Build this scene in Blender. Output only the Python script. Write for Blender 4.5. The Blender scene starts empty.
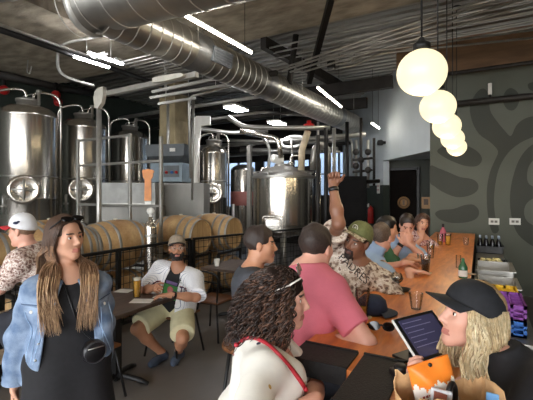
import bpy, bmesh, math, random
import numpy as np
from mathutils import Vector, Matrix
from mathutils.bvhtree import BVHTree

Q = 1.0                      # grid coarseness for sculpted figures
R = math.radians
random.seed(11)
rng = np.random.default_rng(11)
SC = bpy.context.scene
COL = SC.collection
A = np.array

# ------------------------------------------------------------------ camera numbers
FPX, CX, HY, EYE = 385.0, 266.5, 195.0, 1.75
YAW = R(28.9)
FW = A([-math.sin(YAW), math.cos(YAW)])
RT = A([math.cos(YAW), math.sin(YAW)])

def W(px, py, d):            # point at depth d
    u = (px - CX) / FPX
    v = (HY - py) / FPX
    p = d * (FW + u * RT)
    return A([p[0], p[1], EYE + v * d])

def WZ(px, py, z):           # point on a level plane
    return W(px, py, (z - EYE) * FPX / (HY - py))

def WY(px, py, y):           # point on the plane Y = y
    u = (px - CX) / FPX
    return W(px, py, y / (FW[1] + u * RT[1]))

def WX(px, py, x):
    u = (px - CX) / FPX
    return W(px, py, x / (FW[0] + u * RT[0]))

def nrm(v):
    v = np.asarray(v, float)
    return v / (np.linalg.norm(v) + 1e-12)

# ------------------------------------------------------------------ materials
MATS = {}
def lin(c):
    return tuple(((x / 255.0) / 12.92 if x / 255.0 <= 0.04045 else ((x / 255.0 + 0.055) / 1.055) ** 2.4) for x in c)

def mat(name, rgb, rough=0.6, metal=0.0, var=0.12, vscale=6.0, stretch=(1, 1, 1), bump=0.0, bscale=40.0, rgb2=None,
        emit=0.0, emit_rgb=None, trans=0.0, spec=0.5, sheen=0.0, ramp=None, coat=0.0, alpha=1.0):
    if name in MATS:
        return MATS[name]
    m = bpy.data.materials.new(name)
    m.use_nodes = True
    nt = m.node_tree
    b = nt.nodes['Principled BSDF']
    N, L = nt.nodes.new, nt.links.new
    c1 = lin(rgb)
    c2 = lin(rgb2) if rgb2 else tuple(x * (1 - var) for x in c1)
    c1 = c1 if rgb2 else tuple(min(1, x * (1 + var)) for x in c1)
    tc = N('ShaderNodeTexCoord')
    mp = N('ShaderNodeMapping')
    mp.inputs['Scale'].default_value = stretch
    L(tc.outputs['Object'], mp.inputs['Vector'])
    nz = N('ShaderNodeTexNoise')
    nz.inputs['Scale'].default_value = vscale
    nz.inputs['Detail'].default_value = 5
    L(mp.outputs[0], nz.inputs['Vector'])
    cr = N('ShaderNodeValToRGB')
    cr.color_ramp.elements[0].position = 0.35
    cr.color_ramp.elements[1].position = 0.65
    cr.color_ramp.elements[0].color = (*c2, 1)
    cr.color_ramp.elements[1].color = (*c1, 1)
    if ramp:
        cr.color_ramp.interpolation = 'CONSTANT'
        while len(cr.color_ramp.elements) > 1:
            cr.color_ramp.elements.remove(cr.color_ramp.elements[0])
        for i, (p, c) in enumerate(ramp):
            e = cr.color_ramp.elements[0] if i == 0 else cr.color_ramp.elements.new(p)
            e.position = p
            e.color = (*lin(c), 1)
    L(nz.outputs['Fac'], cr.inputs['Fac'])
    L(cr.outputs['Color'], b.inputs['Base Color'])
    b.inputs['Roughness'].default_value = rough
    b.inputs['Metallic'].default_value = metal
    b.inputs['Specular IOR Level'].default_value = spec
    b.inputs['Transmission Weight'].default_value = trans
    b.inputs['Sheen Weight'].default_value = sheen
    b.inputs['Coat Weight'].default_value = coat
    if alpha < 1:
        b.inputs['Alpha'].default_value = alpha
    if emit > 0:
        b.inputs['Emission Color'].default_value = (*lin(emit_rgb or rgb), 1)
        b.inputs['Emission Strength'].default_value = emit
    if bump > 0:
        n2 = N('ShaderNodeTexNoise')
        n2.inputs['Scale'].default_value = bscale
        n2.inputs['Detail'].default_value = 4
        L(mp.outputs[0], n2.inputs['Vector'])
        bp = N('ShaderNodeBump')
        bp.inputs['Strength'].default_value = bump
        bp.inputs['Distance'].default_value = 0.02
        L(n2.outputs['Fac'], bp.inputs['Height'])
        L(bp.outputs[0], b.inputs['Normal'])
    MATS[name] = m
    return m

def glass_mat(name, rgb, alpha=0.25, rough=0.05):
    # clear drinkware: mostly see-through with a glossy skin
    if name in MATS:
        return MATS[name]
    m = bpy.data.materials.new(name)
    m.use_nodes = True
    nt = m.node_tree
    nt.nodes.clear()
    N, L = nt.nodes.new, nt.links.new
    out = N('ShaderNodeOutputMaterial')
    mix = N('ShaderNodeMixShader')
    tr = N('ShaderNodeBsdfTransparent')
    tr.inputs[0].default_value = (*[0.9 + 0.1 * x for x in lin(rgb)], 1)
    gl = N('ShaderNodeBsdfGlossy')
    gl.inputs['Color'].default_value = (*lin(rgb), 1)
    gl.inputs['Roughness'].default_value = rough
    fr = N('ShaderNodeFresnel')
    fr.inputs['IOR'].default_value = 1.4
    ad = N('ShaderNodeMath')
    ad.operation = 'MULTIPLY_ADD'
    ad.use_clamp = True
    ad.inputs[1].default_value = 0.7
    ad.inputs[2].default_value = alpha
    L(fr.outputs[0], ad.inputs[0])
    L(ad.outputs[0], mix.inputs[0])
    L(tr.outputs[0], mix.inputs[1])
    L(gl.outputs[0], mix.inputs[2])
    L(mix.outputs[0], out.inputs[0])
    MATS[name] = m
    return m

# ------------------------------------------------------------------ tagging
def tag(o, label=None, cat=None, group=None, kind=None):
    if label: o['label'] = label
    if cat: o['category'] = cat
    if group: o['group'] = group
    if kind: o['kind'] = kind
    return o

def empty(name, loc, label=None, cat=None, group=None):
    o = bpy.data.objects.new(name, None)
    COL.objects.link(o)
    o.location = Vector([float(x) for x in loc])
    o.empty_display_size = 0.1
    tag(o, label, cat, group)
    return o

def copy_tree(o, parent=None):
    c = o.copy()
    COL.objects.link(c)
    if parent is not None:
        c.parent = parent
    for ch in [x for x in COL.objects if x.parent == o]:
        copy_tree(ch, c)
    return c

# ------------------------------------------------------------------ mesh builder
class MB:
    def __init__(self):
        self.v, self.f, self.m, self.s = [], [], [], []
        self.T = None
    def _add(self, vs, fs, mi=0, smooth=True):
        o = len(self.v)
        for p in vs:
            if self.T is not None:
                p = self.T @ Vector([float(x) for x in p])
            self.v.append((float(p[0]), float(p[1]), float(p[2])))
        for f in fs:
            self.f.append([i + o for i in f])
            self.m.append(mi)
            self.s.append(smooth)
        return self
    def box(self, c, sz, rz=0.0, mi=0, M=None, bev=0.0, taper=1.0):
        hx, hy, hz = [x / 2 for x in sz]
        if bev <= 0:
            vs = [(-hx, -hy, -hz), (hx, -hy, -hz), (hx, hy, -hz), (-hx, hy, -hz),
                  (-hx * taper, -hy * taper, hz), (hx * taper, -hy * taper, hz), (hx * taper, hy * taper, hz), (-hx * taper, hy * taper, hz)]
            fs = [(3, 2, 1, 0), (4, 5, 6, 7), (0, 1, 5, 4), (1, 2, 6, 5), (2, 3, 7, 6), (3, 0, 4, 7)]
        else:
            bm = bmesh.new()
            bmesh.ops.create_cube(bm, size=1.0)
            for v in bm.verts:
                k = taper if v.co.z > 0 else 1.0
                v.co = (v.co.x * sz[0] * k, v.co.y * sz[1] * k, v.co.z * sz[2])
            bmesh.ops.bevel(bm, geom=bm.edges[:], offset=bev, segments=2, affect='EDGES', profile=0.5)
            bm.verts.index_update()
            vs = [tuple(v.co) for v in bm.verts]
            fs = [[v.index for v in f.verts] for f in bm.faces]
            bm.free()
        Mx = M if M is not None else Matrix.Rotation(rz, 4, 'Z')
        vs = [Vector([float(k) for k in c]) + (Mx @ Vector(p)) for p in vs]
        return self._add(vs, fs, mi, False)
    def bar(self, a, b, w, h, mi=0, up=(0, 0, 1), bev=0.0):   # rectangular bar from a to b
        a, b = np.asarray(a, float), np.asarray(b, float)
        d = b - a
        L = np.linalg.norm(d)
        z = d / L
        upv = np.asarray(up, float)
        if abs(np.dot(z, upv)) > 0.98:
            upv = A([0, 1.0, 0])
        x = nrm(np.cross(upv, z))
        y = np.cross(z, x)
        M = Matrix(((x[0], y[0], z[0], 0), (x[1], y[1], z[1], 0), (x[2], y[2], z[2], 0), (0, 0, 0, 1)))
        return self.box((a + b) / 2, (w, h, L), M=M, mi=mi, bev=bev)
    def tube(self, path, r, n=8, mi=0, caps=True, closed=False, flat=1.0):
        P = np.asarray([np.asarray(p, float) for p in path])
        m = len(P)
        rr = np.full(m, r, float) if np.isscalar(r) else np.asarray(r, float)
        if closed:
            tg = np.roll(P, -1, 0) - np.roll(P, 1, 0)
        else:
            tg = np.gradient(P, axis=0)
        tg = tg / (np.linalg.norm(tg, axis=1, keepdims=True) + 1e-12)
        ref = A([0, 0, 1.0]) if abs(tg[0][2]) < 0.9 else A([1.0, 0, 0])
        nx = nrm(np.cross(ref, tg[0]))
        vs, fs = [], []
        an = np.linspace(0, 2 * math.pi, n, endpoint=False)
        for i in range(m):
            nx = nrm(nx - tg[i] * np.dot(nx, tg[i]))
            ny = np.cross(tg[i], nx)
            for a in an:
                vs.append(P[i] + rr[i] * (math.cos(a) * nx + flat * math.sin(a) * ny))
        for i in range(m if closed else m - 1):
            j = (i + 1) % m
            for k in range(n):
                k2 = (k + 1) % n
                fs.append((i * n + k, i * n + k2, j * n + k2, j * n + k))
        if caps and not closed:
            fs.append(tuple(range(n - 1, -1, -1)))
            fs.append(tuple((m - 1) * n + k for k in range(n)))
        return self._add(vs, fs, mi, True)
    def lathe(self, prof, c=(0, 0, 0), n=24, mi=0, axis='Z', M=None, caps=True):
        vs, fs = [], []
        for (r, z) in prof:
            for k in range(n):
                a = 2 * math.pi * k / n
                p = (r * math.cos(a), r * math.sin(a), z)
                if axis == 'X': p = (p[2], p[0], p[1])
                if axis == 'Y': p = (p[1], p[2], p[0])
                if M is not None: p = M @ Vector(p)
                vs.append((c[0] + p[0], c[1] + p[1], c[2] + p[2]))
        for i in range(len(prof) - 1):
            for k in range(n):
                k2 = (k + 1) % n
                fs.append((i * n + k, i * n + k2, (i + 1) * n + k2, (i + 1) * n + k))
        if caps:
            if prof[0][0] > 1e-5: fs.append(tuple(range(n - 1, -1, -1)))
            if prof[-1][0] > 1e-5: fs.append(tuple((len(prof) - 1) * n + k for k in range(n)))
        return self._add(vs, fs, mi, True)
    def ball(self, c, r, n=16, mi=0, M=None):
        if np.isscalar(r): r = (r, r, r)
        k = max(6, n // 2)
        pr = [(math.sin(math.pi * i / k), -math.cos(math.pi * i / k)) for i in range(k + 1)]
        S = Matrix.Diagonal((r[0], r[1], r[2], 1))
        return self.lathe(pr, c, n, mi, M=(M @ S if M is not None else S), caps=False)
    def prism(self, poly, z0, z1, M=None, mi=0, smooth=False):   # poly in XY, extruded in Z, then M
        n = len(poly)
        vs = [(p[0], p[1], z0) for p in poly] + [(p[0], p[1], z1) for p in poly]
        fs = [tuple(range(n - 1, -1, -1)), tuple(range(n, 2 * n))]
        fs += [(i, (i + 1) % n, n + (i + 1) % n, n + i) for i in range(n)]
        if M is not None: vs = [M @ Vector(p) for p in vs]
        return self._add(vs, fs, mi, smooth)
    def grid(self, rows, mi=0, smooth=True):       # rows of points
        m, n = len(rows), len(rows[0])
        vs = [p for r in rows for p in r]
        fs = [(i * n + j, i * n + j + 1, (i + 1) * n + j + 1, (i + 1) * n + j) for i in range(m - 1) for j in range(n - 1)]
        return self._add(vs, fs, mi, smooth)
    def build(self, name, mats, parent=None, solid=0.0):
        me = bpy.data.meshes.new(name)
        me.from_pydata(self.v, [], self.f)
        for m in (mats if isinstance(mats, (list, tuple)) else [mats]):
            me.materials.append(m)
        me.polygons.foreach_set('material_index', self.m)
        me.polygons.foreach_set('use_smooth', self.s)
        me.update()
        bm = bmesh.new()
        bm.from_mesh(me)
        bmesh.ops.recalc_face_normals(bm, faces=bm.faces)
        bm.to_mesh(me)
        bm.free()
        o = bpy.data.objects.new(name, me)
        COL.objects.link(o)
        if parent is not None:
            o.parent = parent
            top = parent
            off = Vector((0, 0, 0))
            while top is not None:
                off = off + top.location
                top = top.parent
            me.transform(Matrix.Translation(-off)) if not getattr(self, 'local', False) else None
        if solid:
            md = o.modifiers.new('thick', 'SOLIDIFY')
            md.thickness = solid
            md.offset = 0
        return o

def LMB():                     # a builder whose points are already in the parent's own frame
    b = MB()
    b.local = True
    return b

def sm(o, ang=40):             # smooth by angle
    me = o.data
    try:
        me.set_sharp_from_angle(angle=R(ang))
        me.polygons.foreach_set('use_smooth', [True] * len(me.polygons))
    except Exception:
        pass
    return o

def struct(b, name, mats):
    o = b.build(name, mats)
    o['kind'] = 'structure'
    return o

def single(b, name, mats, label, cat, group=None, base=None):   # a thing that is one mesh, with its origin at its base
    V = np.asarray(b.v)
    c = A([(V[:, 0].min() + V[:, 0].max()) / 2, (V[:, 1].min() + V[:, 1].max()) / 2, V[:, 2].min()]) if base is None else np.asarray(base, float)
    o = b.build(name, mats)
    o.data.transform(Matrix.Translation(Vector([-float(x) for x in c])))
    o.location = Vector([float(x) for x in c])
    tag(o, label, cat, group)
    return o

def bend(pts, rad=0.08, n=5):  # round the corners of a polyline
    pts = [np.asarray(p, float) for p in pts]
    out = [pts[0]]
    for i in range(1, len(pts) - 1):
        a, b, c = pts[i - 1], pts[i], pts[i + 1]
        r1 = min(rad, np.linalg.norm(a - b) * 0.45)
        r2 = min(rad, np.linalg.norm(c - b) * 0.45)
        p, q = b + nrm(a - b) * r1, b + nrm(c - b) * r2
        for k in range(n + 1):
            t = k / n
            out.append((1 - t) ** 2 * p + 2 * t * (1 - t) * b + t * t * q)
    out.append(pts[-1])
    return out

def text_mesh(body, size, depth=0.0, align='CENTER'):
    cu = bpy.data.curves.new('txt', 'FONT')
    cu.body = body
    cu.size = size
    cu.align_x = align
    cu.align_y = 'CENTER'
    cu.extrude = depth
    cu.resolution_u = 3
    ob = bpy.data.objects.new('txt', cu)
    COL.objects.link(ob)
    dg = bpy.context.evaluated_depsgraph_get()
    dg.update()
    me = bpy.data.meshes.new_from_object(ob.evaluated_get(dg))
    vs = [tuple(v.co) for v in me.vertices]
    fs = [list(p.vertices) for p in me.polygons]
    bpy.data.objects.remove(ob)
    bpy.data.curves.remove(cu)
    bpy.data.meshes.remove(me)
    return vs, fs
# ------------------------------------------------------------------ shared materials
def wood_mat(name, c1, c2, scale=3.0, stretch=(1, 0.12, 1), rough=0.35, dist=3.0, coat=0.0, planks=None):
    if name in MATS: return MATS[name]
    m = bpy.data.materials.new(name)
    m.use_nodes = True
    nt = m.node_tree
    b = nt.nodes['Principled BSDF']
    N, L = nt.nodes.new, nt.links.new
    tc = N('ShaderNodeTexCoord')
    mp = N('ShaderNodeMapping')
    mp.inputs['Scale'].default_value = stretch
    L(tc.outputs['Object'], mp.inputs[0])
    n1 = N('ShaderNodeTexNoise')
    n1.inputs['Scale'].default_value = scale
    n1.inputs['Detail'].default_value = 6
    n1.inputs['Distortion'].default_value = dist
    L(mp.outputs[0], n1.inputs[0])
    n2 = N('ShaderNodeTexNoise')
    n2.inputs['Scale'].default_value = scale * 9
    n2.inputs['Detail'].default_value = 3
    L(mp.outputs[0], n2.inputs[0])
    mx = N('ShaderNodeMath'); mx.operation = 'MULTIPLY_ADD'
    mx.inputs[1].default_value = 0.35
    L(n2.outputs['Fac'], mx.inputs[0]); L(n1.outputs['Fac'], mx.inputs[2])
    cr = N('ShaderNodeValToRGB')
    cr.color_ramp.elements[0].position = 0.45
    cr.color_ramp.elements[1].position = 0.88
    cr.color_ramp.elements[0].color = (*lin(c2), 1)
    cr.color_ramp.elements[1].color = (*lin(c1), 1)
    L(mx.outputs[0], cr.inputs[0])
    L(cr.outputs[0], b.inputs['Base Color'])
    b.inputs['Roughness'].default_value = rough
    b.inputs['Coat Weight'].default_value = coat
    b.inputs['Coat Roughness'].default_value = 0.15
    MATS[name] = m
    return m

STEEL = mat('stainless_steel', (214, 208, 198), 0.21, .95, 0.05, 3.0, (1, 1, 0.15))
STEEL_D = mat('brushed_steel', (172, 169, 162), 0.40, .8, 0.08, 4.0, (1, 6, 6))
GALV = mat('galvanized_duct', (172, 170, 164), 0.33, 0.9, 0.1, 5.0, (1, 1, 1))
GALVP = mat('galvanized_pipe', (176, 174, 168), 0.4, 0.7, 0.1, 8.0)
BLACKM = mat('black_metal', (22, 21, 21), 0.5, 0.2, 0.2, 9.0)
DARKM = mat('dark_painted_steel', (40, 36, 33), 0.6, 0.1, 0.3, 5.0)
WHITEP = mat('white_plastic', (222, 220, 212), 0.5, 0, 0.05, 6.0)
BLACKP = mat('black_plastic', (18, 18, 19), 0.42, 0, 0.2, 9.0)
RUBBER = mat('black_rubber', (17, 15, 15), 0.75, 0, 0.3, 60.0, bump=0.3, bscale=150)
REDP = mat('red_paint', (170, 30, 28), 0.4, 0, 0.1)
CONC = mat('ceiling_concrete', (160, 150, 132), 0.9, 0, 0.30, 2.6, (1, 2.2, 1), bump=0.6, bscale=9)
CONCC = mat('column_concrete', (148, 134, 104), 0.9, 0, 0.3, 3.0, (1, 1, 0.6), bump=0.5, bscale=14)
FLOORM = mat('floor_concrete', (106, 100, 95), 0.42, 0, 0.22, 0.9, bump=0.05, bscale=30)
GREENW = mat('dark_green_paint', (40, 49, 42), 0.75, 0, 0.12, 1.5)
MURALW = mat('sage_green_paint', (93, 96, 86), 0.8, 0, 0.05, 1.5)
MURALD = mat('deep_green_paint', (64, 66, 59), 0.8, 0, 0.05, 1.5)
GREYW = mat('pale_grey_paint', (196, 204, 208), 0.8, 0, 0.08, 1.2)
DECKM = mat('steel_deck', (150, 148, 142), 0.45, 0.75, 0.15, 3.0, (0.2, 1, 1))
BROWNB = mat('brown_timber', (116, 88, 62), 0.7, 0, 0.25, 2.0, (1, 6, 6))
BARW = wood_mat('bar_wood', (244, 152, 68), (176, 92, 34), 3.0, (1.6, 0.28, 1), 0.34, 2.2, 0.2)
OAK = wood_mat('barrel_oak', (206, 172, 122), (158, 118, 74), 4, (1, 1, 1), 0.6, 0.6)
TABLEW = wood_mat('dark_table_wood', (98, 78, 64), (58, 44, 36), 5, (6, 0.5, 1), 0.45, 0.6)
SEATW = wood_mat('chair_wood', (132, 84, 48), (84, 50, 28), 5, (5, 0.6, 1), 0.45, 0.6)
PLANKW = wood_mat('pale_plank_wood', (190, 168, 140), (130, 108, 84), 5, (0.6, 4, 4), 0.6, 0.6)

# ------------------------------------------------------------------ room shell
XL, XR, YF, YB = -9.3, 4.5, -5.0, 12.6
ZS, ZD = 4.5, 4.62
YS = 5.85                    # the slab ends here, ribbed deck beyond
b = MB(); b.box(((-12.5 + XR) / 2, (YF + YB) / 2, -0.05), (XR + 12.5 + .4, YB - YF + .4, 0.1))
struct(b, 'floor', FLOORM)

b = MB()
b.box(((XL - 5.62) / 2, (YF + YS) / 2, ZS + 0.15), (-5.62 - XL + .0, YS - YF, 0.3))
b.box(((-5.22 + XR) / 2, (YF + YS) / 2, ZS + 0.15), (XR + 5.22, YS - YF, 0.3))
b.box((-5.42, (YF + YS) / 2, ZS + 0.36), (0.6, YS - YF, 0.1))
struct(b, 'ceiling', CONC)
b = MB()
y = YS
rows = []
prof = []
while y < YB + 0.2:
    prof += [(y, 0.0), (y + 0.10, 0.0), (y + 0.12, 0.06), (y + 0.20, 0.06)]
    y += 0.22
for x in (-12.6, XR + .1):
    rows.append([(x, p[0], ZD + p[1]) for p in prof])
b.grid(rows, 0, False)
b.box(((-12.6 + XR) / 2, (YS + YB) / 2, ZD + 0.16), (XR + 12.7, YB - YS + .3, 0.08))
o = struct(b, 'ceiling_deck', DECKM)

b = MB(); b.box((XL - .1, (YF + 9.4) / 2, 2.4), (0.2, 9.4 - YF, 4.9)); struct(b, 'wall_left', GREENW)
# far left plant bay
b = MB(); b.box((-12.5, (9.3 + YB) / 2, 2.4), (0.2, YB - 9.3, 4.9)); b.box(((XL - 12.5) / 2 - .1, 9.3, 2.4), (12.5 + XL, 0.2, 4.9)); struct(b, 'wall_bay', GREENW)

# rear wall with two window openings
YBW = YB + 0.1
w1 = (WY(205, 0, YB)[0], WY(256, 0, YB)[0], 1.25, 3.05)
w2 = (WY(314, 0, YB)[0], WY(352, 0, YB)[0], 1.7, 3.25)
w3 = (WY(262, 0, YB)[0], WY(310, 0, YB)[0], 2.72, 3.05)
b = MB()
xs = -12.6
def wall_seg(x0, x1, z0, z1): b.box(((x0 + x1) / 2, YBW, (z0 + z1) / 2), (x1 - x0, 0.2, z1 - z0))
for (a0, a1, z0, z1) in (w1, w3, w2):
    wall_seg(xs, a0, 0, 4.8); wall_seg(a0, a1, 0, z0); wall_seg(a0, a1, z1, 4.8); xs = a1
wall_seg(xs, -3.3, 0, 4.8)
struct(b, 'wall_rear', DARKM)
PANE = glass_mat('window_glass', (200, 220, 230), 0.06)
for i, (a0, a1, z0, z1) in enumerate((w1, w3, w2)):
    b = MB()
    fr = 0.05
    for x in np.linspace(a0 + fr / 2, a1 - fr / 2, 4): b.box((x, YB + .05, (z0 + z1) / 2), (fr, 0.1, z1 - z0))
    for z in np.linspace(z0 + fr / 2, z1 - fr / 2, 3 if z1 - z0 > 1 else 2): b.box(((a0 + a1) / 2, YB + .05, z), (a1 - a0, 0.08, fr))
    wo = struct(b, 'window_%d' % (i + 1), BLACKM)
    b = MB(); b.box(((a0 + a1) / 2, YB + .06, (z0 + z1) / 2), (a1 - a0, 0.01, z1 - z0)); b.build('pane', PANE, wo)

# diagonal wall with the tall opening
D0 = A([-0.825, 8.0]); DD = nrm([-0.57, 0.82]); DN = A([DD[1], -DD[0]])   # DN points to the back
def dg(t, off=0.0): return D0 + DD * t + (-A([-DD[1], DD[0]])) * off
b = MB()
ang = math.atan2(DD[1], DD[0])
def dseg(t0, t1, z0, z1, mi):
    c = D0 + DD * (t0 + t1) / 2
    nb = A([-DD[1], DD[0]])  # left normal
    nb = nb if nb[0] > 0 or nb[1] > 0.3 else -nb
    back = A([0.82, 0.57])
    c = c + back * 0.08
    b.box((c[0], c[1], (z0 + z1) / 2), (t1 - t0, 0.16, z1 - z0), rz=ang, mi=mi)
dseg(0.0, 2.23, 2.6, 4.7, 0)
dseg(2.23, 5.6, 2.0, 4.7, 0)
dseg(2.23, 5.6, 0.0, 2.0, 1)
struct(b, 'wall_diagonal', [GREYW, GREENW])

# recess behind it: side wall, back wall with a dark door, low ceiling
b = MB()
b.box((-0.70, 9.2, 1.7), (0.16, 2.0, 3.4))
b.box((-1.45, 10.18, 1.7), (1.66, 0.16, 3.4))
struct(b, 'wall_recess', MURALD)
b = MB(); b.prism([(-0.8, 8.15), (-2.05, 9.95), (-2.05, 10.2), (-0.7, 10.2)], 2.62, 2.7); struct(b, 'ceiling_recess', GREYW)
dx0, dx1, dz = -2.02, -1.30, 2.40
DOORM = mat('black_door', (17, 12, 10), 0.8, 0, 0.2, spec=.1)
b = MB()
b.box(((dx0 + dx1) / 2, 10.07, dz / 2), (dx1 - dx0 - .1, 0.05, dz - .05), bev=.005)
do = struct(b, 'door_1', DOORM)
b = MB()
for x in (dx0, dx1): b.box((x, 10.06, dz / 2), (0.06, 0.1, dz))
b.box(((dx0 + dx1) / 2, 10.06, dz), (dx1 - dx0 + .06, 0.1, 0.06))
b.build('door_frame', BLACKM, do)
b = MB(); b.lathe([(0.012, 0), (0.012, .05)], (dx1 - .12, 10.04, 1.05), 10, axis='Y', M=Matrix.Rotation(math.pi, 4, 'Z')); b.ball((dx1 - .12, 9.98, 1.05), .03, 12); b.build('door_knob', STEEL_D, do)

# mural wall
YM = 8.0
b = MB()
b.box(((-0.825 + XR) / 2, YM + .1, 2.0), (XR + .825, 0.2, 4.0))
def wallpoly(pts, mi=1, off=0.0, n=3):
    # closed smooth curve through points given where they sit on the wall
    P = [A([WY(x, y, YM)[0], WY(x, y, YM)[2]]) for x, y in pts]
    m = len(P); out = []
    for i in range(m):
        p0, p1, p2, p3 = P[i - 1], P[i], P[(i + 1) % m], P[(i + 2) % m]
        for k in range(n):
            t = k / n
            out.append(0.5 * (2 * p1 + (p2 - p0) * t + (2 * p0 - 5 * p1 + 4 * p2 - p3) * t * t + (3 * p1 - p0 - 3 * p2 + p3) * t ** 3))
    b._add([(p[0], YM - .002 - off, p[1]) for p in out], [list(range(len(out)))], mi, False)
wallpoly([(437, 151), (446, 145), (458, 145), (470, 147), (479, 153), (482, 160), (477, 166), (466, 166), (454, 162), (444, 157)])
wallpoly([(430, 166), (438, 168), (448, 172), (460, 177), (472, 179), (478, 184), (477, 191), (468, 196), (456, 197), (443, 192), (434, 186), (430, 182)])
wallpoly([(435, 214), (440, 210), (453, 209), (465, 205), (474, 205), (479, 211), (477, 218), (468, 222), (453, 223), (441, 220)])
# trunk with leaves
wallpoly([(478, 91), (485, 89), (489, 97), (490, 110), (496, 120), (505, 131), (511, 136), (516, 126), (524, 119), (536, 116), (552, 118), (552, 132), (536, 136), (520, 143), (508, 153), (500, 166), (496, 180), (494, 198), (495, 215), (499, 230), (493, 233), (489, 222), (487, 205), (487, 188), (490, 172), (495, 160), (498, 151), (490, 142), (479, 134), (472, 121), (470, 105)])
wallpoly([(511, 88), (518, 93), (519, 102), (514, 110), (507, 109), (503, 101), (505, 92)])
wallpoly([(528, 84), (536, 82), (545, 85), (540, 92), (530, 90)])
# big rounded leaf with two openings
wallpoly([(540, 141), (528, 148), (519, 160), (513, 177), (510, 195), (511, 214), (516, 231), (525, 241), (538, 248), (560, 250), (580, 235), (590, 205), (585, 170), (570, 148), (555, 141)])
wallpoly([(536, 159), (529, 166), (527, 176), (529, 184), (537, 187), (548, 184), (556, 172), (548, 161)], 0, .002)
wallpoly([(536, 198), (527, 203), (524, 212), (527, 221), (536, 226), (550, 226), (560, 212), (552, 200)], 0, .002)
struct(b, 'wall_mural', [MURALW, MURALD])
b = MB()
b.box(((-0.825 + XR) / 2 - .3, YM + .0, 4.3), (XR + 1.4, 0.4, 0.62))
struct(b, 'trim_1', BROWNB)
b = MB(); b.box((XR + .1, (YF + YM) / 2, 2.4), (0.2, YM - YF, 4.8)); struct(b, 'wall_right', MURALD)
# street side behind the camera: piers and a header around open roll-up doors
b = MB()
for x0, x1 in ((XL, -8.2), (-4.6, -4.2), (-.2, .2), (4.1, XR)): b.box(((x0 + x1) / 2, YF - .1, 2.3), (x1 - x0, 0.2, 4.6))
b.box(((XL + XR) / 2, YF - .1, 4.15), (XR - XL, 0.2, 1.0))
struct(b, 'wall_front', GREYW)
b = MB(); b.box((-3, -13, -0.08), (60, 15.6, 0.1)); b.box((-3, 30, -0.08), (80, 34, 0.1)); struct(b, 'ground', mat('street_asphalt', (150, 148, 145), 0.9))

b = MB(); b.box((-7, 17.0, 4), (16, .3, 9)); o = single(b, 'backdrop_facade', mat('slate_facade', (112, 128, 148), .9, 0, .3, .6), 'grey blue building front added behind the rear windows to dim the sky', 'building')  # added backdrop, blocks the overbright sky behind the rear windows

# concrete column
b = MB()
cc = W(174, 200, 9.5)
b.box((cc[0], cc[1], ZD / 2), (0.5, 0.5, ZD), bev=.02)
struct(b, 'column', CONCC)
# ------------------------------------------------------------------ brewery plant
def dome(r, h, n=7): return [(r * math.cos(math.pi / 2 * i / n), h * math.sin(math.pi / 2 * i / n)) for i in range(n + 1)]

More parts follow.
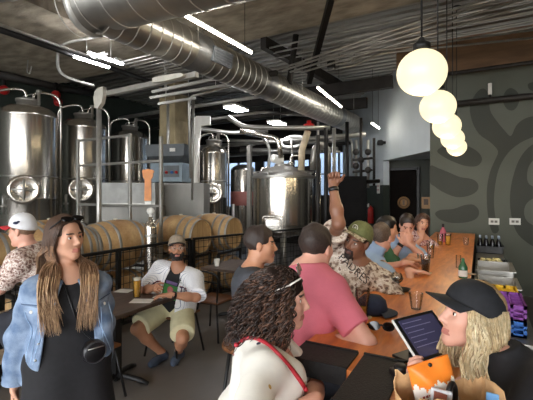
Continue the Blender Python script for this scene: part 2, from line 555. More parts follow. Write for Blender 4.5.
def tank(px, d, wpx, top_px, label, hatch=True, group='tall stainless fermenters along the left wall', cone=0.75):
    c = W(px, 200, d)
    r = wpx * d / FPX / 2 * 0.97
    H = EYE + (HY - top_px) / FPX * d
    root = empty('fermenter_tank', (c[0], c[1], 0), label, 'tank', group)
    x, y = c[0], c[1]
    b = MB()
    pr = [(0.06, 0.42), (r * .98, cone + .35), (r, cone + .42), (r, cone + .9), (r * 1.012, cone + .91), (r * 1.012, cone + .95), (r, cone + .96), (r, H - .36), (r * 1.012, H - .35), (r * 1.012, H - .31), (r, H - .30)]
    pr += [(a, H - .30 + z) for a, z in dome(r, .22)][1:]
    b.lathe(pr, (x, y, 0), 40)
    sm(b.build('shell', STEEL, root))
    for k in range(4):
        a = math.pi / 4 + k * math.pi / 2
        lx, ly = x + r * .85 * math.cos(a), y + r * .85 * math.sin(a)
        m = MB(); m.tube([(lx, ly, 0.0), (lx, ly, cone + .45)], .045, 10); m.lathe([(.08, 0), (.08, .02), (.045, .03)], (lx, ly, 0), 10)
        m.build('leg', STEEL_D, root)
    # manway on top
    m = MB(); m.lathe([(.2, H - .14), (.2, H - .02), (.22, H - .02), (.22, H + .02), (.12, H + .05), (0, H + .06)], (x, y, 0), 20)
    m.tube(bend([(x - .17, y, H), (x - .17, y, H + .12), (x + .17, y, H + .12), (x + .17, y, H)], .05), .012)
    m.build('top_manway', STEEL_D, root)
    # looping spray pipes that run over the crown and down the side
    cd = nrm(-c[:2]); sd = A([-cd[1], cd[0]])
    def pt(s, f, z): q = A([x, y]) + sd * s * r + cd * f * r; return (q[0], q[1], z)
    m = MB()
    m.tube(bend([pt(1.1, .1, .8), pt(1.1, .1, H + .16), pt(.2, .1, H + .20), pt(.16, .08, H - .06)], .25, 8), .026, 8)
    m.tube(bend([pt(-1.1, .05, .9), pt(-1.1, .05, H + .02), pt(-.95, .05, H + .14), pt(-.1, .08, H + .24), pt(-.02, .08, H - .04)], .3, 8), .026, 8)
    m.build('spray_pipe', STEEL, root)
    m = MB(); m.lathe([(.03, H - .08), (.03, H + .16), (.05, H + .17), (.05, H + .21), (.03, H + .22)], pt(.35, .25, 0), 12)
    m.build('pressure_valve', STEEL_D, root)
    # wall-mounted cooling band seams
    m = MB()
    for z in (cone + 1.35,): m.lathe([(r, z), (r * 1.006, z + .005), (r * 1.006, z + .02), (r, z + .025)], (x, y, 0), 40, caps=False)
    m.build('weld_band', STEEL_D, root)
    if hatch:
        hz = EYE + (HY - hatch) / FPX * d
        q = A([x, y]) + cd * r * .97 + sd * -.12 * r
        n3 = Matrix.Rotation(math.atan2(cd[1], cd[0]), 4, 'Z') @ Matrix.Rotation(R(90), 4, 'Y')
        m = MB(); m.lathe([(.25, -.06), (.25, .05), (.28, .05), (.28, .08), (.22, .09), (.19, .075), (.08, .095), (0, .10)], (q[0], q[1], hz), 28, M=n3)
        h = m.build('manway', STEEL, root)
        m = MB()
        o3 = A([q[0], q[1], hz]) + A([cd[0], cd[1], 0]) * .11
        s3 = A([sd[0], sd[1], 0]); u3 = A([0, 0, 1.0])
        for a in (0, math.pi / 2): 
            dv = s3 * math.cos(a) + u3 * math.sin(a)
            m.tube([o3 - dv * .19, o3 + dv * .19], .017)
        m.ball(o3, .04, 10)
        m.build('hatch_wheel', STEEL_D, h)
        m = MB()   # sample valve and racking arm
        q2 = A([x, y]) + cd * r * .98 + sd * -.72 * r
        m.tube(bend([(q2[0], q2[1], hz - .12), (q2[0] + cd[0] * .18, q2[1] + cd[1] * .18, hz - .12), (q2[0] + cd[0] * .18, q2[1] + cd[1] * .18, hz - .45)], .06), .025)
        m.lathe([(.05, -.02), (.05, .02)], (q2[0] + cd[0] * .18, q2[1] + cd[1] * .18, hz - .3), 12)
        m.build('racking_valve', STEEL_D, root)
    return root

tank(28, 7.7, 54, 101, 'tall stainless fermenter at the far left with round hatch on its front', 190)
tank(84, 9.0, 43, 115, 'tall stainless fermenter second from left, behind the steel guard rail', 190)
tank(130, 10.4, 35, 127, 'tall stainless fermenter third from left, above the steel water tray', False)
tank(214, 10.2, 27, 141, 'slim stainless fermenter just right of the concrete column', 193)

# stainless vessel with pink-red band behind
c = W(243, 200, 11.3)
root = empty('bright_tank', (c[0], c[1], 0), 'distant stainless tank with dull red band, in front of the rear window', 'tank')
b = MB(); b.lathe([(.3, .5), (.36, .6), (.36, 2.45)] + [(a * .36, 2.45 + z) for a, z in dome(1, .2)][1:], (c[0], c[1], 0), 28); b.build('shell', STEEL, root)
b = MB(); b.lathe([(.365, 1.45), (.372, 1.46), (.372, 1.84), (.365, 1.85)], (c[0], c[1], 0), 28, caps=False); b.build('jacket_band', mat('dull_red_jacket', (150, 92, 84), .5), root)
for k in range(3):
    a = k * 2.094
    b = MB(); b.tube([(c[0] + .28 * math.cos(a), c[1] + .28 * math.sin(a), 0), (c[0] + .28 * math.cos(a), c[1] + .28 * math.sin(a), .62)], .035); b.build('leg', STEEL_D, root)

# brew kettle
d = 9.0
c = W(283, 200, d); r = .70
x, y = c[0], c[1]
root = empty('brew_kettle', (x, y, 0), 'wide round stainless brew kettle with domed lid in the middle of the brewery', 'kettle')
zt = EYE + 18 / FPX * d; zb = .95
b = MB(); b.lathe([(.1, zb - .2), (r * .9, zb - .06), (r, zb), (r, zt - .04)], (x, y, 0), 48); sm(b.build('shell', STEEL, root))
b = MB(); b.lathe([(r, zt - .05), (r * 1.05, zt - .04), (r * 1.05, zt + .01), (r * .98, zt + .03), (r * .62, zt + .17), (r * .3, zt + .25), (r * .28, zt + .3), (0, zt + .31)], (x, y, 0), 48); lid = sm(b.build('lid', STEEL_D, root))
b = MB(); b.tube([(x + r * 1.0 * math.cos(t), y + r * 1.0 * math.sin(t), zt + .10) for t in np.linspace(0, 2 * math.pi, 40)[:-1]], .016, 6, closed=True)
for t in np.linspace(0, 2 * math.pi, 9)[:-1]: b.tube([(x + r * math.cos(t), y + r * math.sin(t), zt), (x + r * math.cos(t), y + r * math.sin(t), zt + .10)], .012, 6)
b.build('lid_rail', STEEL_D, lid)
cd = nrm(-c[:2]); sd = A([-cd[1], cd[0]])      # sd = to the viewer's right
def kp(s, f, z): q = A([x, y]) + sd * s + cd * f; return A([q[0], q[1], z])
for k in range(4):
    a = k * math.pi / 2 + .5
    b = MB(); b.tube([(x + .6 * math.cos(a), y + .6 * math.sin(a), 0), (x + .6 * math.cos(a), y + .6 * math.sin(a), zb)], .05, 10); b.build('leg', STEEL_D, root)
b = MB()   # rectangular side manway
hz = EYE - 27 / FPX * d
fz = A([0, 0, 1.0]); s3 = A([sd[0], sd[1], 0]); c3 = A([cd[0], cd[1], 0])
for ss, h0, h1, ou in ((.22, -.17, .17, .74), (.17, -.12, .12, .76)):
    ctr = A([x, y, hz]) - s3 * .22 + c3 * (ou - .05)
    b.tube(bend([ctr - s3 * ss + fz * h0, ctr + s3 * ss + fz * h0, ctr + s3 * ss + fz * h1, ctr - s3 * ss + fz * h1, ctr - s3 * ss + fz * h0], .06), .022, 8)
b.bar(A([x, y, hz]) - s3 * .22 + c3 * .66, A([x, y, hz]) - s3 * .22 + c3 * .72, .34, .26)
b.bar(A([x, y, hz]) - s3 * .36 + c3 * .74 - fz * .03, A([x, y, hz]) - s3 * .08 + c3 * .74 - fz * .03, .03, .02)
b.build('manway_door', STEEL, root)
b = MB(); b.lathe([(.1, 0), (.1, .17), (.05, .2), (0, .2)], kp(-.08, .1, zt + .3), 16); b.bar(kp(-.2, .1, zt + .42), kp(.02, .1, zt + .42), .14, .14); b.lathe([(.1, -.03), (.1, .03)], kp(-.2, .14, zt + .42), 16, axis='Y')
b.build('agitator_motor', WHITEP, root)
b = MB(); b.tube(bend([kp(.18, 0, zt + .22), kp(.18, 0, zt + .5), kp(.42, 0, zt + .5), kp(.42, 0, zt + .12)], .08), .03); b.ball(kp(.18, .05, zt + .3), .07, 10); b.tube(bend([kp(-.5, .1, zt + .05), kp(-.5, .1, zt + .2), kp(-.3, .1, zt + .2)], .05), .025)
b.build('spray_pipe', STEEL, root)
b = MB(); b.bar(kp(-.78, .1, .6), kp(-.78, .1, 2.9), .09, .09); b.build('side_post', STEEL_D, root)
b = MB(); b.tube(bend([kp(.78, .1, .5), kp(.78, .1, 2.75), kp(.95, .1, 2.75)], .1), .03); b.tube([kp(.86, .0, .4), kp(.86, .0, 2.6)], .025)
for z in (1.1, 1.7, 2.2): b.ball(kp(.78, .12, z), .055, 8)
b.build('side_pipe', STEEL, root)

# vent stacks above the kettle
b = MB(); p = [W(301, 172, 8.6), W(302, 150, 8.6), W(308, 131, 8.6)]; b.tube(p, .075, 12); single(b, 'vent_pipe', mat('cream_insulation', (205, 188, 158), .7), 'thick cream insulated pipe rising from the kettle to red valve', 'pipe')
b = MB(); q = W(309, 127, 8.55); b.lathe([(.12, -.06), (.12, .06), (.05, .08), (.05, .14)], q, 16); single(b, 'butterfly_valve', REDP, 'red round valve at the top of the cream pipe under the duct', 'valve')
b = MB(); b.tube(bend([W(228, 117, 8.2), W(243, 127, 8.2), W(303, 128, 8.2), W(330, 128, 8.2)], .15), .05, 10); single(b, 'steel_header_pipe', STEEL_D, 'long level steel header pipe passing above the kettle', 'pipe')
b = MB(); b.tube(bend([W(240, 131, 8.4), W(278, 138, 8.4), W(281, 158, 8.4)], .15), .06, 10); single(b, 'steel_elbow_pipe', STEEL, 'bent steel pipe dropping onto the kettle motor', 'pipe')
b = MB(); b.tube(bend([W(313, 170, 8.7), W(314, 148, 8.7), W(322, 143, 8.7), W(328, 150, 8.7), W(328, 175, 8.7)], .18), .07, 12); single(b, 'curved_vent_pipe', STEEL_D, 'grey gooseneck pipe to the right of the cream pipe', 'pipe')

# grist mill on a stainless block
c = W(172, 200, 8.3)
root = empty('grist_mill', (c[0], c[1], 2.02), 'dark grey malt mill hopper standing on the stainless block before the column', 'mill')
HOP = mat('mill_grey', (78, 82, 84), .5, .3); MILLB = mat('mill_blue_grey', (118, 132, 140), .5, .2)
M0 = Matrix.Rotation(YAW - .2, 4, 'Z')
b = MB(); b.box((c[0], c[1], 2.59), (.46, .42, .38), M=M0 @ Matrix.Rotation(math.pi, 4, 'X'), taper=.55)
b2 = MB()
def frust(b, z0, z1, w0, d0, w1, d1, M):
    vs = [(-w0, -d0, z0), (w0, -d0, z0), (w0, d0, z0), (-w0, d0, z0), (-w1, -d1, z1), (w1, -d1, z1), (w1, d1, z1), (-w1, d1, z1)]
    vs = [M @ Vector(v) + Vector((c[0], c[1], 0)) for v in vs]
    b._add(vs, [(3, 2, 1, 0), (4, 5, 6, 7), (0, 1, 5, 4), (1, 2, 6, 5), (2, 3, 7, 6), (3, 0, 4, 7)], 0, False)
frust(b2, 2.42, 2.56, .26, .22, .42, .34, M0); frust(b2, 2.56, 2.80, .42, .34, .44, .36, M0)
hp = b2.build('hopper', HOP, root)
b = MB(); v = M0 @ Vector((.18, -.362, 2.68)); b.box((c[0] + v.x, c[1] + v.y, 2.68), (.12, .01, .07), M=M0); b.build('label', WHITEP, hp)
b = MB(); b.box((c[0], c[1], 2.22), (.72, .56, .40), M=M0, bev=.01); bd = b.build('mill_body', MILLB, root)
b = MB(); v = M0 @ Vector((.12, -.285, 0)); b.box((c[0] + v.x, c[1] + v.y, 2.24), (.34, .02, .24), M=M0); b.build('control_panel', HOP, bd)
for k, (dx, mm) in enumerate(((0.02, REDP), (.14, mat('blue_paint', (52, 96, 160), .4)), (.24, REDP))):
    b = MB(); v = M0 @ Vector((dx, -.30, 0)); b.lathe([(.03, -.02), (.03, .02)], (c[0] + v.x, c[1] + v.y, 2.22), 12, axis='Y', M=M0); b.build('push_button', mm, bd)

BLOCKM = mat('dull_stainless', (132, 130, 124), .55, .55, .14, 3.0, (1, 1, .4))
def slab_box(name, px, d, w, dep, z0, z1, m, label, cat, rot=.0, bev=.015):
    c = W(px, 200, d)
    b = MB(); b.box((c[0], c[1], (z0 + z1) / 2), (w, dep, z1 - z0), rz=YAW + rot, bev=bev)
    return single(b, name, m, label, cat), c
slab_box('stainless_block', 184, 8.3, 1.0, .8, 0, 2.0, BLOCKM, 'big plain stainless steel cabinet below the malt mill', 'cabinet')
c = W(134, 200, 7.5)
root = empty('steel_water_tray', (c[0], c[1], 1.55), 'open steel tray with pale blue side on the stainless stand left of the mill', 'tray')
M1 = Matrix.Rotation(YAW, 4, 'Z')
b = MB(); b.box((c[0], c[1], 1.58), (1.0, .6, .06), M=M1, bev=.01); b.build('tray_base', STEEL_D, root)
for s in (-1, 1):
    b = MB(); v = M1 @ Vector((0, s * .29, 0)); b.box((c[0] + v.x, c[1] + v.y, 1.79), (1.0, .02, .38), M=M1); b.build('side_panel', mat('pale_tray_panel', (152, 152, 148), .6, .2), root)
    b = MB(); v = M1 @ Vector((s * .49, 0, 0)); b.box((c[0] + v.x, c[1] + v.y, 1.79), (.02, .56, .38), M=M1); b.build('end_panel', STEEL_D, root)
slab_box('stainless_stand', 134, 7.5, 1.05, .7, 0, 1.54, BLOCKM, 'stainless cabinet stand carrying the open steel tray', 'cabinet')

# orange wooden tap handle shape hung on the guard rail
q = W(148, 183, 5.62)
root = empty('tap_handle_sign', (q[0], q[1], q[2] - .25), 'orange wooden bottle-opener shaped cutout hanging on the steel guard rail', 'sign')
M2 = Matrix.Translation(Vector([float(v) for v in q])) @ Matrix.Rotation(YAW, 4, 'Z') @ Matrix.Rotation(R(90), 4, 'X')
ORG = mat('orange_wood', (204, 128, 62), .5, 0, .15, 8)
b = MB(); b.prism([(-.05, -.26), (.05, -.26), (.045, .05), (-.045, .05)], -.015, .015, M=M2); b.build('handle_body', ORG, root)
b = MB(); b.prism([(.075 * math.cos(t), .12 + .085 * math.sin(t)) for t in np.linspace(0, 2 * math.pi, 25)[:-1]], -.012, .012, M=M2)
for s in (-1, 1): b.prism([(s * .058 + .03 * math.cos(t), .165 + .03 * math.sin(t)) for t in np.linspace(0, 2 * math.pi, 17)[:-1]], -.011, .011, M=M2)
b.build('round_head', ORG, root)
b = MB(); b.prism([(-.045, -.27), (.045, -.27), (.04, -.31), (-.04, -.31)], -.014, .014, M=M2); b.build('white_tip', WHITEP, root)

# square-tube guard rail in front of the tray
ys = 4.45
root = empty('steel_guard_rail', (WY(120, 0, ys)[0], ys, 0), 'square tube stainless guard frame standing before the tanks and tray', 'guard rail')
xs = [WY(p, 0, ys)[0] for p in (78, 130, 161)]
for i, xx in enumerate(xs):
    b = MB(); b.box((xx, ys, 1.38 if i < 2 else 1.33), (.048, .048, 2.76 if i < 2 else 2.66), bev=.006); b.build('post', STEEL_D, root)
for z, x0, x1 in ((2.73, xs[0], xs[1]), (2.28, xs[0], xs[2]), (1.58, xs[0], xs[2]), (.8, xs[0], xs[2])):
    b = MB(); b.box(((x0 + x1) / 2, ys - .001, z), (x1 - x0, .04, .04), bev=.005); b.build('rail', STEEL_D, root)

# galvanised crane post and channel beam
yc = 3.73; zc = 3.2
px_, pe = WY(99, 0, yc)[0], WY(197, 0, yc)[0]
root = empty('galvanized_frame', (px_, yc, 0), 'galvanized pipe post with pale gusset plate and channel beam under the duct', 'frame')
b = MB(); b.tube([(px_, yc, 0), (px_, yc, zc - .05)], .036, 14); b.lathe([(.1, 0), (.1, .02), (.05, .04)], (px_, yc, 0), 14); b.build('post', GALVP, root)
b = MB(); b.prism([(x_ * .62, z_ * .62) for x_, z_ in [(-.02, -.35), (.09, -.38), (.22, -.26), (.27, -.1), (.27, .1), (.1, .1), (-.02, .02), (-.06, -.12)]], -.03, .03, M=Matrix.Translation((px_ + .03, yc - .06, zc + .02)) @ Matrix.Rotation(R(90), 4, 'X'))
b.build('gusset_plate', mat('pale_plate', (206, 202, 190), .5, .2), root)
b = MB()
for dz in (0,): b.bar((px_ + .1, yc, zc), (pe, yc, zc + .03), .065, .065)
b.build('channel_beam', GALVP, root)
b = MB(); b.prism([(-.30, -.03), (-.1, -.04), (.18, -.03), (.22, -.01), (.18, .02), (-.1, .035), (-.30, .03)], -.03, .03, M=Matrix.Translation((pe - .35, yc - .07, zc + .03)) @ Matrix.Rotation(R(90), 4, 'X')); b.build('end_bracket', mat('pale_plate', (206, 202, 190)), root)

# long strut channels under the ceiling
for i, (a, c_, lab) in enumerate(((W(152, 92, 6.2), W(215, 79, 6.2), 'upper galvanized strut channel right behind the channel beam'), (W(150, 98, 6.8), W(232, 84, 6.8), 'middle galvanized strut channel behind the channel beam'), (W(158, 104, 7.4), W(196, 98, 7.4), 'lowest short galvanized strut channel crossing the column'))):
    b = MB(); b.bar(a, c_, .045, .045)
    for t_ in (.2, .8): q_ = a + (c_ - a) * t_; b.tube([q_, A([q_[0], q_[1], (ZS if q_[1] < YS else ZD) - .01])], .006, 5)
    single(b, 'strut_channel', GALVP, lab, 'pipe', 'strut channels by the column')
# conduits beside the column with a pale cover box
b = MB(); b.tube(bend([W(191, 178, 7.4), W(189, 97, 7.4), W(240, 83, 7.4)], .12), .03, 8); single(b, 'bent_conduit', GALVP, 'thin conduit rising beside the column and turning right', 'pipe')
b = MB(); b.tube(bend([W(192, 200, 7.6), W(193.5, 98, 7.6)], .1), .025, 8); single(b, 'straight_conduit', GALVP, 'thin straight conduit beside the bent one at the column', 'pipe')
b = MB(); b.prism([(-.13, -.3), (.02, -.3), (.05, -.05), (.24, -.02), (.24, .16), (-.05, .16), (-.13, .06)], -.05, .05, M=Matrix.Translation(Vector([float(v) for v in W(199, 124, 8.0)])) @ Matrix.Rotation(YAW, 4, 'Z') @ Matrix.Rotation(R(90), 4, 'X')); single(b, 'elbow_cover', WHITEP, 'pale square elbow cover box right of the column', 'box')
b = MB(); b.tube([W(196, 135, 8.0), W(196, 210, 8.0)], .08, 10); single(b, 'pale_downpipe', WHITEP, 'pale downpipe below the elbow cover', 'pipe')
b = MB(); b.tube(bend([W(168, 180, 8.4), W(168, 100, 8.4)], .1), .03, 8); single(b, 'column_conduit', GALVP, 'thin conduit fixed upright on the face of the concrete column', 'pipe')

# stainless canister in front of the barrels
c = WX(150.5, 0, -4.12)
root = empty('stainless_canister', (c[0], c[1], 0), 'tall slim stainless canister with a round gauge on top, beside the barrels', 'canister')
b = MB(); b.lathe([(.085, 0), (.09, .02), (.09, 1.28), (.08, 1.34), (.05, 1.38), (.03, 1.39), (.03, 1.44)], (c[0], c[1], 0), 20); b.build('cylinder', STEEL, root)
b = MB(); b.lathe([(.05, -.02), (.05, .02)], (c[0], c[1], 1.52), 16, axis='Y', M=Matrix.Rotation(YAW, 4, 'Z')); b.tube([(c[0], c[1], 1.42), (c[0], c[1], 1.5)], .02); b.build('gauge', WHITEP, root)
b = MB(); b.lathe([(.092, 1.15), (.092, 1.19)], (c[0], c[1], 0), 20, caps=False); b.build('clamp_band', STEEL_D, root)

# ------------------------------------------------------------------ oak barrels on racks
HOOP = mat('barrel_hoop', (158, 156, 150), .45, .6, .2, 6)
HEADW = wood_mat('barrel_head', (222, 190, 138), (184, 144, 96), 3, (6, 6, .6), .55, .4)
BL, BR, BE = .92, .345, .275
def bprof():
    return [(BE + (BR - BE) * (1 - (2 * t - 1) ** 2), -BL / 2 + BL * t) for t in np.linspace(0, 1, 13)]
def make_barrel():
    root = empty('oak_barrel', (0, 0, 0))
    pr = bprof()
    b = MB(); b.lathe(pr, (0, 0, 0), 36, axis='X', caps=False)
    b.lathe([(pr[0][0] - .02, -BL / 2), (pr[0][0], -BL / 2)], (0, 0, 0), 36, axis='X', caps=False)
    b.lathe([(pr[-1][0], BL / 2), (pr[-1][0] - .02, BL / 2), (pr[-1][0] - .02, BL / 2 - .04)], (0, 0, 0), 36, axis='X', caps=False)
    b.lathe([(pr[0][0] - .02, -BL / 2), (pr[0][0] - .02, -BL / 2 + .04)], (0, 0, 0), 36, axis='X', caps=False)
    sm(b.build('staves', OAK, root), 50)
    for s in (-1, 1):
        b = MB(); b.lathe([(0, s * (BL / 2 - .035)), (BE - .02, s * (BL / 2 - .035))], (0, 0, 0), 36, axis='X', caps=False); b.build('barrel_head', HEADW, root)
    for t in (.02, .14, .30, .70, .86, .98):
        rr = BE + (BR - BE) * (1 - (2 * t - 1) ** 2)
        b = MB(); b.lathe([(rr + .001, -BL / 2 + BL * t - .022), (rr + .006, -BL / 2 + BL * t - .02), (rr + .006, -BL / 2 + BL * t + .02), (rr + .001, -BL / 2 + BL * t + .022)], (0, 0, 0), 36, axis='X', caps=False); b.build('hoop', HOOP, root)
    b = MB(); b.lathe([(.03, BR - .01), (.03, BR + .015), (0, BR + .02)], (0, 0, 0), 10); b.build('bung', mat('pale_bung', (200, 190, 170)), root)
    return root
bproto = make_barrel()
def put_barrel(p, rz, label, first=[True]):
    o = bproto if first[0] else copy_tree(bproto)
    first[0] = False
    o.location = Vector([float(v) for v in p]); o.rotation_euler = (0, 0, rz)
    tag(o, label, 'barrel', 'oak barrels behind the railing')
ZB1, ZB2 = .345, 1.058
put_barrel((-4.52, 5.12, ZB2), 0, 'upper oak barrel with its pale end facing right, left of the pair')
put_barrel((-4.36, 5.86, ZB2), 0, 'upper oak barrel with its pale end facing right, right of the pair')
put_barrel((-4.52, 5.12, .345), 0, 'lower oak barrel below the left of the pair, behind the mesh')
put_barrel((-4.36, 5.86, .345), 0, 'lower oak barrel below the right of the pair, behind the mesh')
put_barrel((-4.46, 3.70, ZB2), R(90), 'large oak barrel lying lengthwise just right of the woman in denim')
put_barrel((-4.46, 2.76, ZB2), R(90), 'oak barrel lying lengthwise behind the head of the woman in denim')
put_barrel((-4.46, 1.82, ZB2), R(90), 'oak barrel lying lengthwise behind the man in red-brimmed cap')
put_barrel((-4.46, 3.70, .345), R(90), 'lower oak barrel behind the mesh railing beside the dark table')
put_barrel((-4.46, 2.76, .345), R(90), 'lower oak barrel behind the mesh, left of the dark table')
put_barrel((-5.35, 3.3, ZB2), R(90), 'oak barrel in the second row, just left of the canister')
# steel racks between the barrel layers
def rack(cx, cy, rz, label):
    root = empty('barrel_rack', (cx, cy, 0), label, 'rack', 'steel barrel racks')
    Mx = Matrix.Translation((cx, cy, 0)) @ Matrix.Rotation(rz, 4, 'Z')
    for sx in (-1, 1):
        b = MB(); b.T = Mx
        b.box((sx * .36, 0, .715), (.04, .70, .035)); b.box((sx * .36, -.345, .36), (.04, .04, .72)); b.box((sx * .36, .345, .36), (.04, .04, .72)); b.box((sx * .36, 0, .02), (.04, .70, .03))
        b.build('rack_frame', DARKM, root)
for (cx, cy, rz, lab) in ((-4.52, 5.12, 0, 'dark steel rack under the left of the two end-on barrels'), (-4.36, 5.86, 0, 'dark steel rack under the right of the two end-on barrels'), (-4.46, 3.70, R(90), 'dark steel rack under the big lengthwise barrel'), (-4.46, 2.76, R(90), 'dark steel rack under the barrel behind the woman in denim'), (-4.46, 1.82, R(90), 'dark steel rack under the barrel behind the man in the cap'), (-5.35, 3.3, R(90), 'dark steel rack of the second barrel row')):
    rack(cx, cy, rz, lab)

# ------------------------------------------------------------------ mesh railing
def railing(pts, label):
    a, c_ = A(pts[0]), A(pts[1])
    root = empty('mesh_railing', (a[0], a[1], 0), label, 'railing')
    L = np.linalg.norm(c_ - a); dv = (c_ - a) / L
    P = lambda t, z: A([a[0] + dv[0] * t, a[1] + dv[1] * t, z])
    n = max(1, int(round(L / 1.6)))
    for i in range(n + 1):
        b = MB(); b.bar(P(L * i / n, 0), P(L * i / n, 1.05), .05, .05); b.build('post', BLACKM, root)
    b = MB(); b.bar(P(0, 1.06), P(L, 1.06), .05, .035); b.build('top_rail', BLACKM, root)
    b = MB(); b.bar(P(0, .12), P(L, .12), .03, .03); b.build('bottom_rail', BLACKM, root)
    b = MB()
    t = .1
    while t < L: b.tube([P(t, .12), P(t, 1.05)], .0045, 5); t += .10
    for z in np.arange(.22, 1.04, .10): b.tube([P(0, z), P(L, z)], .0045, 5)
    b.build('wire_mesh', BLACKM, root)
railing(((-3.95, .6), (-3.95, 4.68)), 'black wire mesh railing along the barrels beside the dark table')
railing(((-3.93, 4.74), (-3.08, 7.7)), 'black wire mesh railing before the end-on barrels and the kettle')
railing(((-3.05, 7.75), (-2.3, 8.1)), 'short far black mesh railing behind the raised arm')

# black control cabinet and pipe rack at the right of the kettle
CABM = mat('matt_black_cabinet', (20, 19, 19), .85, 0, .2, 5, spec=.15)
c = W(352, 200, 8.6)
root = empty('control_cabinet', (c[0], c[1], 0), 'tall black cabinet under the vertical pipes right of the raised fist', 'cabinet')
b = MB(); b.box((c[0], c[1], 1.08), (.62, .5, 2.16), rz=.3, bev=.01); b.build('cabinet_body', CABM, root)
b = MB(); v = Matrix.Rotation(.3, 4, 'Z') @ Vector((0, -.26, 0)); b.box((c[0] + v.x, c[1] + v.y, 1.1), (.54, .02, 1.9), rz=.3, bev=.004); b.build('cabinet_door', CABM, root)
for i, (px, y0, y1, dd, m, lab) in enumerate(((318, 135, 215, 8.2, DARKM, 'dark upright pipe immediately left of the raised fist'), (326, 128, 240, 8.0, BLACKM, 'black upright post behind the raised fist'), (334, 128, 200, 8.8, GALVP, 'galvanized upright pipe right of the raised fist'),
        (347, 122, 190, 9.3, BLACKM, 'black upright pipe left of the meter pipes'), (356, 140, 180, 9.4, GALVP, 'pale upright pipe, first of the meter group'), (361, 118, 190, 9.2, DARKM, 'dark upright pipe in the middle of the meter group'), (368, 140, 188, 9.4, GALVP, 'pale upright pipe, second of the meter group'), (374, 138, 186, 9.5, DARKM, 'thin dark pipe nearest the grey wall opening'))):
    b = MB(); p_ = W(px, y1, dd); b.tube([A([p_[0], p_[1], 0 if i < 4 else p_[2]]), W(px, y0, dd)], .045 if i < 4 else .035, 8)
    single(b, 'upright_pipe', m, lab, 'pipe', 'upright pipes right of the kettle')
b = MB()
b.tube([W(340, 184, 9.1), W(379, 181, 9.4)], .05, 8)
for px, py in ((356, 152), (368, 152), (356, 166), (368, 170), (361, 160)): b.ball(W(px, py, 9.2), .08, 10)
b.tube([W(353, 160, 9.2), W(372, 158, 9.3)], .03, 8); b.tube([W(353, 172, 9.2), W(372, 170, 9.3)], .03, 8)
single(b, 'valve_manifold', DARKM, 'dark valve manifold clamped across the meter pipes', 'valve')
def on_diag(px, z):          # a point just in front of the diagonal wall
    u = (px - CX) / FPX; rd = FW + u * RT
    # D0 + t*DD = s*rd
    s, t = np.linalg.solve(A([[rd[0], -DD[0]], [rd[1], -DD[1]]]), D0)
    return A([rd[0] * s, rd[1] * s, z]) + A([-.82 * .03, -.57 * .03, 0])
MD = Matrix.Rotation(ang, 4, 'Z')
q = on_diag(379.5, 1.98); b = MB(); b.box(q, (.17, .012, .38), M=MD)
b.m[-1] = 0
for k in range(3): b.box(q + A([-.82, -.57, 0]) * .008 + A([0, 0, .1 - .1 * k]), (.12, .006, .02), M=MD, mi=1)
single(b, 'safety_notice', [WHITEP, REDP], 'white notice with red lines at the edge of the wall opening', 'sign')
q = on_diag(364, 1.74); b = MB(); b.box(q, (.18, .05, .5), M=MD, bev=.01); single(b, 'blue_box', mat('strong_blue', (58, 92, 160), .5), 'narrow blue box on the dark green wall left of the doorway', 'box')
q = on_diag(374, 1.2) + A([-.82, -.57, 0]) * .06
root = empty('fire_extinguisher', (q[0], q[1], 1.0), 'red fire extinguisher with white tag on the green wall left of the doorway', 'fire extinguisher')
b = MB(); b.lathe([(.07, 1.0), (.08, 1.02), (.08, 1.36), (.05, 1.42), (.025, 1.44), (.025, 1.47)], (q[0], q[1], 0), 18); b.build('cylinder', REDP, root)
b = MB(); b.bar((q[0], q[1], 1.48), (q[0] - .08, q[1] - .08, 1.52), .03, .02); b.tube(bend([(q[0], q[1], 1.46), (q[0] + .09, q[1] - .05, 1.45), (q[0] + .09, q[1] - .05, 1.15)], .04), .012); b.build('handle', BLACKP, root)
b = MB(); b.box((q[0] - .05, q[1] - .07, 1.48), (.09, .015, .1), rz=-.9); b.build('tag', WHITEP, root)
# roundel on the dark door and little plaque beside it
b = MB(); b.lathe([(.15, 0), (.15, .02)], ((dx0 + dx1) / 2 + .02, 10.035, 1.56), 28, axis='Y', M=Matrix.Rotation(math.pi, 4, 'Z'))
b.lathe([(.11, .021), (.09, .024)], ((dx0 + dx1) / 2 + .02, 10.035, 1.56), 28, axis='Y', M=Matrix.Rotation(math.pi, 4, 'Z'), mi=1, caps=False)
b.box(((dx0 + dx1) / 2 + .02, 10.012, 1.56), (.05, .004, .12), mi=1)
single(b, 'door_roundel', [mat('bronze_sign', (150, 112, 70), .5, .2), mat('dark_bronze', (84, 60, 38), .5)], 'round bronze sign on the black door in the recess', 'sign')
b = MB(); b.box((-1.13, 10.085, 1.56), (.2, .02, .28)); b.box((-1.13, 10.073, 1.58), (.1, .006, .14), mi=1); single(b, 'door_plaque', [mat('bronze_sign', (1, 1, 1)), mat('dark_bronze', (1, 1, 1))], 'small dull bronze plaque on the green wall beside the black door', 'sign')

# power outlets on the mural wall
for px, lab in ((494, 'white outlet plate on the painted wall, left of the two'), (515, 'white outlet plate on the painted wall, right of the two')):
    p = WY(px, 221.5, YM)
    root = empty('outlet_plate', (p[0], YM - .01, p[2] - .05), lab, 'outlet', 'wall outlets on the painted wall')
    b = MB(); b.box((p[0], YM - .008, p[2]), (.165, .014, .115), bev=.004); b.build('plate', WHITEP, root)
    for s in (-1, 1): 
        b = MB(); b.box((p[0] + s * .03, YM - .018, p[2]), (.045, .008, .04), bev=.002); b.build('socket', mat('socket_grey', (120, 116, 108)), root)
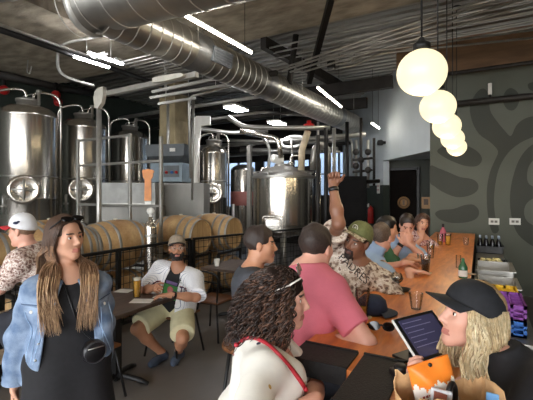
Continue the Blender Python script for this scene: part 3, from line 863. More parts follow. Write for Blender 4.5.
# ------------------------------------------------------------------ spiral duct
def spiral_duct(a, c_, r, pitch, name, label, group=None, caps=True):
    a, c_ = A(a, float), A(c_, float)
    root = empty(name, a, label, 'duct', group)
    b = MB(); b.tube([a, c_], r, 40, caps=False); b.tube([c_, a], r * .985, 40, caps=False); sm(b.build('duct_wall', GALV, root))
    L = np.linalg.norm(c_ - a); d = (c_ - a) / L
    nx = nrm(np.cross(d, A([0, 0, 1.0]))); ny = np.cross(d, nx)
    turns = L / pitch; n = int(turns * 28)
    b = MB(); b.tube([a + d * (L * t) + (r + .002) * (math.cos(2 * math.pi * turns * t) * nx + math.sin(2 * math.pi * turns * t) * ny) for t in np.linspace(0, 1, n)], .007, 4, caps=True)
    b.build('spiral_seam', mat('duct_seam', (200, 198, 192), .35, .8), root)
    return root, d
DZ, DR = 3.68, .25
da, dc = A([-3.43, 2.64, DZ]), A([-3.0, 10.4, DZ])
root, dd = spiral_duct(da, dc, DR, .16, 'spiral_duct', 'long round spiral duct running back over the brewery')
for t, w in ((1.25, .3), (3.0, .24), (6.3, .24)):
    p = da + dd * t
    b = MB(); b.tube([p, p + dd * w], DR + .008, 40, caps=False); b.build('coupling_band', mat('duct_band', (150, 152, 154), .45, .85), root)
for t in (1.2, 4.1, 7.0):
    p = da + dd * t
    for s in (-1, 1):
        b = MB(); b.tube([p + A([s * .26, 0, 0]), A([p[0] + s * .26, p[1], ZS + .02])], .006, 5); b.build('hanger_rod', GALVP, root)
# side registers
b = MB()
for t in (1.7,):
    p = da + dd * t; nn = nrm(A([.9, 0, -.15])); up = np.cross(dd, nn)
    c0 = p + nn * (DR + .0)
    M = Matrix(((dd[0], up[0], nn[0], c0[0]), (dd[1], up[1], nn[1], c0[1]), (dd[2], up[2], nn[2], c0[2]), (0, 0, 0, 1)))
    b.T = M; b.box((0, 0, .0), (.42, .2, .05), bev=.008)
    for k in range(5): b.box((0, -.07 + .035 * k, .028), (.36, .01, .01))
b.build('air_register', mat('register_grey', (118, 124, 132), .5, .4), root)
# cross duct overhead with elbow
ca, cb = A([-3.60, 2.66, DZ + .07]), A([3.8, 3.35, DZ + .07])
root, d2 = spiral_duct(cb, ca, DR + .04, .3, 'overhead_cross_duct', 'wide spiral duct crossing overhead at the top edge, capped beside the long duct')
b = MB(); ax2 = -d2
b.tube([ca - ax2 * .03, ca + ax2 * .03], DR + .065, 40)
b.tube([ca - ax2 * .16, ca - ax2 * .145], DR + .05, 40, caps=False)
b.build('end_flange', mat('pale_flange', (205, 204, 198), .4, .6), root)
for x in (-2.2, 0.4, 2.6):
    for s in (-1, 1):
        b = MB(); b.tube([(x, 2.94 + x * .107 + s * .30, DZ), (x, 2.94 + x * .107 + s * .30, ZS + .02)], .006, 5); b.build('hanger_rod', GALVP, root)
ca2 = A([-9.2, .95, 4.12]); cb2 = A([-5.0, .95, 4.12])
spiral_duct(WY(-20, -10, 2.9) , WY(28, -12, 2.9) + A([0, 0, .1]), .2, .3, 'short_duct', 'bright duct end showing at the top left corner')

# ------------------------------------------------------------------ linear lamps
LAMP = mat('lamp_diffuser', (255, 246, 230), .5, emit=30.0)
LAMPW = mat('tube_diffuser', (250, 250, 255), .5, emit=45.0)
def linear_lamp(a, c_, label, w=.024, h=.032, m=LAMP, group='linear lamps above the duct'):
    a, c_ = A(a, float), A(c_, float)
    root = empty('linear_lamp', (a + c_) / 2, label, 'lamp', group)
    b = MB(); b.bar(a + A([0, 0, h * .8]), c_ + A([0, 0, h * .8]), w * 1.1, h * .6); b.build('housing', WHITEP, root)
    b = MB(); b.bar(a, c_, w, h * .9); b.build('diffuser', m, root)
    b = MB()
    for t in (.12, .88):
        p = a + (c_ - a) * t
        b.tube([p + A([0, 0, h]), A([p[0], p[1], (ZS if p[1] < YS else ZD) + .0])], .004, 4)
    b.build('suspension_wire', DARKM, root)
    return root
linear_lamp((-2.72, 3.12, 3.65), (-2.66, 4.40, 3.65), 'long warm linear lamp nearest, beside the duct at the top')
linear_lamp((-2.50, 6.40, 3.65), (-2.60, 8.04, 3.65), 'warm linear lamp in the middle, right above the far part of the duct')
for i_, (x_, y_) in enumerate(((-2.72, -2.6), (-2.72, -.2), (.6, -2.6), (.6, -.6), (-6.2, -2.2), (-6.2, .2))):  # out-of-view fill lamps, added to brighten the people near the camera
    linear_lamp((x_, y_, 3.65), (x_, y_ + 1.3, 3.65), 'added unseen fill lamp over the street end, ' + ['left of the camera, near the doors', 'left of the camera, farther in', 'right of the camera, near the doors', 'right of the camera, farther in', 'by the left wall, near the doors', 'by the left wall, farther in'][i_], group='added fill lamps at the street end')
linear_lamp((-2.12, 8.75, 3.37), (-2.10, 9.4, 3.35), 'short warm linear lamp farthest away, near the grey wall')
# twin tube lamp by the left wall
a1, c1 = W(75, 56, 6.0), W(109, 68, 6.9)
a1, c1 = A([-5.55, 3.72, 3.93]), A([-5.52, 4.95, 3.93])
a1 = WZ(74, 56.5, 3.93); c1 = WZ(109, 67.5, 3.93)
root = empty('twin_tube_lamp', (a1 + c1) / 2, 'white twin tube lamp hanging under the concrete ceiling at upper left', 'lamp')
off = A([.34, .0, 0])
b = MB(); b.bar((a1 + off * .0 + (c1 - a1) * .5 + A([0, 0, .09])), (a1 + off + (c1 - a1) * .5 + A([0, 0, .09])), .06, .03); b.build('housing', WHITEP, root)
for s in (0, 1):
    b = MB(); b.bar(a1 + off * s, c1 + off * s, .03, .035); b.build('diffuser', LAMPW, root)
b = MB()
for t in (.15, .85):
    p = a1 + (c1 - a1) * t; b.tube([p + off * .5 + A([0, 0, .1]), A([p[0] + off[0] * .5, p[1] + off[1] * .5, ZS])], .005, 4)
b.build('suspension_wire', GALVP, root)
for px, py, d, lab in ((236, 109, 8.4, 'flat white panel lamp over the tanks, nearer of the two below the duct'), (277, 123.5, 10.0, 'flat white panel lamp farther back, left of the red valve')):
    p = W(px, py, d)
    root = empty('panel_lamp', p, lab, 'lamp', 'panel lamps in the brewery')
    b = MB(); b.box(p + A([0, 0, .035]), (.34, .56, .05), rz=.05, bev=.01); b.build('housing', WHITEP, root)
    b = MB(); b.box(p, (.30, .52, .02), rz=.05); b.build('diffuser', LAMPW, root)
    b = MB(); b.tube([p + A([0, .2, .05]), A([p[0], p[1] + .2, ZD])], .005, 4); b.tube([p + A([0, -.2, .05]), A([p[0], p[1] - .2, ZD])], .005, 4); b.build('suspension_wire', GALVP, root)

# ------------------------------------------------------------------ globe pendants over the bar
GLOBE = mat('globe_glass', (150, 140, 116), .35, emit=.98, emit_rgb=(255, 243, 202))
ordn = ['largest and nearest globe pendant over the bar', 'second globe pendant from the nearest, over the bar', 'third globe pendant from the nearest, middle of the row', 'fourth globe pendant from the nearest, over the bar', 'farthest globe pendant over the bar, by the painted wall']
for i in range(5):
    x, y, z = -.30, 2.46 + 1.02 * i, 2.48
    root = empty('globe_pendant', (x, y, z - .15), 'white round glowing ' + ordn[i], 'pendant lamp', 'globe pendants over the bar')
    b = MB(); b.ball((x, y, z), (.143, .143, .136), 32); b.build('globe', GLOBE, root)
    b = MB(); b.lathe([(.05, z + .135), (.05, z + .17), (.02, z + .19), (.012, z + .21)], (x, y, 0), 14); b.build('cap', BLACKM, root)
    b = MB(); b.tube([(x, y, z + .2), (x, y, (ZS if y < YS else ZD) - .02)], .006, 6); b.build('cord', BLACKM, root)
    b = MB(); b.lathe([(.06, -.03), (.06, 0)], (x, y, (ZS if y < YS else ZD)), 14); b.build('ceiling_rose', BLACKM, root)
    l = bpy.data.lights.new('globe_glow', 'POINT'); l.energy = 9; l.color = (1, .80, .52); l.shadow_soft_size = .12
    lo = bpy.data.objects.new('globe_glow', l); COL.objects.link(lo); lo.location = (x, y, z - .23)

# ------------------------------------------------------------------ overhead services
def pipe(pts, r, m, name, label, cat='pipe', group=None, rad=.1, n=8):
    b = MB(); b.tube(bend(pts, rad) if len(pts) > 2 else pts, r, n)
    return single(b, name, m, label, cat, group)
# black pipe and light conduit along the left
pipe([(-5.72, 1.2, 4.0), (-5.70, 7.2, 4.0)], .045, BLACKM, 'black_service_pipe', 'black pipe hung along the concrete ceiling at upper left')
pipe([(-5.80, 1.2, 4.10), (-5.78, 5.0, 4.10)], .025, GALVP, 'ceiling_conduit', 'light conduit running just above the black pipe at upper left')
pipe([A([W(104, 40, 6.4)[0], W(104, 40, 6.4)[1], ZS + .005]), W(102, 36, 6.4), W(66, 42, 6.4), W(57.5, 50, 6.4), W(57.5, 70, 6.4), W(67, 78, 6.4), W(94, 86, 6.4)], .025, GALVP, 'looped_conduit', 'bent light conduit looping around the twin tube lamp', rad=.25)
pipe([W(28, 60, 7.2), W(27, 73, 7.2), W(30, 74, 7.2), W(31.5, 66, 7.2)], .012, GALVP, 'wire_hanger', 'small wire hook dangling under the ceiling at the far left', 'hook', rad=.03)
pipe([W(-5, 73.5, 8.3), W(60, 88, 9.6), W(120, 98, 11.5)], .09, DARKM, 'wall_beam', 'dark beam along the top of the green wall', 'beam')
for px, py, d in ((4, 90, 8.6), (56, 95, 9.4), (58, 102, 9.66)):
    b = MB(); b.ball(W(px, py, d), .11, 10); b.tube([W(px, py + 3, d), W(px, py - 12, d)], .045, 6, mi=1)
    single(b, 'red_pipe_fitting', [REDP, BLACKM], {4: 'red pipe fitting at the left edge above the tanks', 56: 'red pipe fitting high between the two left tanks', 58: 'red pipe fitting just below another, between the two left tanks'}[px], 'valve', 'red fittings above the tanks')
# conduit bundle running crosswise under the deck
k = 0
for i, (y0, z, x0, x1) in enumerate(((6.05, 4.38, -3.6, 4.2), (6.25, 4.36, -3.3, 4.2), (6.45, 4.34, -3.4, 4.2), (6.65, 4.36, -3.1, 4.2), (6.9, 4.32, -3.2, 4.2), (7.1, 4.30, -2.9, 4.2))):
    pipe([(x0, y0, z), (x1, y0 - .05, z)], .016, GALVP, 'crosswise_conduit', 'thin crosswise conduit under the ribbed deck, ' + ['first', 'second', 'third', 'fourth', 'fifth', 'sixth'][i] + ' from the concrete slab edge', 'pipe', 'crosswise conduits under the deck')
# slanting conduits
for i, (a, c_) in enumerate(((W(277, 70, 6.0), W(500, -6, 4.2)), (W(282, 71, 6.0), W(515, -5, 4.2)), (W(290, 72, 6.0), W(533, -4, 4.2)), (W(300, 73, 6.0), W(545, 0, 4.2)))):
    pipe([a, c_], .015, GALVP, 'slanting_conduit', 'light conduit slanting up to the right beneath the deck, ' + ['uppermost', 'second', 'third', 'lowest'][i] + ' of the four', 'pipe', 'slanting conduits')
pipe([W(330, 66, 6.2), W(352, 62, 6.2), W(372, 51, 6.2), W(384, 50, 6.2), W(533, 30, 5.4)], .016, GALVP, 'kinked_conduit', 'conduit with a double kink left of the globe pendants', rad=.2)
pipe([W(336, 69, 6.2), W(356, 65, 6.2), W(377, 54, 6.2), W(390, 52.5, 6.2), W(533, 38, 5.4)], .016, GALVP, 'kinked_conduit', 'lower conduit with a double kink left of the globe pendants', rad=.2)
b = MB(); q = W(333, 58, 6.1); b.box(q, (.2, .12, .1), rz=.2, bev=.01); b.box(q + A([-.03, 0, -.1]), (.12, .1, .12), rz=.2, mi=1, bev=.01)
b.tube(bend([q + A([.08, 0, 0]), q + A([.2, 0, -.1]), q + A([.3, 0, -.12]), q + A([.34, 0, .0])], .05), .012, 6)
single(b, 'junction_box', [GALVP, BLACKM], 'grey junction box with black unit under the deck, left of the globes', 'box')
# dark hangers and beam
pipe([(WY(296, 0, 6.3)[0], 6.3, ZD), (WY(289, 0, 6.3)[0], 6.3, 3.75)], .055, DARKM, 'rusty_drop_pipe', 'rusty dark pipe dropping from the slab behind the duct', 'pipe')
b = MB(); b.bar(W(331, -1, 5.25), W(309, 82, 6.6), .08, .10); single(b, 'dark_brace', BLACKM, 'long black slanting brace crossing the ribbed deck', 'beam')
b = MB(); b.bar((-3.35, 5.95, 4.45), (-3.0, 9.2, 4.45), .12, .2); single(b, 'deck_joist', DARKM, 'dark steel joist along the left edge of the ribbed deck', 'beam')
for y0, z, lab in ((8.6, 4.2, 'dark crosswise joist under the deck, nearest'), (9.8, 4.1, 'dark crosswise joist under the deck, in the middle'), (11.0, 4.0, 'dark crosswise joist under the deck, farthest')):
    b = MB(); b.bar((-9, y0, z), (-1.2 - (y0 - 8) * .72, y0, z), .14, .26); single(b, 'cross_joist', DARKM, lab, 'beam', 'dark joists over the brewery')
for i, (a, c_, r) in enumerate((((-9, 7.6, 3.95), (-3.6, 7.4, 3.95), .05), ((-9, 8.3, 3.7), (-3.7, 8.2, 3.7), .035), ((-8.8, 9.4, 3.22), (-2.4, 9.3, 3.22), .06), ((-8.8, 10.9, 3.3), (-3.2, 10.9, 3.25), .05), ((-8.6, 11.6, 3.2), (-3.9, 11.7, 3.2), .07))):
    pipe([a, c_], r, GALVP if i % 2 == 0 else DARKM, 'brewery_cross_pipe', ['pale', 'dark', 'pale', 'dark', 'pale'][i] + ' crosswise pipe over the brewery, ' + ['nearest', 'second', 'third', 'fourth', 'farthest'][i] + ' row', 'pipe', 'crosswise pipes over the brewery')
b = MB()
p0, p1 = A([-6.6, 4.0, 3.9]), A([-4.6, 4.0, 3.9])
for k in range(8): b.tube([(-5.4 + .0 * k, 4.55 + .12 * k, 4.02), (-4.1, 4.55 + .12 * k, 4.02)], .018, 6)
b.box((-5.38, 5.0, 4.05), (.06, 1.1, .04)); b.box((-4.12, 5.0, 4.05), (.06, 1.1, .04))
single(b, 'pipe_grille', GALVP, 'flat rack of parallel pipes under the ceiling left of the duct', 'rack')
pipe([(-5.5, 5.6, 3.75), (-2.9, 5.6, 3.75)], .05, DARKM, 'dark_cross_rail', 'dark rail crossing beneath the pipe rack left of the duct', 'beam')
# long wall pipe on the mural wall with a small sprinkler
pa = WY(432, 112, YM - .15); pb = WY(545, 108, YM - .15)
pipe([(-.9, YM - .15, 3.42), (3.6, YM - .15, 3.42)], .055, DARKM, 'wall_pipe', 'dark brown pipe along the painted wall behind the globes')
pipe([(-1.1, YM - .35, 3.93), (3.6, YM - .35, 3.93)], .035, DARKM, 'upper_wall_pipe', 'thin dark pipe under the brown timber above the painted wall')
q = WY(490, 100, YM - .15); b = MB(); b.box((q[0], q[1], 3.62), (.06, .06, .2), bev=.01); b.tube([(q[0], q[1], 3.42), (q[0], q[1], 3.55)], .02, 6, mi=1); single(b, 'wall_sensor', [WHITEP, DARKM], 'small white sensor standing on the dark wall pipe', 'sensor')
q = on_diag(385, 3.0); b = MB(); b.lathe([(.07, 0), (.08, .06), (.06, .12)], (q[0] - .08, q[1] - .05, 2.98), 12); b.box((q[0], q[1], 3.04), (.1, .1, .06), rz=ang, mi=0); single(b, 'wall_camera', BLACKP, 'small black camera on the grey wall left of the opening', 'camera')

# more services over the brewery
for i, (pts, r, m, lab) in enumerate((
    ([W(205, 120, 9.2), W(262, 112, 9.6), W(340, 118, 10.0)], .035, GALVP, 'pale thin pipe looping over the panel lamps'),
    ([W(196, 128, 9.0), W(230, 133, 9.2), W(268, 131, 9.2)], .05, GALVP, 'pale pipe sagging under the nearer panel lamp'),
    ([W(222, 140, 10.5), W(300, 143, 10.5), W(345, 140, 10.8)], .045, STEEL_D, 'steel pipe level with the kettle motor, farther back'),
    ([W(240, 150, 11.4), W(318, 152, 11.4)], .07, GALVP, 'pale thick pipe just above the rear windows'),
    ([W(262, 136, 9.9), W(270, 148, 9.9), W(268, 176, 9.9)], .04, GALVP, 'pale pipe dropping behind the kettle motor'),
    ([W(292, 140, 9.8), W(292, 168, 9.8)], .03, STEEL_D, 'short upright pipe left of the cream pipe'),
    ([W(318, 122, 8.9), W(318, 150, 8.9), W(340, 152, 8.9)], .03, GALVP, 'pale pipe bending right under the end of the duct'),
    ([W(330, 140, 9.6), W(352, 138, 9.8), W(352, 168, 9.8)], .03, GALVP, 'pale pipe bending down beside the meter group'))):
    pipe(pts, r, m, 'process_pipe', lab, 'pipe', 'process pipes over the kettle', rad=.2)
c_ = W(293, 142, 10.2)
b = MB(); b.tube([c_ + A([.34 * math.cos(t), .1 * math.sin(t), .16 * math.sin(t)]) for t in np.linspace(0, 2 * math.pi, 37)[:-1]], .05, 8, closed=True); single(b, 'coiled_hose', GALVP, 'big pale hose coil hung above the kettle', 'hose')
for k_, (px_1, d_1, h_1, r_1) in enumerate(((233, 10.6, 1.5, .05), (249, 9.6, 2.45, .06), (256, 9.9, 2.3, .045))):
    q_ = W(px_1, 200, d_1); pipe([(q_[0], q_[1], 0), (q_[0], q_[1], h_1)], r_1, STEEL_D, 'process_post', 'steel upright left of the kettle, ' + ['short and farthest left', 'tall in the middle', 'right beside the kettle'][k_], 'pipe', 'steel uprights left of the kettle')
# ------------------------------------------------------------------ the bar
ZT = 1.07
BX0, BX1, BY0, BY1 = -.70, -.06, 1.46, 7.7
b = MB()
b.prism([(BX0, BY0), (-.43, BY0), (-.43, .95), (BX1, .95), (BX1, BY1), (BX0, BY1)], ZT - .06, ZT)
root = empty('bar_counter', (-.35, 4.5, 0), 'long bar counter with glossy honey wood top running to the painted wall', 'bar')
b.build('bar_top', BARW, root)
b = MB(); b.box((-.21, (BY0 + BY1) / 2 + .1, .505), (.30, BY1 - BY0 - .3, 1.01)); b.build('bar_body', mat('charcoal_panel', (44, 40, 37), .6), root)
b = MB(); b.tube([(-.44, BY0 + .2, .2), (-.44, BY1 - .1, .2)], .022, 10)
for y in np.linspace(BY0 + .3, BY1 - .3, 6): b.tube([(-.44, y, .2), (-.35, y, .2)], .012, 6)
b.build('foot_rail', BLACKM, root)
b = MB(); b.box((-.5725, 1.541, ZT + .006), (.245, .178, .01)); b.box((-.572, 1.622, ZT + .013), (.24, .012, .006)); b.box((-.5725, 1.452, ZT - .024), (.245, .008, .07))
single(b, 'bar_mat', RUBBER, 'black rubber bar mat nearest the curly haired woman', 'mat', 'rubber mats at the end of the bar')
def rubmat(x0, x1, y0, y1, lab):
    b = MB(); b.box(((x0 + x1) / 2, (y0 + y1) / 2, ZT + .005), (x1 - x0, y1 - y0, .01), bev=.003)
    b.box(((x0 + x1) / 2, y0 + .008, ZT + .012), (x1 - x0, .012, .006)); b.box(((x0 + x1) / 2, y1 - .008, ZT + .012), (x1 - x0, .012, .006))
    single(b, 'bar_mat', RUBBER, lab, 'mat', 'rubber mats at the end of the bar')
rubmat(-.425, -.26, 1.2, 1.63, 'black rubber bar mat between the other mat and the tablet')

# drinkware -----------------------------------------------------------
GLS = glass_mat('clear_glass', (215, 220, 220), .03)
AMBER = mat('amber_beer', (196, 140, 48), .15, 0, .05); GOLD = mat('hazy_beer', (226, 168, 62), .2, 0, .05)
DARKB = mat('dark_beer', (26, 13, 9), .1, 0, .1); FOAM = mat('beer_foam', (232, 222, 200), .7)
COAST = mat('paper_coaster', (206, 186, 152), .8)
def glass(p, prof, fill, fm, label, name='pint_glass', cat='glass', foam=0.0, group=None, stem=None):
    x, y, z = p
    root = empty(name, p, label, cat, group)
    b = MB(); inner = [(r - .003, zz) for r, zz in prof][::-1]
    b.lathe([(0, prof[0][1])] + prof + inner + [(0, prof[0][1] + .006)], (x, y, z), 24, caps=False); sm(b.build('glass_wall', GLS, root), 60)
    if fm:
        b = MB(); q = [(r - .0045, zz) for r, zz in prof if zz <= fill]
        q = [(q[0][0], prof[0][1] + .008)] + [t for t in q if t[1] > prof[0][1] + .01] + [(np.interp(fill, [t[1] for t in prof], [t[0] for t in prof]) - .0045, fill)]
        b.lathe([(0, q[0][1])] + q + [(0, fill)], (x, y, z), 24, caps=False); b.build('beer', fm, root)
    if foam:
        r = np.interp(fill, [t[1] for t in prof], [t[0] for t in prof]) - .0045
        b = MB(); b.lathe([(0, fill + .001), (r, fill + .001), (r, fill + foam), (0, fill + foam + .004)], (x, y, z), 24, caps=False); b.build('foam', FOAM, root)
    return root
PINT = [(.030, 0), (.031, .01), (.036, .08), (.043, .15), (.044, .155)]
TUMB = [(.028, 0), (.029, .01), (.034, .06), (.038, .10)]
WEIZ = [(.032, 0), (.029, .016), (.030, .04), (.036, .09), (.041, .125), (.039, .155)]
def coaster(p, lab, r=.05):
    b = MB(); b.lathe([(r, 0), (r, .004)], (p[0], p[1], p[2]), 24); single(b, 'coaster', COAST, lab, 'coaster')
ZC = ZT + .001
p = WZ(362.5, 317, ZT); coaster((p[0], p[1], ZC), 'round paper coaster under the nearly empty beer glass')
glass((p[0], p[1], ZC + .0045), WEIZ, .05, AMBER, 'tall nearly empty beer glass with amber dregs in front of the man in camouflage shirt', 'beer_glass')
# snifter on black tray
p = WZ(397, 291, ZT)
root = empty('snack_tray', (p[0], p[1], ZC), 'small oval black tray under the stemmed glass of dark beer', 'tray')
b = MB(); rows = []
M = Matrix.Translation((p[0], p[1], ZC)) @ Matrix.Rotation(YAW, 4, 'Z') @ Matrix.Diagonal((1.25, .8, 1, 1))
b.lathe([(0, 0), (.06, 0), (.075, .018), (.078, .018), (.064, -.0), (0, .004)], (0, 0, 0), 28, M=M, caps=False); b.build('tray_body', BLACKP, root)
SN = [(.032, 0), (.030, .004), (.006, .010), (.005, .04), (.012, .045), (.038, .068), (.043, .085), (.036, .110), (.031, .122)]
gp = (p[0], p[1] - .005, ZC + .006)
root = empty('snifter_glass', gp, 'stemmed snifter glass half full of dark beer on the small black tray', 'glass')
b = MB(); b.lathe([(0, 0)] + SN + [(r - .002, z) for r, z in SN[:3:-1]] + [(0, .048)], gp, 24, caps=False); sm(b.build('glass_wall', GLS, root), 60)
b = MB(); b.lathe([(0, .047), (.012, .049), (.035, .069), (.0395, .084), (.0, .084)], gp, 24, caps=False); b.build('beer', DARKB, root)
p = WZ(416, 309, ZT); glass((p[0], p[1], ZC), [(.028, 0), (.03, .01), (.037, .06), (.042, .095)], 0, None, 'empty clear ribbed cup on the bar right above the tablet', 'clear_cup', 'cup')
p = WZ(425.5, 273, ZT); coaster((p[0], p[1], ZC), 'round coaster under the pint of black beer', .052)
glass((p[0], p[1], ZC + .0045), PINT, .11, DARKB, 'pint glass of black beer standing in the middle of the bar', 'pint_glass')
for i, (px, py, prof, fl, m, lab) in enumerate(((421, 264, TUMB, .03, None, 'empty clear tumbler just left behind the pint of black beer'), (430.5, 258, PINT, .02, None, 'empty pint glass right behind the pint of black beer'),
        (431.5, 249, TUMB, .05, AMBER, 'small glass of amber beer before the far woman'), (414, 249, SN[3:], 0, None, None), (405, 262, None, 0, None, None), (440, 245, PINT, .05, AMBER, 'pint glass with amber drink left of the pink bottle'), (448, 245, PINT, .12, GOLD, 'full glass of golden beer right of the pink bottle'), (466, 245, TUMB, 0, None, 'short clear tumbler at the far right end of the bar'), (458.5, 268, [(.022, 0), (.023, .01), (.023, .12)], 0, None, 'narrow clear glass left of the small green bottle'))):
    if not lab: continue
    p = WZ(px, py, ZT); glass((p[0], p[1], ZC), prof, fl, m, lab, 'pint_glass' if prof is PINT else 'tumbler')
p = WZ(443, 242, ZT); root = empty('pink_bottle', (p[0], p[1], ZC), 'bottle with pink label and black cap at the far end of the bar', 'bottle')
b = MB(); b.lathe([(.04, 0), (.042, .01), (.042, .15), (.03, .18), (.016, .2), (.016, .22)], (p[0], p[1], ZC), 20); b.build('bottle_body', mat('pink_drink', (196, 104, 122), .25), root)
b = MB(); b.lathe([(.019, .215), (.019, .255), (.012, .262)], (p[0], p[1], ZC), 14); b.build('cap', BLACKP, root)
p = WZ(463, 278, ZT); root = empty('green_bottle', (p[0], p[1], ZC), 'small green bottle with white label near the right edge of the bar', 'bottle')
b = MB(); b.lathe([(.03, 0), (.034, .008), (.034, .09), (.02, .12), (.012, .135), (.012, .16)], (p[0], p[1], ZC), 20); b.build('bottle_body', mat('green_glass', (58, 104, 72), .15), root)
b = MB(); b.lathe([(.035, .015), (.035, .065)], (p[0], p[1], ZC), 20, caps=False); b.build('label', WHITEP, root)
p = WZ(470.5, 275, ZT); b = MB(); b.bar((p[0] - .05, p[1] + .01, ZC + .008), (p[0] + .04, p[1] - .005, ZC + .008), .03, .008); b.ball((p[0] - .05, p[1] + .01, ZC + .008), (.026, .02, .008), 10); single(b, 'wooden_spoon', PLANKW, 'short wooden spoon lying beside the small green bottle', 'spoon')

# navy cap lying on the bar
p = WZ(372, 313, ZT)
root = empty('navy_cap', (p[0], p[1], ZC), 'dark navy cap lying on the bar behind the nearly empty beer glass', 'cap')
NAVY = mat('navy_cloth', (38, 46, 66), .85, 0, .15, 30)
M = Matrix.Translation((p[0], p[1], ZC)) @ Matrix.Rotation(.5, 4, 'Z')
b = MB(); b.lathe([(.085, 0), (.088, .03), (.078, .075), (.05, .10), (0, .108)], (0, 0, 0), 24, M=M @ Matrix.Diagonal((1, .85, 1, 1))); b.build('crown', NAVY, root)
b = MB(); rows = []
for t in np.linspace(0, 1, 6): rows.append([M @ Vector(((.075 + .07 * t * math.cos(a) ** .8) * math.cos(a), (.07 + .06 * t) * math.sin(a), .016 - .012 * t * t + .0)) for a in np.linspace(-1.2, 1.2, 13)])
b.grid([[tuple(v + Vector((0, 0, .004))) for v in r] for r in rows]); b.grid(rows); b.build('brim', NAVY, root)
# folded sunglasses on the bar
p = WZ(381, 330, ZT); root = empty('sunglasses', (p[0], p[1], ZC), 'black sunglasses lying on the bar left of the tablet', 'sunglasses')
M = Matrix.Translation((p[0], p[1], ZC)) @ Matrix.Rotation(YAW - .25, 4, 'Z')
for s in (-1, 1):
    b = MB(); b.prism([(s * .034 + .03 * math.cos(t), .028 + .022 * math.sin(t)) for t in np.linspace(0, 2 * math.pi, 21)[:-1]], -.003, .003, M=M @ Matrix.Translation((0, -.035, .0)) @ Matrix.Rotation(R(80), 4, 'X')); b.build('lens', mat('dark_lens', (12, 10, 10), .08), root)
    b = MB(); b.tube([M @ Vector((s * .066, -.03, .032)), M @ Vector((s * .05, .03, .02)), M @ Vector((-s * .02, .04, .006))], .0035, 6); b.build('temple', BLACKP, root)
b = MB(); b.tube([M @ Vector((-.012, -.034, .032)), M @ Vector((0, -.034, .036)), M @ Vector((.012, -.034, .032))], .004, 6); b.build('bridge', BLACKP, root)

# tablet on a wedge stand
BL_, BR_ = A([-.195, 1.548, 1.115]), A([-.074, 1.760, 1.115])
ex = nrm(BR_ - BL_); ey = nrm(A([-.866, .5, 1.0])); ez = np.cross(ex, ey)
wd, ht = .255, .185
root = empty('tablet_terminal', (-.16, 1.62, ZC), 'large tablet payment terminal with white edge tilted on a black stand on the bar', 'tablet')
Mt = Matrix(((ex[0], ey[0], ez[0], BL_[0]), (ex[1], ey[1], ez[1], BL_[1]), (ex[2], ey[2], ez[2], BL_[2]), (0, 0, 0, 1)))
def tb(cx, cy, cz, sx, sy, sz, bev=0): 
    b = MB(); b.T = Mt; b.box((cx, cy, cz), (sx, sy, sz), bev=bev); return b
tb(wd / 2, ht / 2, -.006, wd, ht, .014, .005).build('case', WHITEP, root)
tb(wd / 2, ht / 2, .0015, wd - .006, ht - .006, .003).build('bezel', BLACKP, root)
scr = mat('tablet_screen', (52, 50, 74), .12, emit=.14, emit_rgb=(110, 108, 150))
so = tb(wd / 2, ht / 2, .0035, wd - .04, ht - .03, .002).build('screen', scr, root)
b = MB(); b.T = Mt
for k, (y, L) in enumerate(((.155, .12), (.135, .16), (.115, .10), (.095, .15), (.075, .08), (.055, .13))): b.box((.03 + L / 2, y, .0047), (L, .003, .0008))
b.build('screen_text', mat('screen_lines', (120, 118, 150), .3, emit=.12), so)
b = MB(); m3 = BL_ + ex * wd / 2 + ey * ht * .55 - ez * .012
b.bar((m3[0], m3[1], m3[2]), (m3[0] - .03, m3[1] + .02, ZC + .01), .06, .03); b.box((m3[0] - .01, m3[1] + .0, ZC + .006), (.16, .16, .012), rz=math.atan2(ex[1], ex[0]), bev=.003); b.build('stand', BLACKP, root)
p = WZ(404, 366, ZT); root = empty('card_reader', (-.24, 1.47, ZC), 'small black card reader at the lower left corner of the tablet', 'card reader')
rb = (-.255, 1.50)
b = MB(); b.box((rb[0], rb[1], ZC + .012), (.07, .07, .024), rz=.5, bev=.008); b.build('reader_body', BLACKP, root)
b = MB(); b.lathe([(.026, .024), (.026, .04), (.02, .046), (0, .047)], (rb[0], rb[1], ZC), 18); b.build('reader_dial', BLACKM, root)

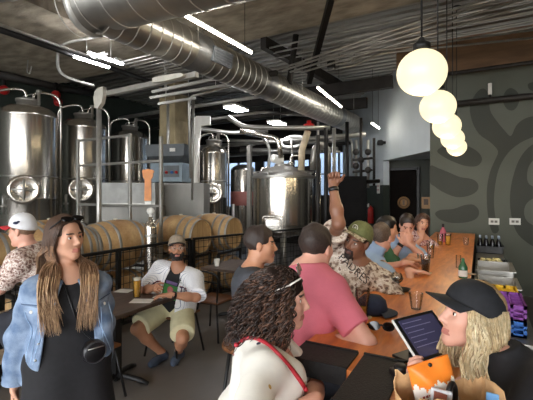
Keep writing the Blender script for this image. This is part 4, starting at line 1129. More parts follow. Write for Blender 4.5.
# back-bar counter on the right ---------------------------------------------
root = empty('service_counter', (.19, 5.1, 0), 'stainless service counter behind the bar, below the crates and bins', 'counter')
b = MB(); b.box((.135, 5.15, .84), (.36, 4.8, .04), bev=.006); b.build('counter_top', STEEL_D, root)
b = MB(); b.box((.135, 5.15, .41), (.32, 4.7, .82)); b.build('counter_body', mat('counter_grey', (96, 98, 100), .45, .6), root)
def crate(x0, x1, y0, y1, z0, z1, m, lab):
    root = empty('bottle_crate', ((x0 + x1) / 2, (y0 + y1) / 2, z0), lab, 'crate', 'plastic crates behind the bar')
    b = MB(); cx, cy = (x0 + x1) / 2, (y0 + y1) / 2; h = z1 - z0; t = .012
    b.box((cx, cy, z0 + .006), (x1 - x0, y1 - y0, .012)); b.build('crate_base', m, root)
    for (px, py, sx, sy) in ((cx, y0 + t / 2, x1 - x0, t), (cx, y1 - t / 2, x1 - x0, t), (x0 + t / 2, cy, t, y1 - y0), (x1 - t / 2, cy, t, y1 - y0)):
        b = MB(); L = max(sx, sy); n = max(2, int(L / .06))
        b.box((px, py, z0 + h * .12), (sx, sy, h * .24)); b.box((px, py, z1 - h * .12), (sx, sy, h * .24)); b.box((px, py, z0 + h * .52), (sx, sy, h * .10))
        for k in range(n + 1):
            o = -L / 2 + .01 + (L - .02) * k / n
            b.box((px + (o if sx > sy else 0), py + (0 if sx > sy else o), z0 + h / 2), (.018 if sx > sy else t, t if sx > sy else .018, h))
        b.build('crate_side', m, root)
    b = MB()
    for k in range(1, 3): b.box((x0 + (x1 - x0) * k / 3, cy, z0 + h * .5), (.005, y1 - y0 - 2 * t, h * .8))
    for k in range(1, 5): b.box((cx, y0 + (y1 - y0) * k / 5, z0 + h * .5), (x1 - x0 - 2 * t, .005, h * .8))
    b.build('divider', m, root)
BLUE = mat('blue_crate', (46, 110, 196), .45); PURP = mat('purple_crate', (138, 66, 160), .45); YELL = mat('yellow_crate', (232, 190, 34), .45)
crate(.03, .26, 2.86, 3.24, .861, .959, BLUE, 'bright blue plastic crate below the purple one')
crate(.03, .26, 2.86, 3.24, .960, 1.06, PURP, 'purple plastic crate stacked on the blue one')
crate(.03, .26, 3.30, 3.66, .861, 1.02, YELL, 'yellow plastic crate behind the purple and blue crates')
# steel bins
def bin_(x0, x1, y0, y1, z0, z1, lab, m=STEEL_D, name='steel_bin'):
    b = MB(); cx, cy = (x0 + x1) / 2, (y0 + y1) / 2; t = .008
    b.box((cx, cy, z0 + .004), (x1 - x0, y1 - y0, .008))
    for (px, py, sx, sy) in ((cx, y0 + t / 2, x1 - x0, t), (cx, y1 - t / 2, x1 - x0, t), (x0 + t / 2, cy, t, y1 - y0), (x1 - t / 2, cy, t, y1 - y0)): b.box((px, py, (z0 + z1) / 2), (sx, sy, z1 - z0))
    b.box((cx, y0 - .008, z1 - .004), (x1 - x0 + .03, .02, .008)); b.box((x1 + .008, cy, z1 - .004), (.02, y1 - y0, .008))
    return single(b, name, m, lab, 'bin')
bin_(-.01, .29, 3.75, 4.25, .861, .98, 'steel bin right behind the yellow crate')
bin_(-.02, .30, 4.45, 5.05, .861, 1.0, 'tall steel bin in front of the tray of cut lemons')
bin_(-.02, .30, 5.2, 5.75, .861, .93, 'shallow black tray holding cut lemons', BLACKP, 'lemon_tray')
LEM = mat('lemon_flesh', (236, 226, 168), .5, 0, .1, 20)
r2 = random.Random(3)
for k in range(34):
    x, y = .03 + r2.random() * .20, 5.26 + r2.random() * .42
    b = MB(); M = Matrix.Translation((x, y, .893 + .022 * (k % 3))) @ Matrix.Rotation(r2.random() * 6, 4, 'Z') @ Matrix.Rotation(r2.random() * .8, 4, 'X')
    b.ball((0, 0, 0), (.036, .022, .018), 10, M=M); o = single(b, 'lemon_wedge', LEM, 'pale cut lemon wedge heaped in the shallow black tray', 'lemon', 'cut lemons in the tray')
# rack of dark bottles
bin_(-.04, .32, 6.75, 7.10, .861, .97, 'black bottle holder at the far end of the service counter', BLACKP, 'bottle_holder')
LBL = mat('pale_blue_label', (150, 164, 184), .5)
def dark_bottle(x, y, lab):
    root = empty('dark_bottle', (x, y, .87), lab, 'bottle', 'dark bottles in the holder')
    b = MB(); b.lathe([(.03, 0), (.033, .01), (.033, .15), (.015, .20), (.013, .235)], (x, y, .87), 14); b.build('bottle_body', mat('black_bottle', (18, 18, 22), .2), root)
    b = MB(); b.lathe([(.016, .21), (.016, .245), (0, .247)], (x, y, .87), 10); b.build('cap', LBL, root)
    return root
for j, row in enumerate(('front', 'back')):
    for i in range(4): dark_bottle(.015 + .083 * i, 6.83 + .15 * j, 'dark bottle with pale cap in the holder, %s row, %s' % (row, ['leftmost', 'second from left', 'third from left', 'rightmost'][i]))
b = MB(); b.box((1.6, 4.2, .45), (.5, 3.4, .9), bev=.01); single(b, 'low_cooler', BLACKP, 'low black cooler in the shade at the right picture edge', 'cooler')

# ------------------------------------------------------------------ furniture left of the bar
def cafe_chair(x, y, rz, label, proto=[None]):
    if proto[0] is not None:
        o = copy_tree(proto[0]); o.location = (x, y, 0); o.rotation_euler = (0, 0, rz); tag(o, label); return o
    root = empty('cafe_chair', (0, 0, 0), label, 'chair', 'metal chairs with wooden seats')
    proto[0] = root
    b = MB(); b.box((0, 0, .45), (.40, .40, .025), bev=.008); b.build('seat', SEATW, root)
    for sx in (-1, 1):
        for sy in (-1, 1):
            b = MB(); b.tube([(sx * .16, sy * .16, .44), (sx * .23, sy * .22, 0)], .012, 8); b.build('leg', BLACKM, root)
    b = MB(); b.tube(bend([(-.17, -.17, .43), (-.23, -.22, .80), (-.10, -.27, .84), (.10, -.27, .84), (.23, -.22, .80), (.17, -.17, .43)], .1), .012, 8)
    b.tube(bend([(-.22, -.21, .70), (-.1, -.26, .72), (.1, -.26, .72), (.22, -.21, .70)], .08), .010, 8); b.build('back_frame', BLACKM, root)
    b = MB(); b.tube([(-.16, -.16, .42), (.16, -.16, .42), (.16, .16, .42), (-.16, .16, .42)], .011, 6, closed=True); b.build('seat_frame', BLACKM, root)
    root.location = (x, y, 0); root.rotation_euler = (0, 0, rz)
    return root
cafe_chair(-2.95, 3.24, R(180), 'chair with black metal frame under the bearded man')
cafe_chair(-2.92, 2.12, 0, 'empty metal chair with wooden seat tucked under the near side of the dark table')
cafe_chair(-2.92, 3.92, 0, 'empty metal chair with wooden seat before the far small table')
def table(x, y, sx, sy, lab):
    root = empty('pedestal_table', (x, y, 0), lab, 'table', 'small dark pedestal tables')
    b = MB(); b.box((x, y, .735), (sx, sy, .035), bev=.006); b.build('table_top', TABLEW, root)
    b = MB(); b.box((x, y, .37), (.07, .07, .70)); b.box((x, y, .70), (.35, .35, .02)); b.build('column', BLACKM, root)
    b = MB()
    for k in range(4):
        a = k * math.pi / 2 + .3
        b.tube(bend([(x, y, .07), (x + .2 * math.cos(a), y + .2 * math.sin(a), .05), (x + .33 * math.cos(a), y + .33 * math.sin(a), .015)], .1), [.03] + [.026] * 6 + [.016], 8)
    b.build('base', BLACKM, root)
table(-2.98, 2.48, .72, .84, 'dark wooden pedestal table in front of the bearded man')
table(-3.0, 4.62, .74, .80, 'dark wooden pedestal table farther back by the railing')
ZB = .7535
p = WZ(137, 297, ZB); glass((p[0], p[1], ZB), [(.034, 0), (.035, .01), (.041, .1), (.045, .19), (.045, .20)], .165, GOLD, 'tall full glass of hazy golden beer on the dark table', 'beer_glass', foam=.02)
p = WZ(148, 290, ZB); glass((p[0], p[1], ZB), TUMB, .07, DARKB, 'small glass of dark drink beside the golden beer on the table', 'tumbler')
p = WZ(143, 291, ZB); glass((p[0] - .03, p[1] + .06, ZB), [(.025, 0), (.026, .13)], .03, None, 'slim clear glass behind the golden beer on the table', 'tumbler')
PAPER = mat('white_paper', (226, 224, 218), .8)
def sheet(px, py, sx, sy, rz, lab, name='paper_sheet', cat='paper', up=.002):
    p = WZ(px, py, ZB); b = MB(); b.box((p[0], p[1], ZB + up / 2 + .0005), (sx, sy, up), rz=rz); return single(b, name, PAPER, lab, cat)
sheet(124, 291, .16, .13, .3, 'white napkin on the dark table behind the golden beer', 'napkin', 'napkin')
sheet(142, 301, .20, .14, .5, 'white menu sheet lying at the front of the dark table')
sheet(160, 297, .12, .09, .2, 'small white paper lying by the hand of the bearded man', 'napkin', 'napkin')
p = WZ(153, 292, ZB); root = empty('food_basket', (p[0], p[1], ZB), 'small paper-lined food basket on the dark table before the bearded man', 'basket')
b = MB(); b.lathe([(0, 0), (.06, 0), (.085, .045), (.082, .046), (.058, .006), (0, .006)], (p[0], p[1], ZB), 18, caps=False); b.build('paper_tray', PAPER, root)
b = MB()
for k in range(9): b.ball((p[0] + r2.uniform(-.05, .05), p[1] + r2.uniform(-.05, .05), ZB + .04 + r2.random() * .02), (.022, .018, .015), 8)
o = b.build('fried_snack', mat('fried_brown', (150, 96, 50), .7, 0, .3, 40), root); o['kind'] = 'stuff'
p = WZ(217, 266, ZB); b = MB(); b.lathe([(.03, 0), (.04, .10), (.037, .10), (.028, .006), (0, .006)], (p[0], p[1], ZB), 18, caps=False); single(b, 'white_cup', PAPER, 'white paper cup alone on the far small table', 'cup')

# plank drink ledge by the railing where the capped man leans
root = empty('plank_ledge', (-3.55, 1.5, 0), 'pale plank drink ledge under the elbow of the man in red-brimmed cap', 'ledge')
for k in range(3):
    b = MB(); b.box((-3.80 + .13 * k, 1.5, 1.03), (.125, 1.6, .04), bev=.004); b.build('plank', PLANKW, root)
for y in (.85, 1.5, 2.2):
    b = MB(); b.box((-3.68, y, .505), (.09, .09, 1.01)); b.build('post', PLANKW, root)
for z in (.35, .68):
    b = MB(); b.box((-3.62, 1.5, z), (.03, 1.5, .12)); b.build('cross_board', PLANKW, root)

def bar_stool(x, y, zs, label, group='bar stools along the bar', proto=[None]):
    if proto[0] is not None:
        o = copy_tree(proto[0]); o.location = (x, y, 0); tag(o, label); return o
    root = empty('bar_stool', (0, 0, 0), label, 'stool', group); proto[0] = root
    b = MB(); b.lathe([(.15, zs - .03), (.165, zs - .025), (.165, zs - .008), (.15, zs)], (0, 0, 0), 24); b.build('seat', SEATW, root)
    for k in range(4):
        a = math.pi / 4 + k * math.pi / 2; c_, s_ = math.cos(a), math.sin(a)
        b = MB(); b.tube([(.11 * c_, .11 * s_, zs - .03), (.21 * c_, .21 * s_, 0)], .012, 8); b.build('leg', BLACKM, root)
    b = MB(); b.tube([(.178 * math.cos(t), .178 * math.sin(t), .26) for t in np.linspace(0, 2 * math.pi, 25)[:-1]], .009, 6, closed=True); b.build('foot_ring', BLACKM, root)
    root.location = (x, y, 0)
    return root
# ------------------------------------------------------------------ figures: smooth solids on a grid
def smin(a, b, k):
    h = np.maximum(k - np.abs(a - b), 0) / k
    return np.minimum(a, b) - h * h * k * 0.25

class Fld:
    def __init__(s, lo, hi, h):
        s.lo, s.h = np.asarray(lo, float), h
        n = np.ceil((np.asarray(hi, float) - s.lo) / h).astype(int) + 1
        s.n = n
        s.ax = [(s.lo[i] + h * np.arange(n[i])).astype(np.float32) for i in range(3)]
        s.F = np.full(n, 0.5, np.float32)
    def sub(s, lo, hi):
        a = np.clip(np.floor((np.asarray(lo) - s.lo) / s.h).astype(int), 0, s.n)
        b = np.clip(np.ceil((np.asarray(hi) - s.lo) / s.h).astype(int) + 1, 0, s.n)
        if (b <= a).any(): return None
        sl = tuple(slice(a[i], b[i]) for i in range(3))
        X = s.ax[0][sl[0]][:, None, None]; Y = s.ax[1][sl[1]][None, :, None]; Z = s.ax[2][sl[2]][None, None, :]
        return sl, X, Y, Z
    def put(s, prim, op='u'):
        fn, lo, hi, k = prim
        pad = k + 2.5 * s.h
        q = s.sub(np.asarray(lo) - pad, np.asarray(hi) + pad)
        if q is None: return
        sl, X, Y, Z = q
        d = fn(X, Y, Z)
        s.F[sl] = smin(s.F[sl], d, k) if op == 'u' else -smin(-s.F[sl], d, k)
    def mesh(s, it=2):
        F, lo, h = s.F, s.lo, s.h
        S = F < 0
        S[0], S[-1], S[:, 0], S[:, -1], S[:, :, 0], S[:, :, -1] = (False,) * 6
        c = np.zeros(tuple(x - 1 for x in F.shape), np.int8)
        cs = [(i, j, k) for i in (0, 1) for j in (0, 1) for k in (0, 1)]
        def cut(B, o): return B[o[0]:B.shape[0] - 1 + o[0], o[1]:B.shape[1] - 1 + o[1], o[2]:B.shape[2] - 1 + o[2]]
        for o in cs: c += cut(S, o)
        act = (c > 0) & (c < 8)
        idx = np.argwhere(act)
        vid = np.full(c.shape, -1, np.int32)
        vid[act] = np.arange(len(idx))
        V = {o: F[idx[:, 0] + o[0], idx[:, 1] + o[1], idx[:, 2] + o[2]] for o in cs}
        G = {o: S[idx[:, 0] + o[0], idx[:, 1] + o[1], idx[:, 2] + o[2]] for o in cs}
        acc = np.zeros((len(idx), 3)); cnt = np.zeros(len(idx))
        for o in cs:
            for a in range(3):
                if o[a] == 0:
                    p = list(o); p[a] = 1; p = tuple(p)
                    m = G[o] != G[p]
                    va, vb = V[o][m], V[p][m]
                    t = np.clip(va / (va - vb + 1e-12), 0, 1)
                    pos = np.tile(np.asarray(o, float), (m.sum(), 1)); pos[:, a] = t
                    acc[m] += pos; cnt[m] += 1
        P = lo + h * (idx + acc / np.maximum(cnt, 1)[:, None])
        quads = []
        for a in range(3):
            b_, c_ = (a + 1) % 3, (a + 2) % 3
            lo_s = [slice(1, -1)] * 3; hi_s = [slice(1, -1)] * 3
            lo_s[a] = slice(0, -1); hi_s[a] = slice(1, None)
            A0, A1 = S[tuple(lo_s)], S[tuple(hi_s)]
            E = np.argwhere(A0 != A1)
            if not len(E): continue
            ins = A0[E[:, 0], E[:, 1], E[:, 2]]
            g = E.copy(); g[:, b_] += 1; g[:, c_] += 1
            def cell(db, dc):
                q = g.copy(); q[:, b_] += db; q[:, c_] += dc
                return vid[q[:, 0], q[:, 1], q[:, 2]]
            q = np.stack([cell(-1, -1), cell(0, -1), cell(0, 0), cell(-1, 0)], 1)
            q[~ins] = q[~ins][:, ::-1]
            quads.append(q)
        Qd = np.concatenate(quads) if quads else np.zeros((0, 4), int)
        Qd = Qd[(Qd >= 0).all(1)]
        e = np.concatenate([Qd[:, [0, 1]], Qd[:, [1, 2]], Qd[:, [2, 3]], Qd[:, [3, 0]]])
        for _ in range(it):
            s_ = np.stack([np.bincount(e[:, 0], P[e[:, 1], k], len(P)) for k in range(3)], 1)
            n_ = np.bincount(e[:, 0], minlength=len(P))
            P = P * .5 + .5 * s_ / np.maximum(n_, 1)[:, None]
        return P, Qd

def np_mesh(name, P, Qd, mats, mi=None, parent=None, extra=None):
    me = bpy.data.meshes.new(name)
    off = np.zeros(3)
    t = parent
    while t is not None:
        off += A([t.location.x, t.location.y, t.location.z]); t = t.parent
    polys = [(P, Qd, mi if mi is not None else np.zeros(len(Qd), int))] + (extra or [])
    Vs, loops, starts, tot, mis, o, l = [], [], [], [], [], 0, 0
    for (p, q, m) in polys:
        q = np.asarray(q)
        Vs.append(p); loops.append((q + o).ravel()); starts.append(l + np.arange(len(q)) * q.shape[1]); tot.append(np.full(len(q), q.shape[1])); mis.append(m)
        o += len(p); l += q.size
    Vs = np.concatenate(Vs) - off; loops = np.concatenate(loops); starts = np.concatenate(starts); mis = np.concatenate(mis)
    me.vertices.add(len(Vs)); me.vertices.foreach_set('co', Vs.astype(np.float32).ravel())
    me.loops.add(len(loops)); me.loops.foreach_set('vertex_index', loops.astype(np.int32))
    me.polygons.add(len(starts)); me.polygons.foreach_set('loop_start', starts.astype(np.int32))
    for m in (mats if isinstance(mats, (list, tuple)) else [mats]): me.materials.append(m)
    me.polygons.foreach_set('material_index', mis.astype(np.int32))
    me.update(calc_edges=True); me.validate()
    me.polygons.foreach_set('use_smooth', np.ones(len(me.polygons), bool))
    ob = bpy.data.objects.new(name, me); COL.objects.link(ob)
    if parent is not None: ob.parent = parent
    return ob

def cone(a, b, r1, r2=None, k=.02):
    a, b = np.asarray(a, float), np.asarray(b, float); r2 = r1 if r2 is None else r2
    ba = b - a; L2 = max(float(ba @ ba), 1e-9)
    def fn(X, Y, Z):
        x, y, z = X - np.float32(a[0]), Y - np.float32(a[1]), Z - np.float32(a[2])
        t = np.clip((x * ba[0] + y * ba[1] + z * ba[2]) / L2, 0, 1).astype(np.float32)
        return np.sqrt((x - ba[0] * t) ** 2 + (y - ba[1] * t) ** 2 + (z - ba[2] * t) ** 2) - (r1 + (r2 - r1) * t)
    return (fn, np.minimum(a - r1, b - r2), np.maximum(a + r1, b + r2), k)

def ell(c, ax, rad, k=.02):     # ax rows: local axes in world
    c, ax, rad = np.asarray(c, float), np.asarray(ax, float), np.asarray(rad, float)
    ext = np.sqrt(((ax * rad[:, None]) ** 2).sum(0))
    def fn(X, Y, Z):
        x, y, z = X - c[0], Y - c[1], Z - c[2]
        q = [(x * ax[i, 0] + y * ax[i, 1] + z * ax[i, 2]) / rad[i] for i in range(3)]
        k0 = np.sqrt(q[0] ** 2 + q[1] ** 2 + q[2] ** 2)
        k1 = np.sqrt((q[0] / rad[0]) ** 2 + (q[1] / rad[1]) ** 2 + (q[2] / rad[2]) ** 2)
        return k0 * (k0 - 1) / np.maximum(k1, 1e-6)
    return (fn, c - ext, c + ext, k)

def clip(prim, p, n):           # keep the side where (x-p).n < 0
    fn, lo, hi, k = prim; p = np.asarray(p, float); n = nrm(n)
    return (lambda X, Y, Z: np.maximum(fn(X, Y, Z), (X - p[0]) * n[0] + (Y - p[1]) * n[1] + (Z - p[2]) * n[2]), lo, hi, k)

def ik(a, t, l1, l2, hint):
    a, t = np.asarray(a, float), np.asarray(t, float)
    d = t - a; D = np.linalg.norm(d); n = d / D
    if D > l1 + l2 - .004: D = l1 + l2 - .004; t = a + n * D
    D = max(D, abs(l1 - l2) + .02)
    x = (l1 * l1 - l2 * l2 + D * D) / (2 * D); h = math.sqrt(max(l1 * l1 - x * x, 0))
    hp = np.asarray(hint, float); hp = nrm(hp - n * (hp @ n))
    return a + n * x + hp * h, t

UP = A([0, 0, 1.0])
def D2(deg): return A([math.cos(R(deg)), math.sin(R(deg)), 0])
IR = A([RT[0], RT[1], 0.0]); AW = A([FW[0], FW[1], 0.0])    # to the viewer's right, away from the viewer

TM = [(-.12, .10, .09, 0), (-.04, .165, .112, 0), (.04, .165, .112, 0), (.14, .150, .105, .01), (.26, .160, .112, .01), (.36, .178, .115, .0), (.44, .165, .095, -.01), (.50, .10, .065, -.015), (.55, .05, .04, -.01)]
TF = [(-.12, .10, .09, 0), (-.03, .170, .115, -.005), (.06, .160, .108, 0), (.15, .130, .092, .008), (.26, .142, .100, .008), (.36, .158, .104, .0), (.43, .145, .085, -.01), (.49, .09, .06, -.015), (.54, .05, .04, -.01)]

class Sk: pass
def skeleton(P, N, Hc, face, head=(0, 0, 0), s=1.0, sex='m', belly=0.0, bulk=1.0, hs=None, arms=None, legs=None, wsh=None):
    k = Sk(); k.s, k.sex, k.P, k.N, k.Hc = s, sex, A(P, float), A(N, float), A(Hc, float)
    k.u = nrm(k.N - k.P); k.Lt = np.linalg.norm(k.N - k.P)
    f0 = D2(face); k.r = nrm(np.cross(f0, k.u)); k.f = np.cross(k.u, k.r)
    k.zs = k.Lt / .50 ; k.ws = s * bulk
    prof = TM if sex == 'm' else TF
    k.prof = [(z * k.zs, w * k.ws, (d + belly * math.exp(-((z - .10) / .12) ** 2)) * k.ws, (o + belly * .7 * math.exp(-((z - .10) / .12) ** 2)) * k.ws) for z, w, d, o in prof]
    sw = (wsh or (.185 if sex == 'm' else .160)) * k.ws
    k.Sh = {sd: k.N - k.u * .065 * s + k.r * (sw if sd == 'R' else -sw) for sd in 'LR'}
    k.Hip = {sd: k.P - k.u * .03 * s + k.r * (.088 if sd == 'R' else -.088) * k.ws for sd in 'LR'}
    k.ua, k.fa = .285 * s, .255 * s; k.th, k.sh = .43 * s, .41 * s
    k.El, k.Wr, k.hand = {}, {}, {}
    for sd in 'LR':
        a = (arms or {}).get(sd)
        sg = 1 if sd == 'R' else -1
        if a is None: a = dict(w=k.Sh[sd] - UP * .5 * s + k.f * .08)
        al = a.get('len', 1.0)
        if 'sh' in a: k.Sh[sd] = k.Sh[sd] + A(a['sh'])
        e, w = ik(k.Sh[sd], a['w'], k.ua * al, k.fa * al, a.get('hint', -k.f * .6 + k.r * sg * .5 - UP * .3))
        k.El[sd], k.Wr[sd] = e, w
        hd = nrm(a.get('hd', w - e)); hn = A(a.get('hn', -k.r * sg), float); hn = nrm(hn - hd * (hn @ hd))
        k.hand[sd] = (hd, hn, a.get('curl', .35), a.get('thumb', .3))
    k.Kn, k.An, k.toe = {}, {}, {}
    for sd in 'LR':
        g = (legs or {}).get(sd, {})
        sg = 1 if sd == 'R' else -1
        t = g.get('a', k.P + k.f * .26 * s + k.r * sg * .11 * s)
        if 'a' not in g: t = A([t[0], t[1], .34])
        hint = g.get('hint', k.f + UP * .4)
        k.Kn[sd], k.An[sd] = ik(k.Hip[sd], t, k.th, k.sh, hint)
        k.toe[sd] = nrm(g.get('toe', A([k.f[0], k.f[1], 0]) + k.r * sg * .15))
    k.hs = hs or s
    y, p, rl = head
    hf = D2(y) * math.cos(R(p)) + UP * math.sin(R(p))
    hr = nrm(np.cross(hf, UP)); hu = np.cross(hr, hf)
    hr, hu = hr * math.cos(R(rl)) + hu * math.sin(R(rl)), hu * math.cos(R(rl)) - hr * math.sin(R(rl))
    k.hr, k.hf, k.hu = hr, hf, hu
    k.hax = np.stack([hr, hf, hu])
    return k
def hp(k, x, y, z): return k.Hc + k.hs * (x * k.hr + y * k.hf + z * k.hu)
def tp(k, x, y, z): return k.P + x * k.r + y * k.f + z * k.u
def hl(k, P): return (P - k.Hc) @ k.hax.T / k.hs
def tl(k, P): return (P - k.P) @ np.stack([k.r, k.f, k.u]).T

def torso(k, z0, z1, infl=0.0, kk=.04, flare=0.0, hang=None):
    pz = A([p[0] for p in k.prof]); pw = A([p[1] for p in k.prof]) + infl; pd = A([p[2] for p in k.prof]) + infl; po = A([p[3] for p in k.prof])
    r, f, u, P = k.r, k.f, k.u, k.P
    m = pw.max() + .04 + abs(flare); c0, c1 = P + u * z0, P + u * z1
    def fn(X, Y, Z):
        x, y, z = X - P[0], Y - P[1], Z - P[2]
        lx = x * r[0] + y * r[1] + z * r[2]; ly = x * f[0] + y * f[1] + z * f[2]; lz = x * u[0] + y * u[1] + z * u[2]
        lz0 = lz
        if hang is not None: lz = np.maximum(lz, hang)
        fl = flare * np.clip((.25 - lz) / .3, 0, 1.5) if flare else 0
        w = np.interp(lz, pz, pw).astype(np.float32) + fl; d = np.interp(lz, pz, pd).astype(np.float32) + fl; o = np.interp(lz, pz, po).astype(np.float32)
        q = ((np.abs(lx) / w) ** 2.3 + (np.abs(ly - o) / d) ** 2.3) ** (1 / 2.3)
        return np.maximum(np.maximum((q - 1) * np.minimum(w, d), z0 - lz0), lz0 - z1)
    return (fn, np.minimum(c0, c1) - m, np.maximum(c0, c1) + m, kk)

def bust(k, infl=0.0, size=1.0):
    return [ell(tp(k, sx * .068 * k.ws, .085 * k.ws, .30 * k.zs), np.stack([k.r, k.f, k.u]), A([.062, .055, .066]) * k.ws * size + infl, .05) for sx in (-1, 1)]

def limb(k, a, b, r1, r2, rm=None, kk=.025):
    if rm is None: return [cone(a, b, r1, r2, kk)]
    m = a + (b - a) * .38
    return [cone(a, m, r1, rm, kk), cone(m, b, rm, r2, kk)]

def arm_prims(k, sd, infl=0.0):
    s = k.s * (1.0 if k.sex == 'm' else .86)
    return limb(k, k.Sh[sd], k.El[sd], .054 * s + infl, .040 * s + infl) + limb(k, k.El[sd], k.Wr[sd], .041 * s + infl, .027 * s + infl, .042 * s + infl)

def leg_prims(k, sd, infl=0.0):
    s = k.s
    return limb(k, k.Hip[sd], k.Kn[sd], .088 * s + infl, .056 * s + infl, kk=.04) + limb(k, k.Kn[sd], k.An[sd], .056 * s + infl, .036 * s + infl, .057 * s + infl, .03)

def foot_prims(k, sd, infl=0.0):
    a = k.An[sd]; t = k.toe[sd]; s = k.s
    h = a - UP * .045 * s - t * .035 * s
    return [cone(a, h, .036 * s + infl, .036 * s + infl, .03), cone(h, a - UP * .055 * s + t * .12 * s, .034 * s + infl, .032 * s + infl, .03), cone(a - UP * .055 * s + t * .10 * s, a - UP * .06 * s + t * .16 * s, .034 * s + infl, .024 * s + infl, .02)]

def hand_prims(k, sd):
    s = k.s * (1.0 if k.sex == 'm' else .92)
    d, n, curl, th = k.hand[sd]; w = k.Wr[sd]
    t = np.cross(d, n) if sd == 'R' else np.cross(n, d)       # towards the thumb
    out = [cone(w - d * .02 * s, w + d * .02 * s, .026 * s, .024 * s, .02)]
    spec = [(.030, .088, .072, .0092), (.010, .093, .080, .0096), (-.011, .089, .074, .0092), (-.030, .080, .058, .0080)]
    for (o, L, fl, r) in spec:
        kn = w + (d * L + t * o) * s
        out.append(cone(w + (d * .015 + t * o * .55) * s, kn, .0135 * s, .0115 * s, .012))
        p, a = kn, 0.0
        for j, fr in enumerate((.45, .31, .24)):
            a += curl * (1.0, 1.15, .8)[j]
            dv = d * math.cos(a) + n * math.sin(a) + t * o * .6
            q = p + nrm(dv) * fl * fr * s
            out.append(cone(p, q, r * s * (1 - .07 * j), r * s * (1 - .07 * (j + 1)), .004)); p = q
    b0 = w + (d * .03 + t * .026) * s
    d1 = nrm(d * .62 + t * .75 + n * (.25 + th)); p1 = b0 + d1 * .042 * s; d2 = nrm(d * .9 + t * .25 + n * (.3 + th)); p2 = p1 + d2 * .05 * s
    out += [cone(w + d * .012 * s + t * .012 * s, b0, .018 * s, .015 * s, .012), cone(b0, p1, .014 * s, .011 * s, .01), cone(p1, p2, .0108 * s, .0085 * s, .004)]
    return out

def head_prims(k, smile=0.0, jaw=1.0, neck=1.0):
    h = k.hs; H = lambda x, y, z: hp(k, x, y, z)
    E = lambda c, r, kk: ell(H(*c), k.hax, A(r) * h, kk * h)
    P = [E((0, -.015, .035), (.074, .093, .088), .03), E((0, .022, -.033), (.059 * jaw, .068, .080), .03)]
    for sx in (-1, 1):
        P += [cone(H(sx * .047 * jaw, .0, -.062), H(sx * .012, .062, -.098), .020 * h, .016 * h, .025 * h), cone(H(sx * .042, .052, -.018), H(sx * .036, .056, -.022), .021 * h, .02 * h, .03 * h),
              E((sx * .076, -.010, -.004), (.010, .020, .031), .008)]
    P += [cone(H(0, .066, -.1), H(0, .064, -.104), .017 * h, .017 * h, .02 * h), cone(H(-.036, .072, .024), H(.036, .072, .024), .012 * h, .012 * h, .02 * h)]
    sub = [cone(H(sx * .033, .090, .005), H(sx * .030, .090, .005), .0155 * h, .0155 * h, .012 * h) for sx in (-1, 1)]
    P2 = [cone(H(0, .080, .014), H(0, .104, -.028), .0075 * h, .0115 * h, .012 * h)] + [cone(H(sx * .012, .092, -.035), H(sx * .010, .096, -.033), .0085 * h, .0085 * h, .007 * h) for sx in (-1, 1)]
    c = .006 * smile
    for (z, r) in ((-.064, .0062), (-.0735, .0072)):
        P2 += [cone(H(-.023 - c, .074, -.068 + c), H(0, .0865, z), r * .7 * h, r * h, .005 * h), cone(H(.023 + c, .074, -.068 + c), H(0, .0865, z), r * .7 * h, r * h, .005 * h)]
    nk = [cone(k.N - k.u * .05 * k.s + k.f * -.005, hp(k, 0, -.030, -.072), (.064 if k.sex == 'm' else .052) * k.s * neck, (.056 if k.sex == 'm' else .047) * k.s * neck, .04)]
    return P + nk, sub, P2

LIP = mat('lip_skin', (178, 112, 98), .45); SCL = mat('eye_white', (228, 224, 216), .2, 0, .02); IRIS = mat('eye_dark', (48, 32, 24), .15)
def uvs(c, ax, r, n=12):
    vs, fs = [], []
    for i in range(n + 1):
        th = math.pi * i / n
        for j in range(2 * n):
            ph = math.pi * j / n
            v = A([math.sin(th) * math.cos(ph), math.cos(th), math.sin(th) * math.sin(ph)])
            vs.append(c + r * (v @ ax))
    for i in range(n):
        for j in range(2 * n):
            j2 = (j + 1) % (2 * n)
            fs.append((i * 2 * n + j, i * 2 * n + j2, (i + 1) * 2 * n + j2, (i + 1) * 2 * n + j))
    return A(vs), A(fs)

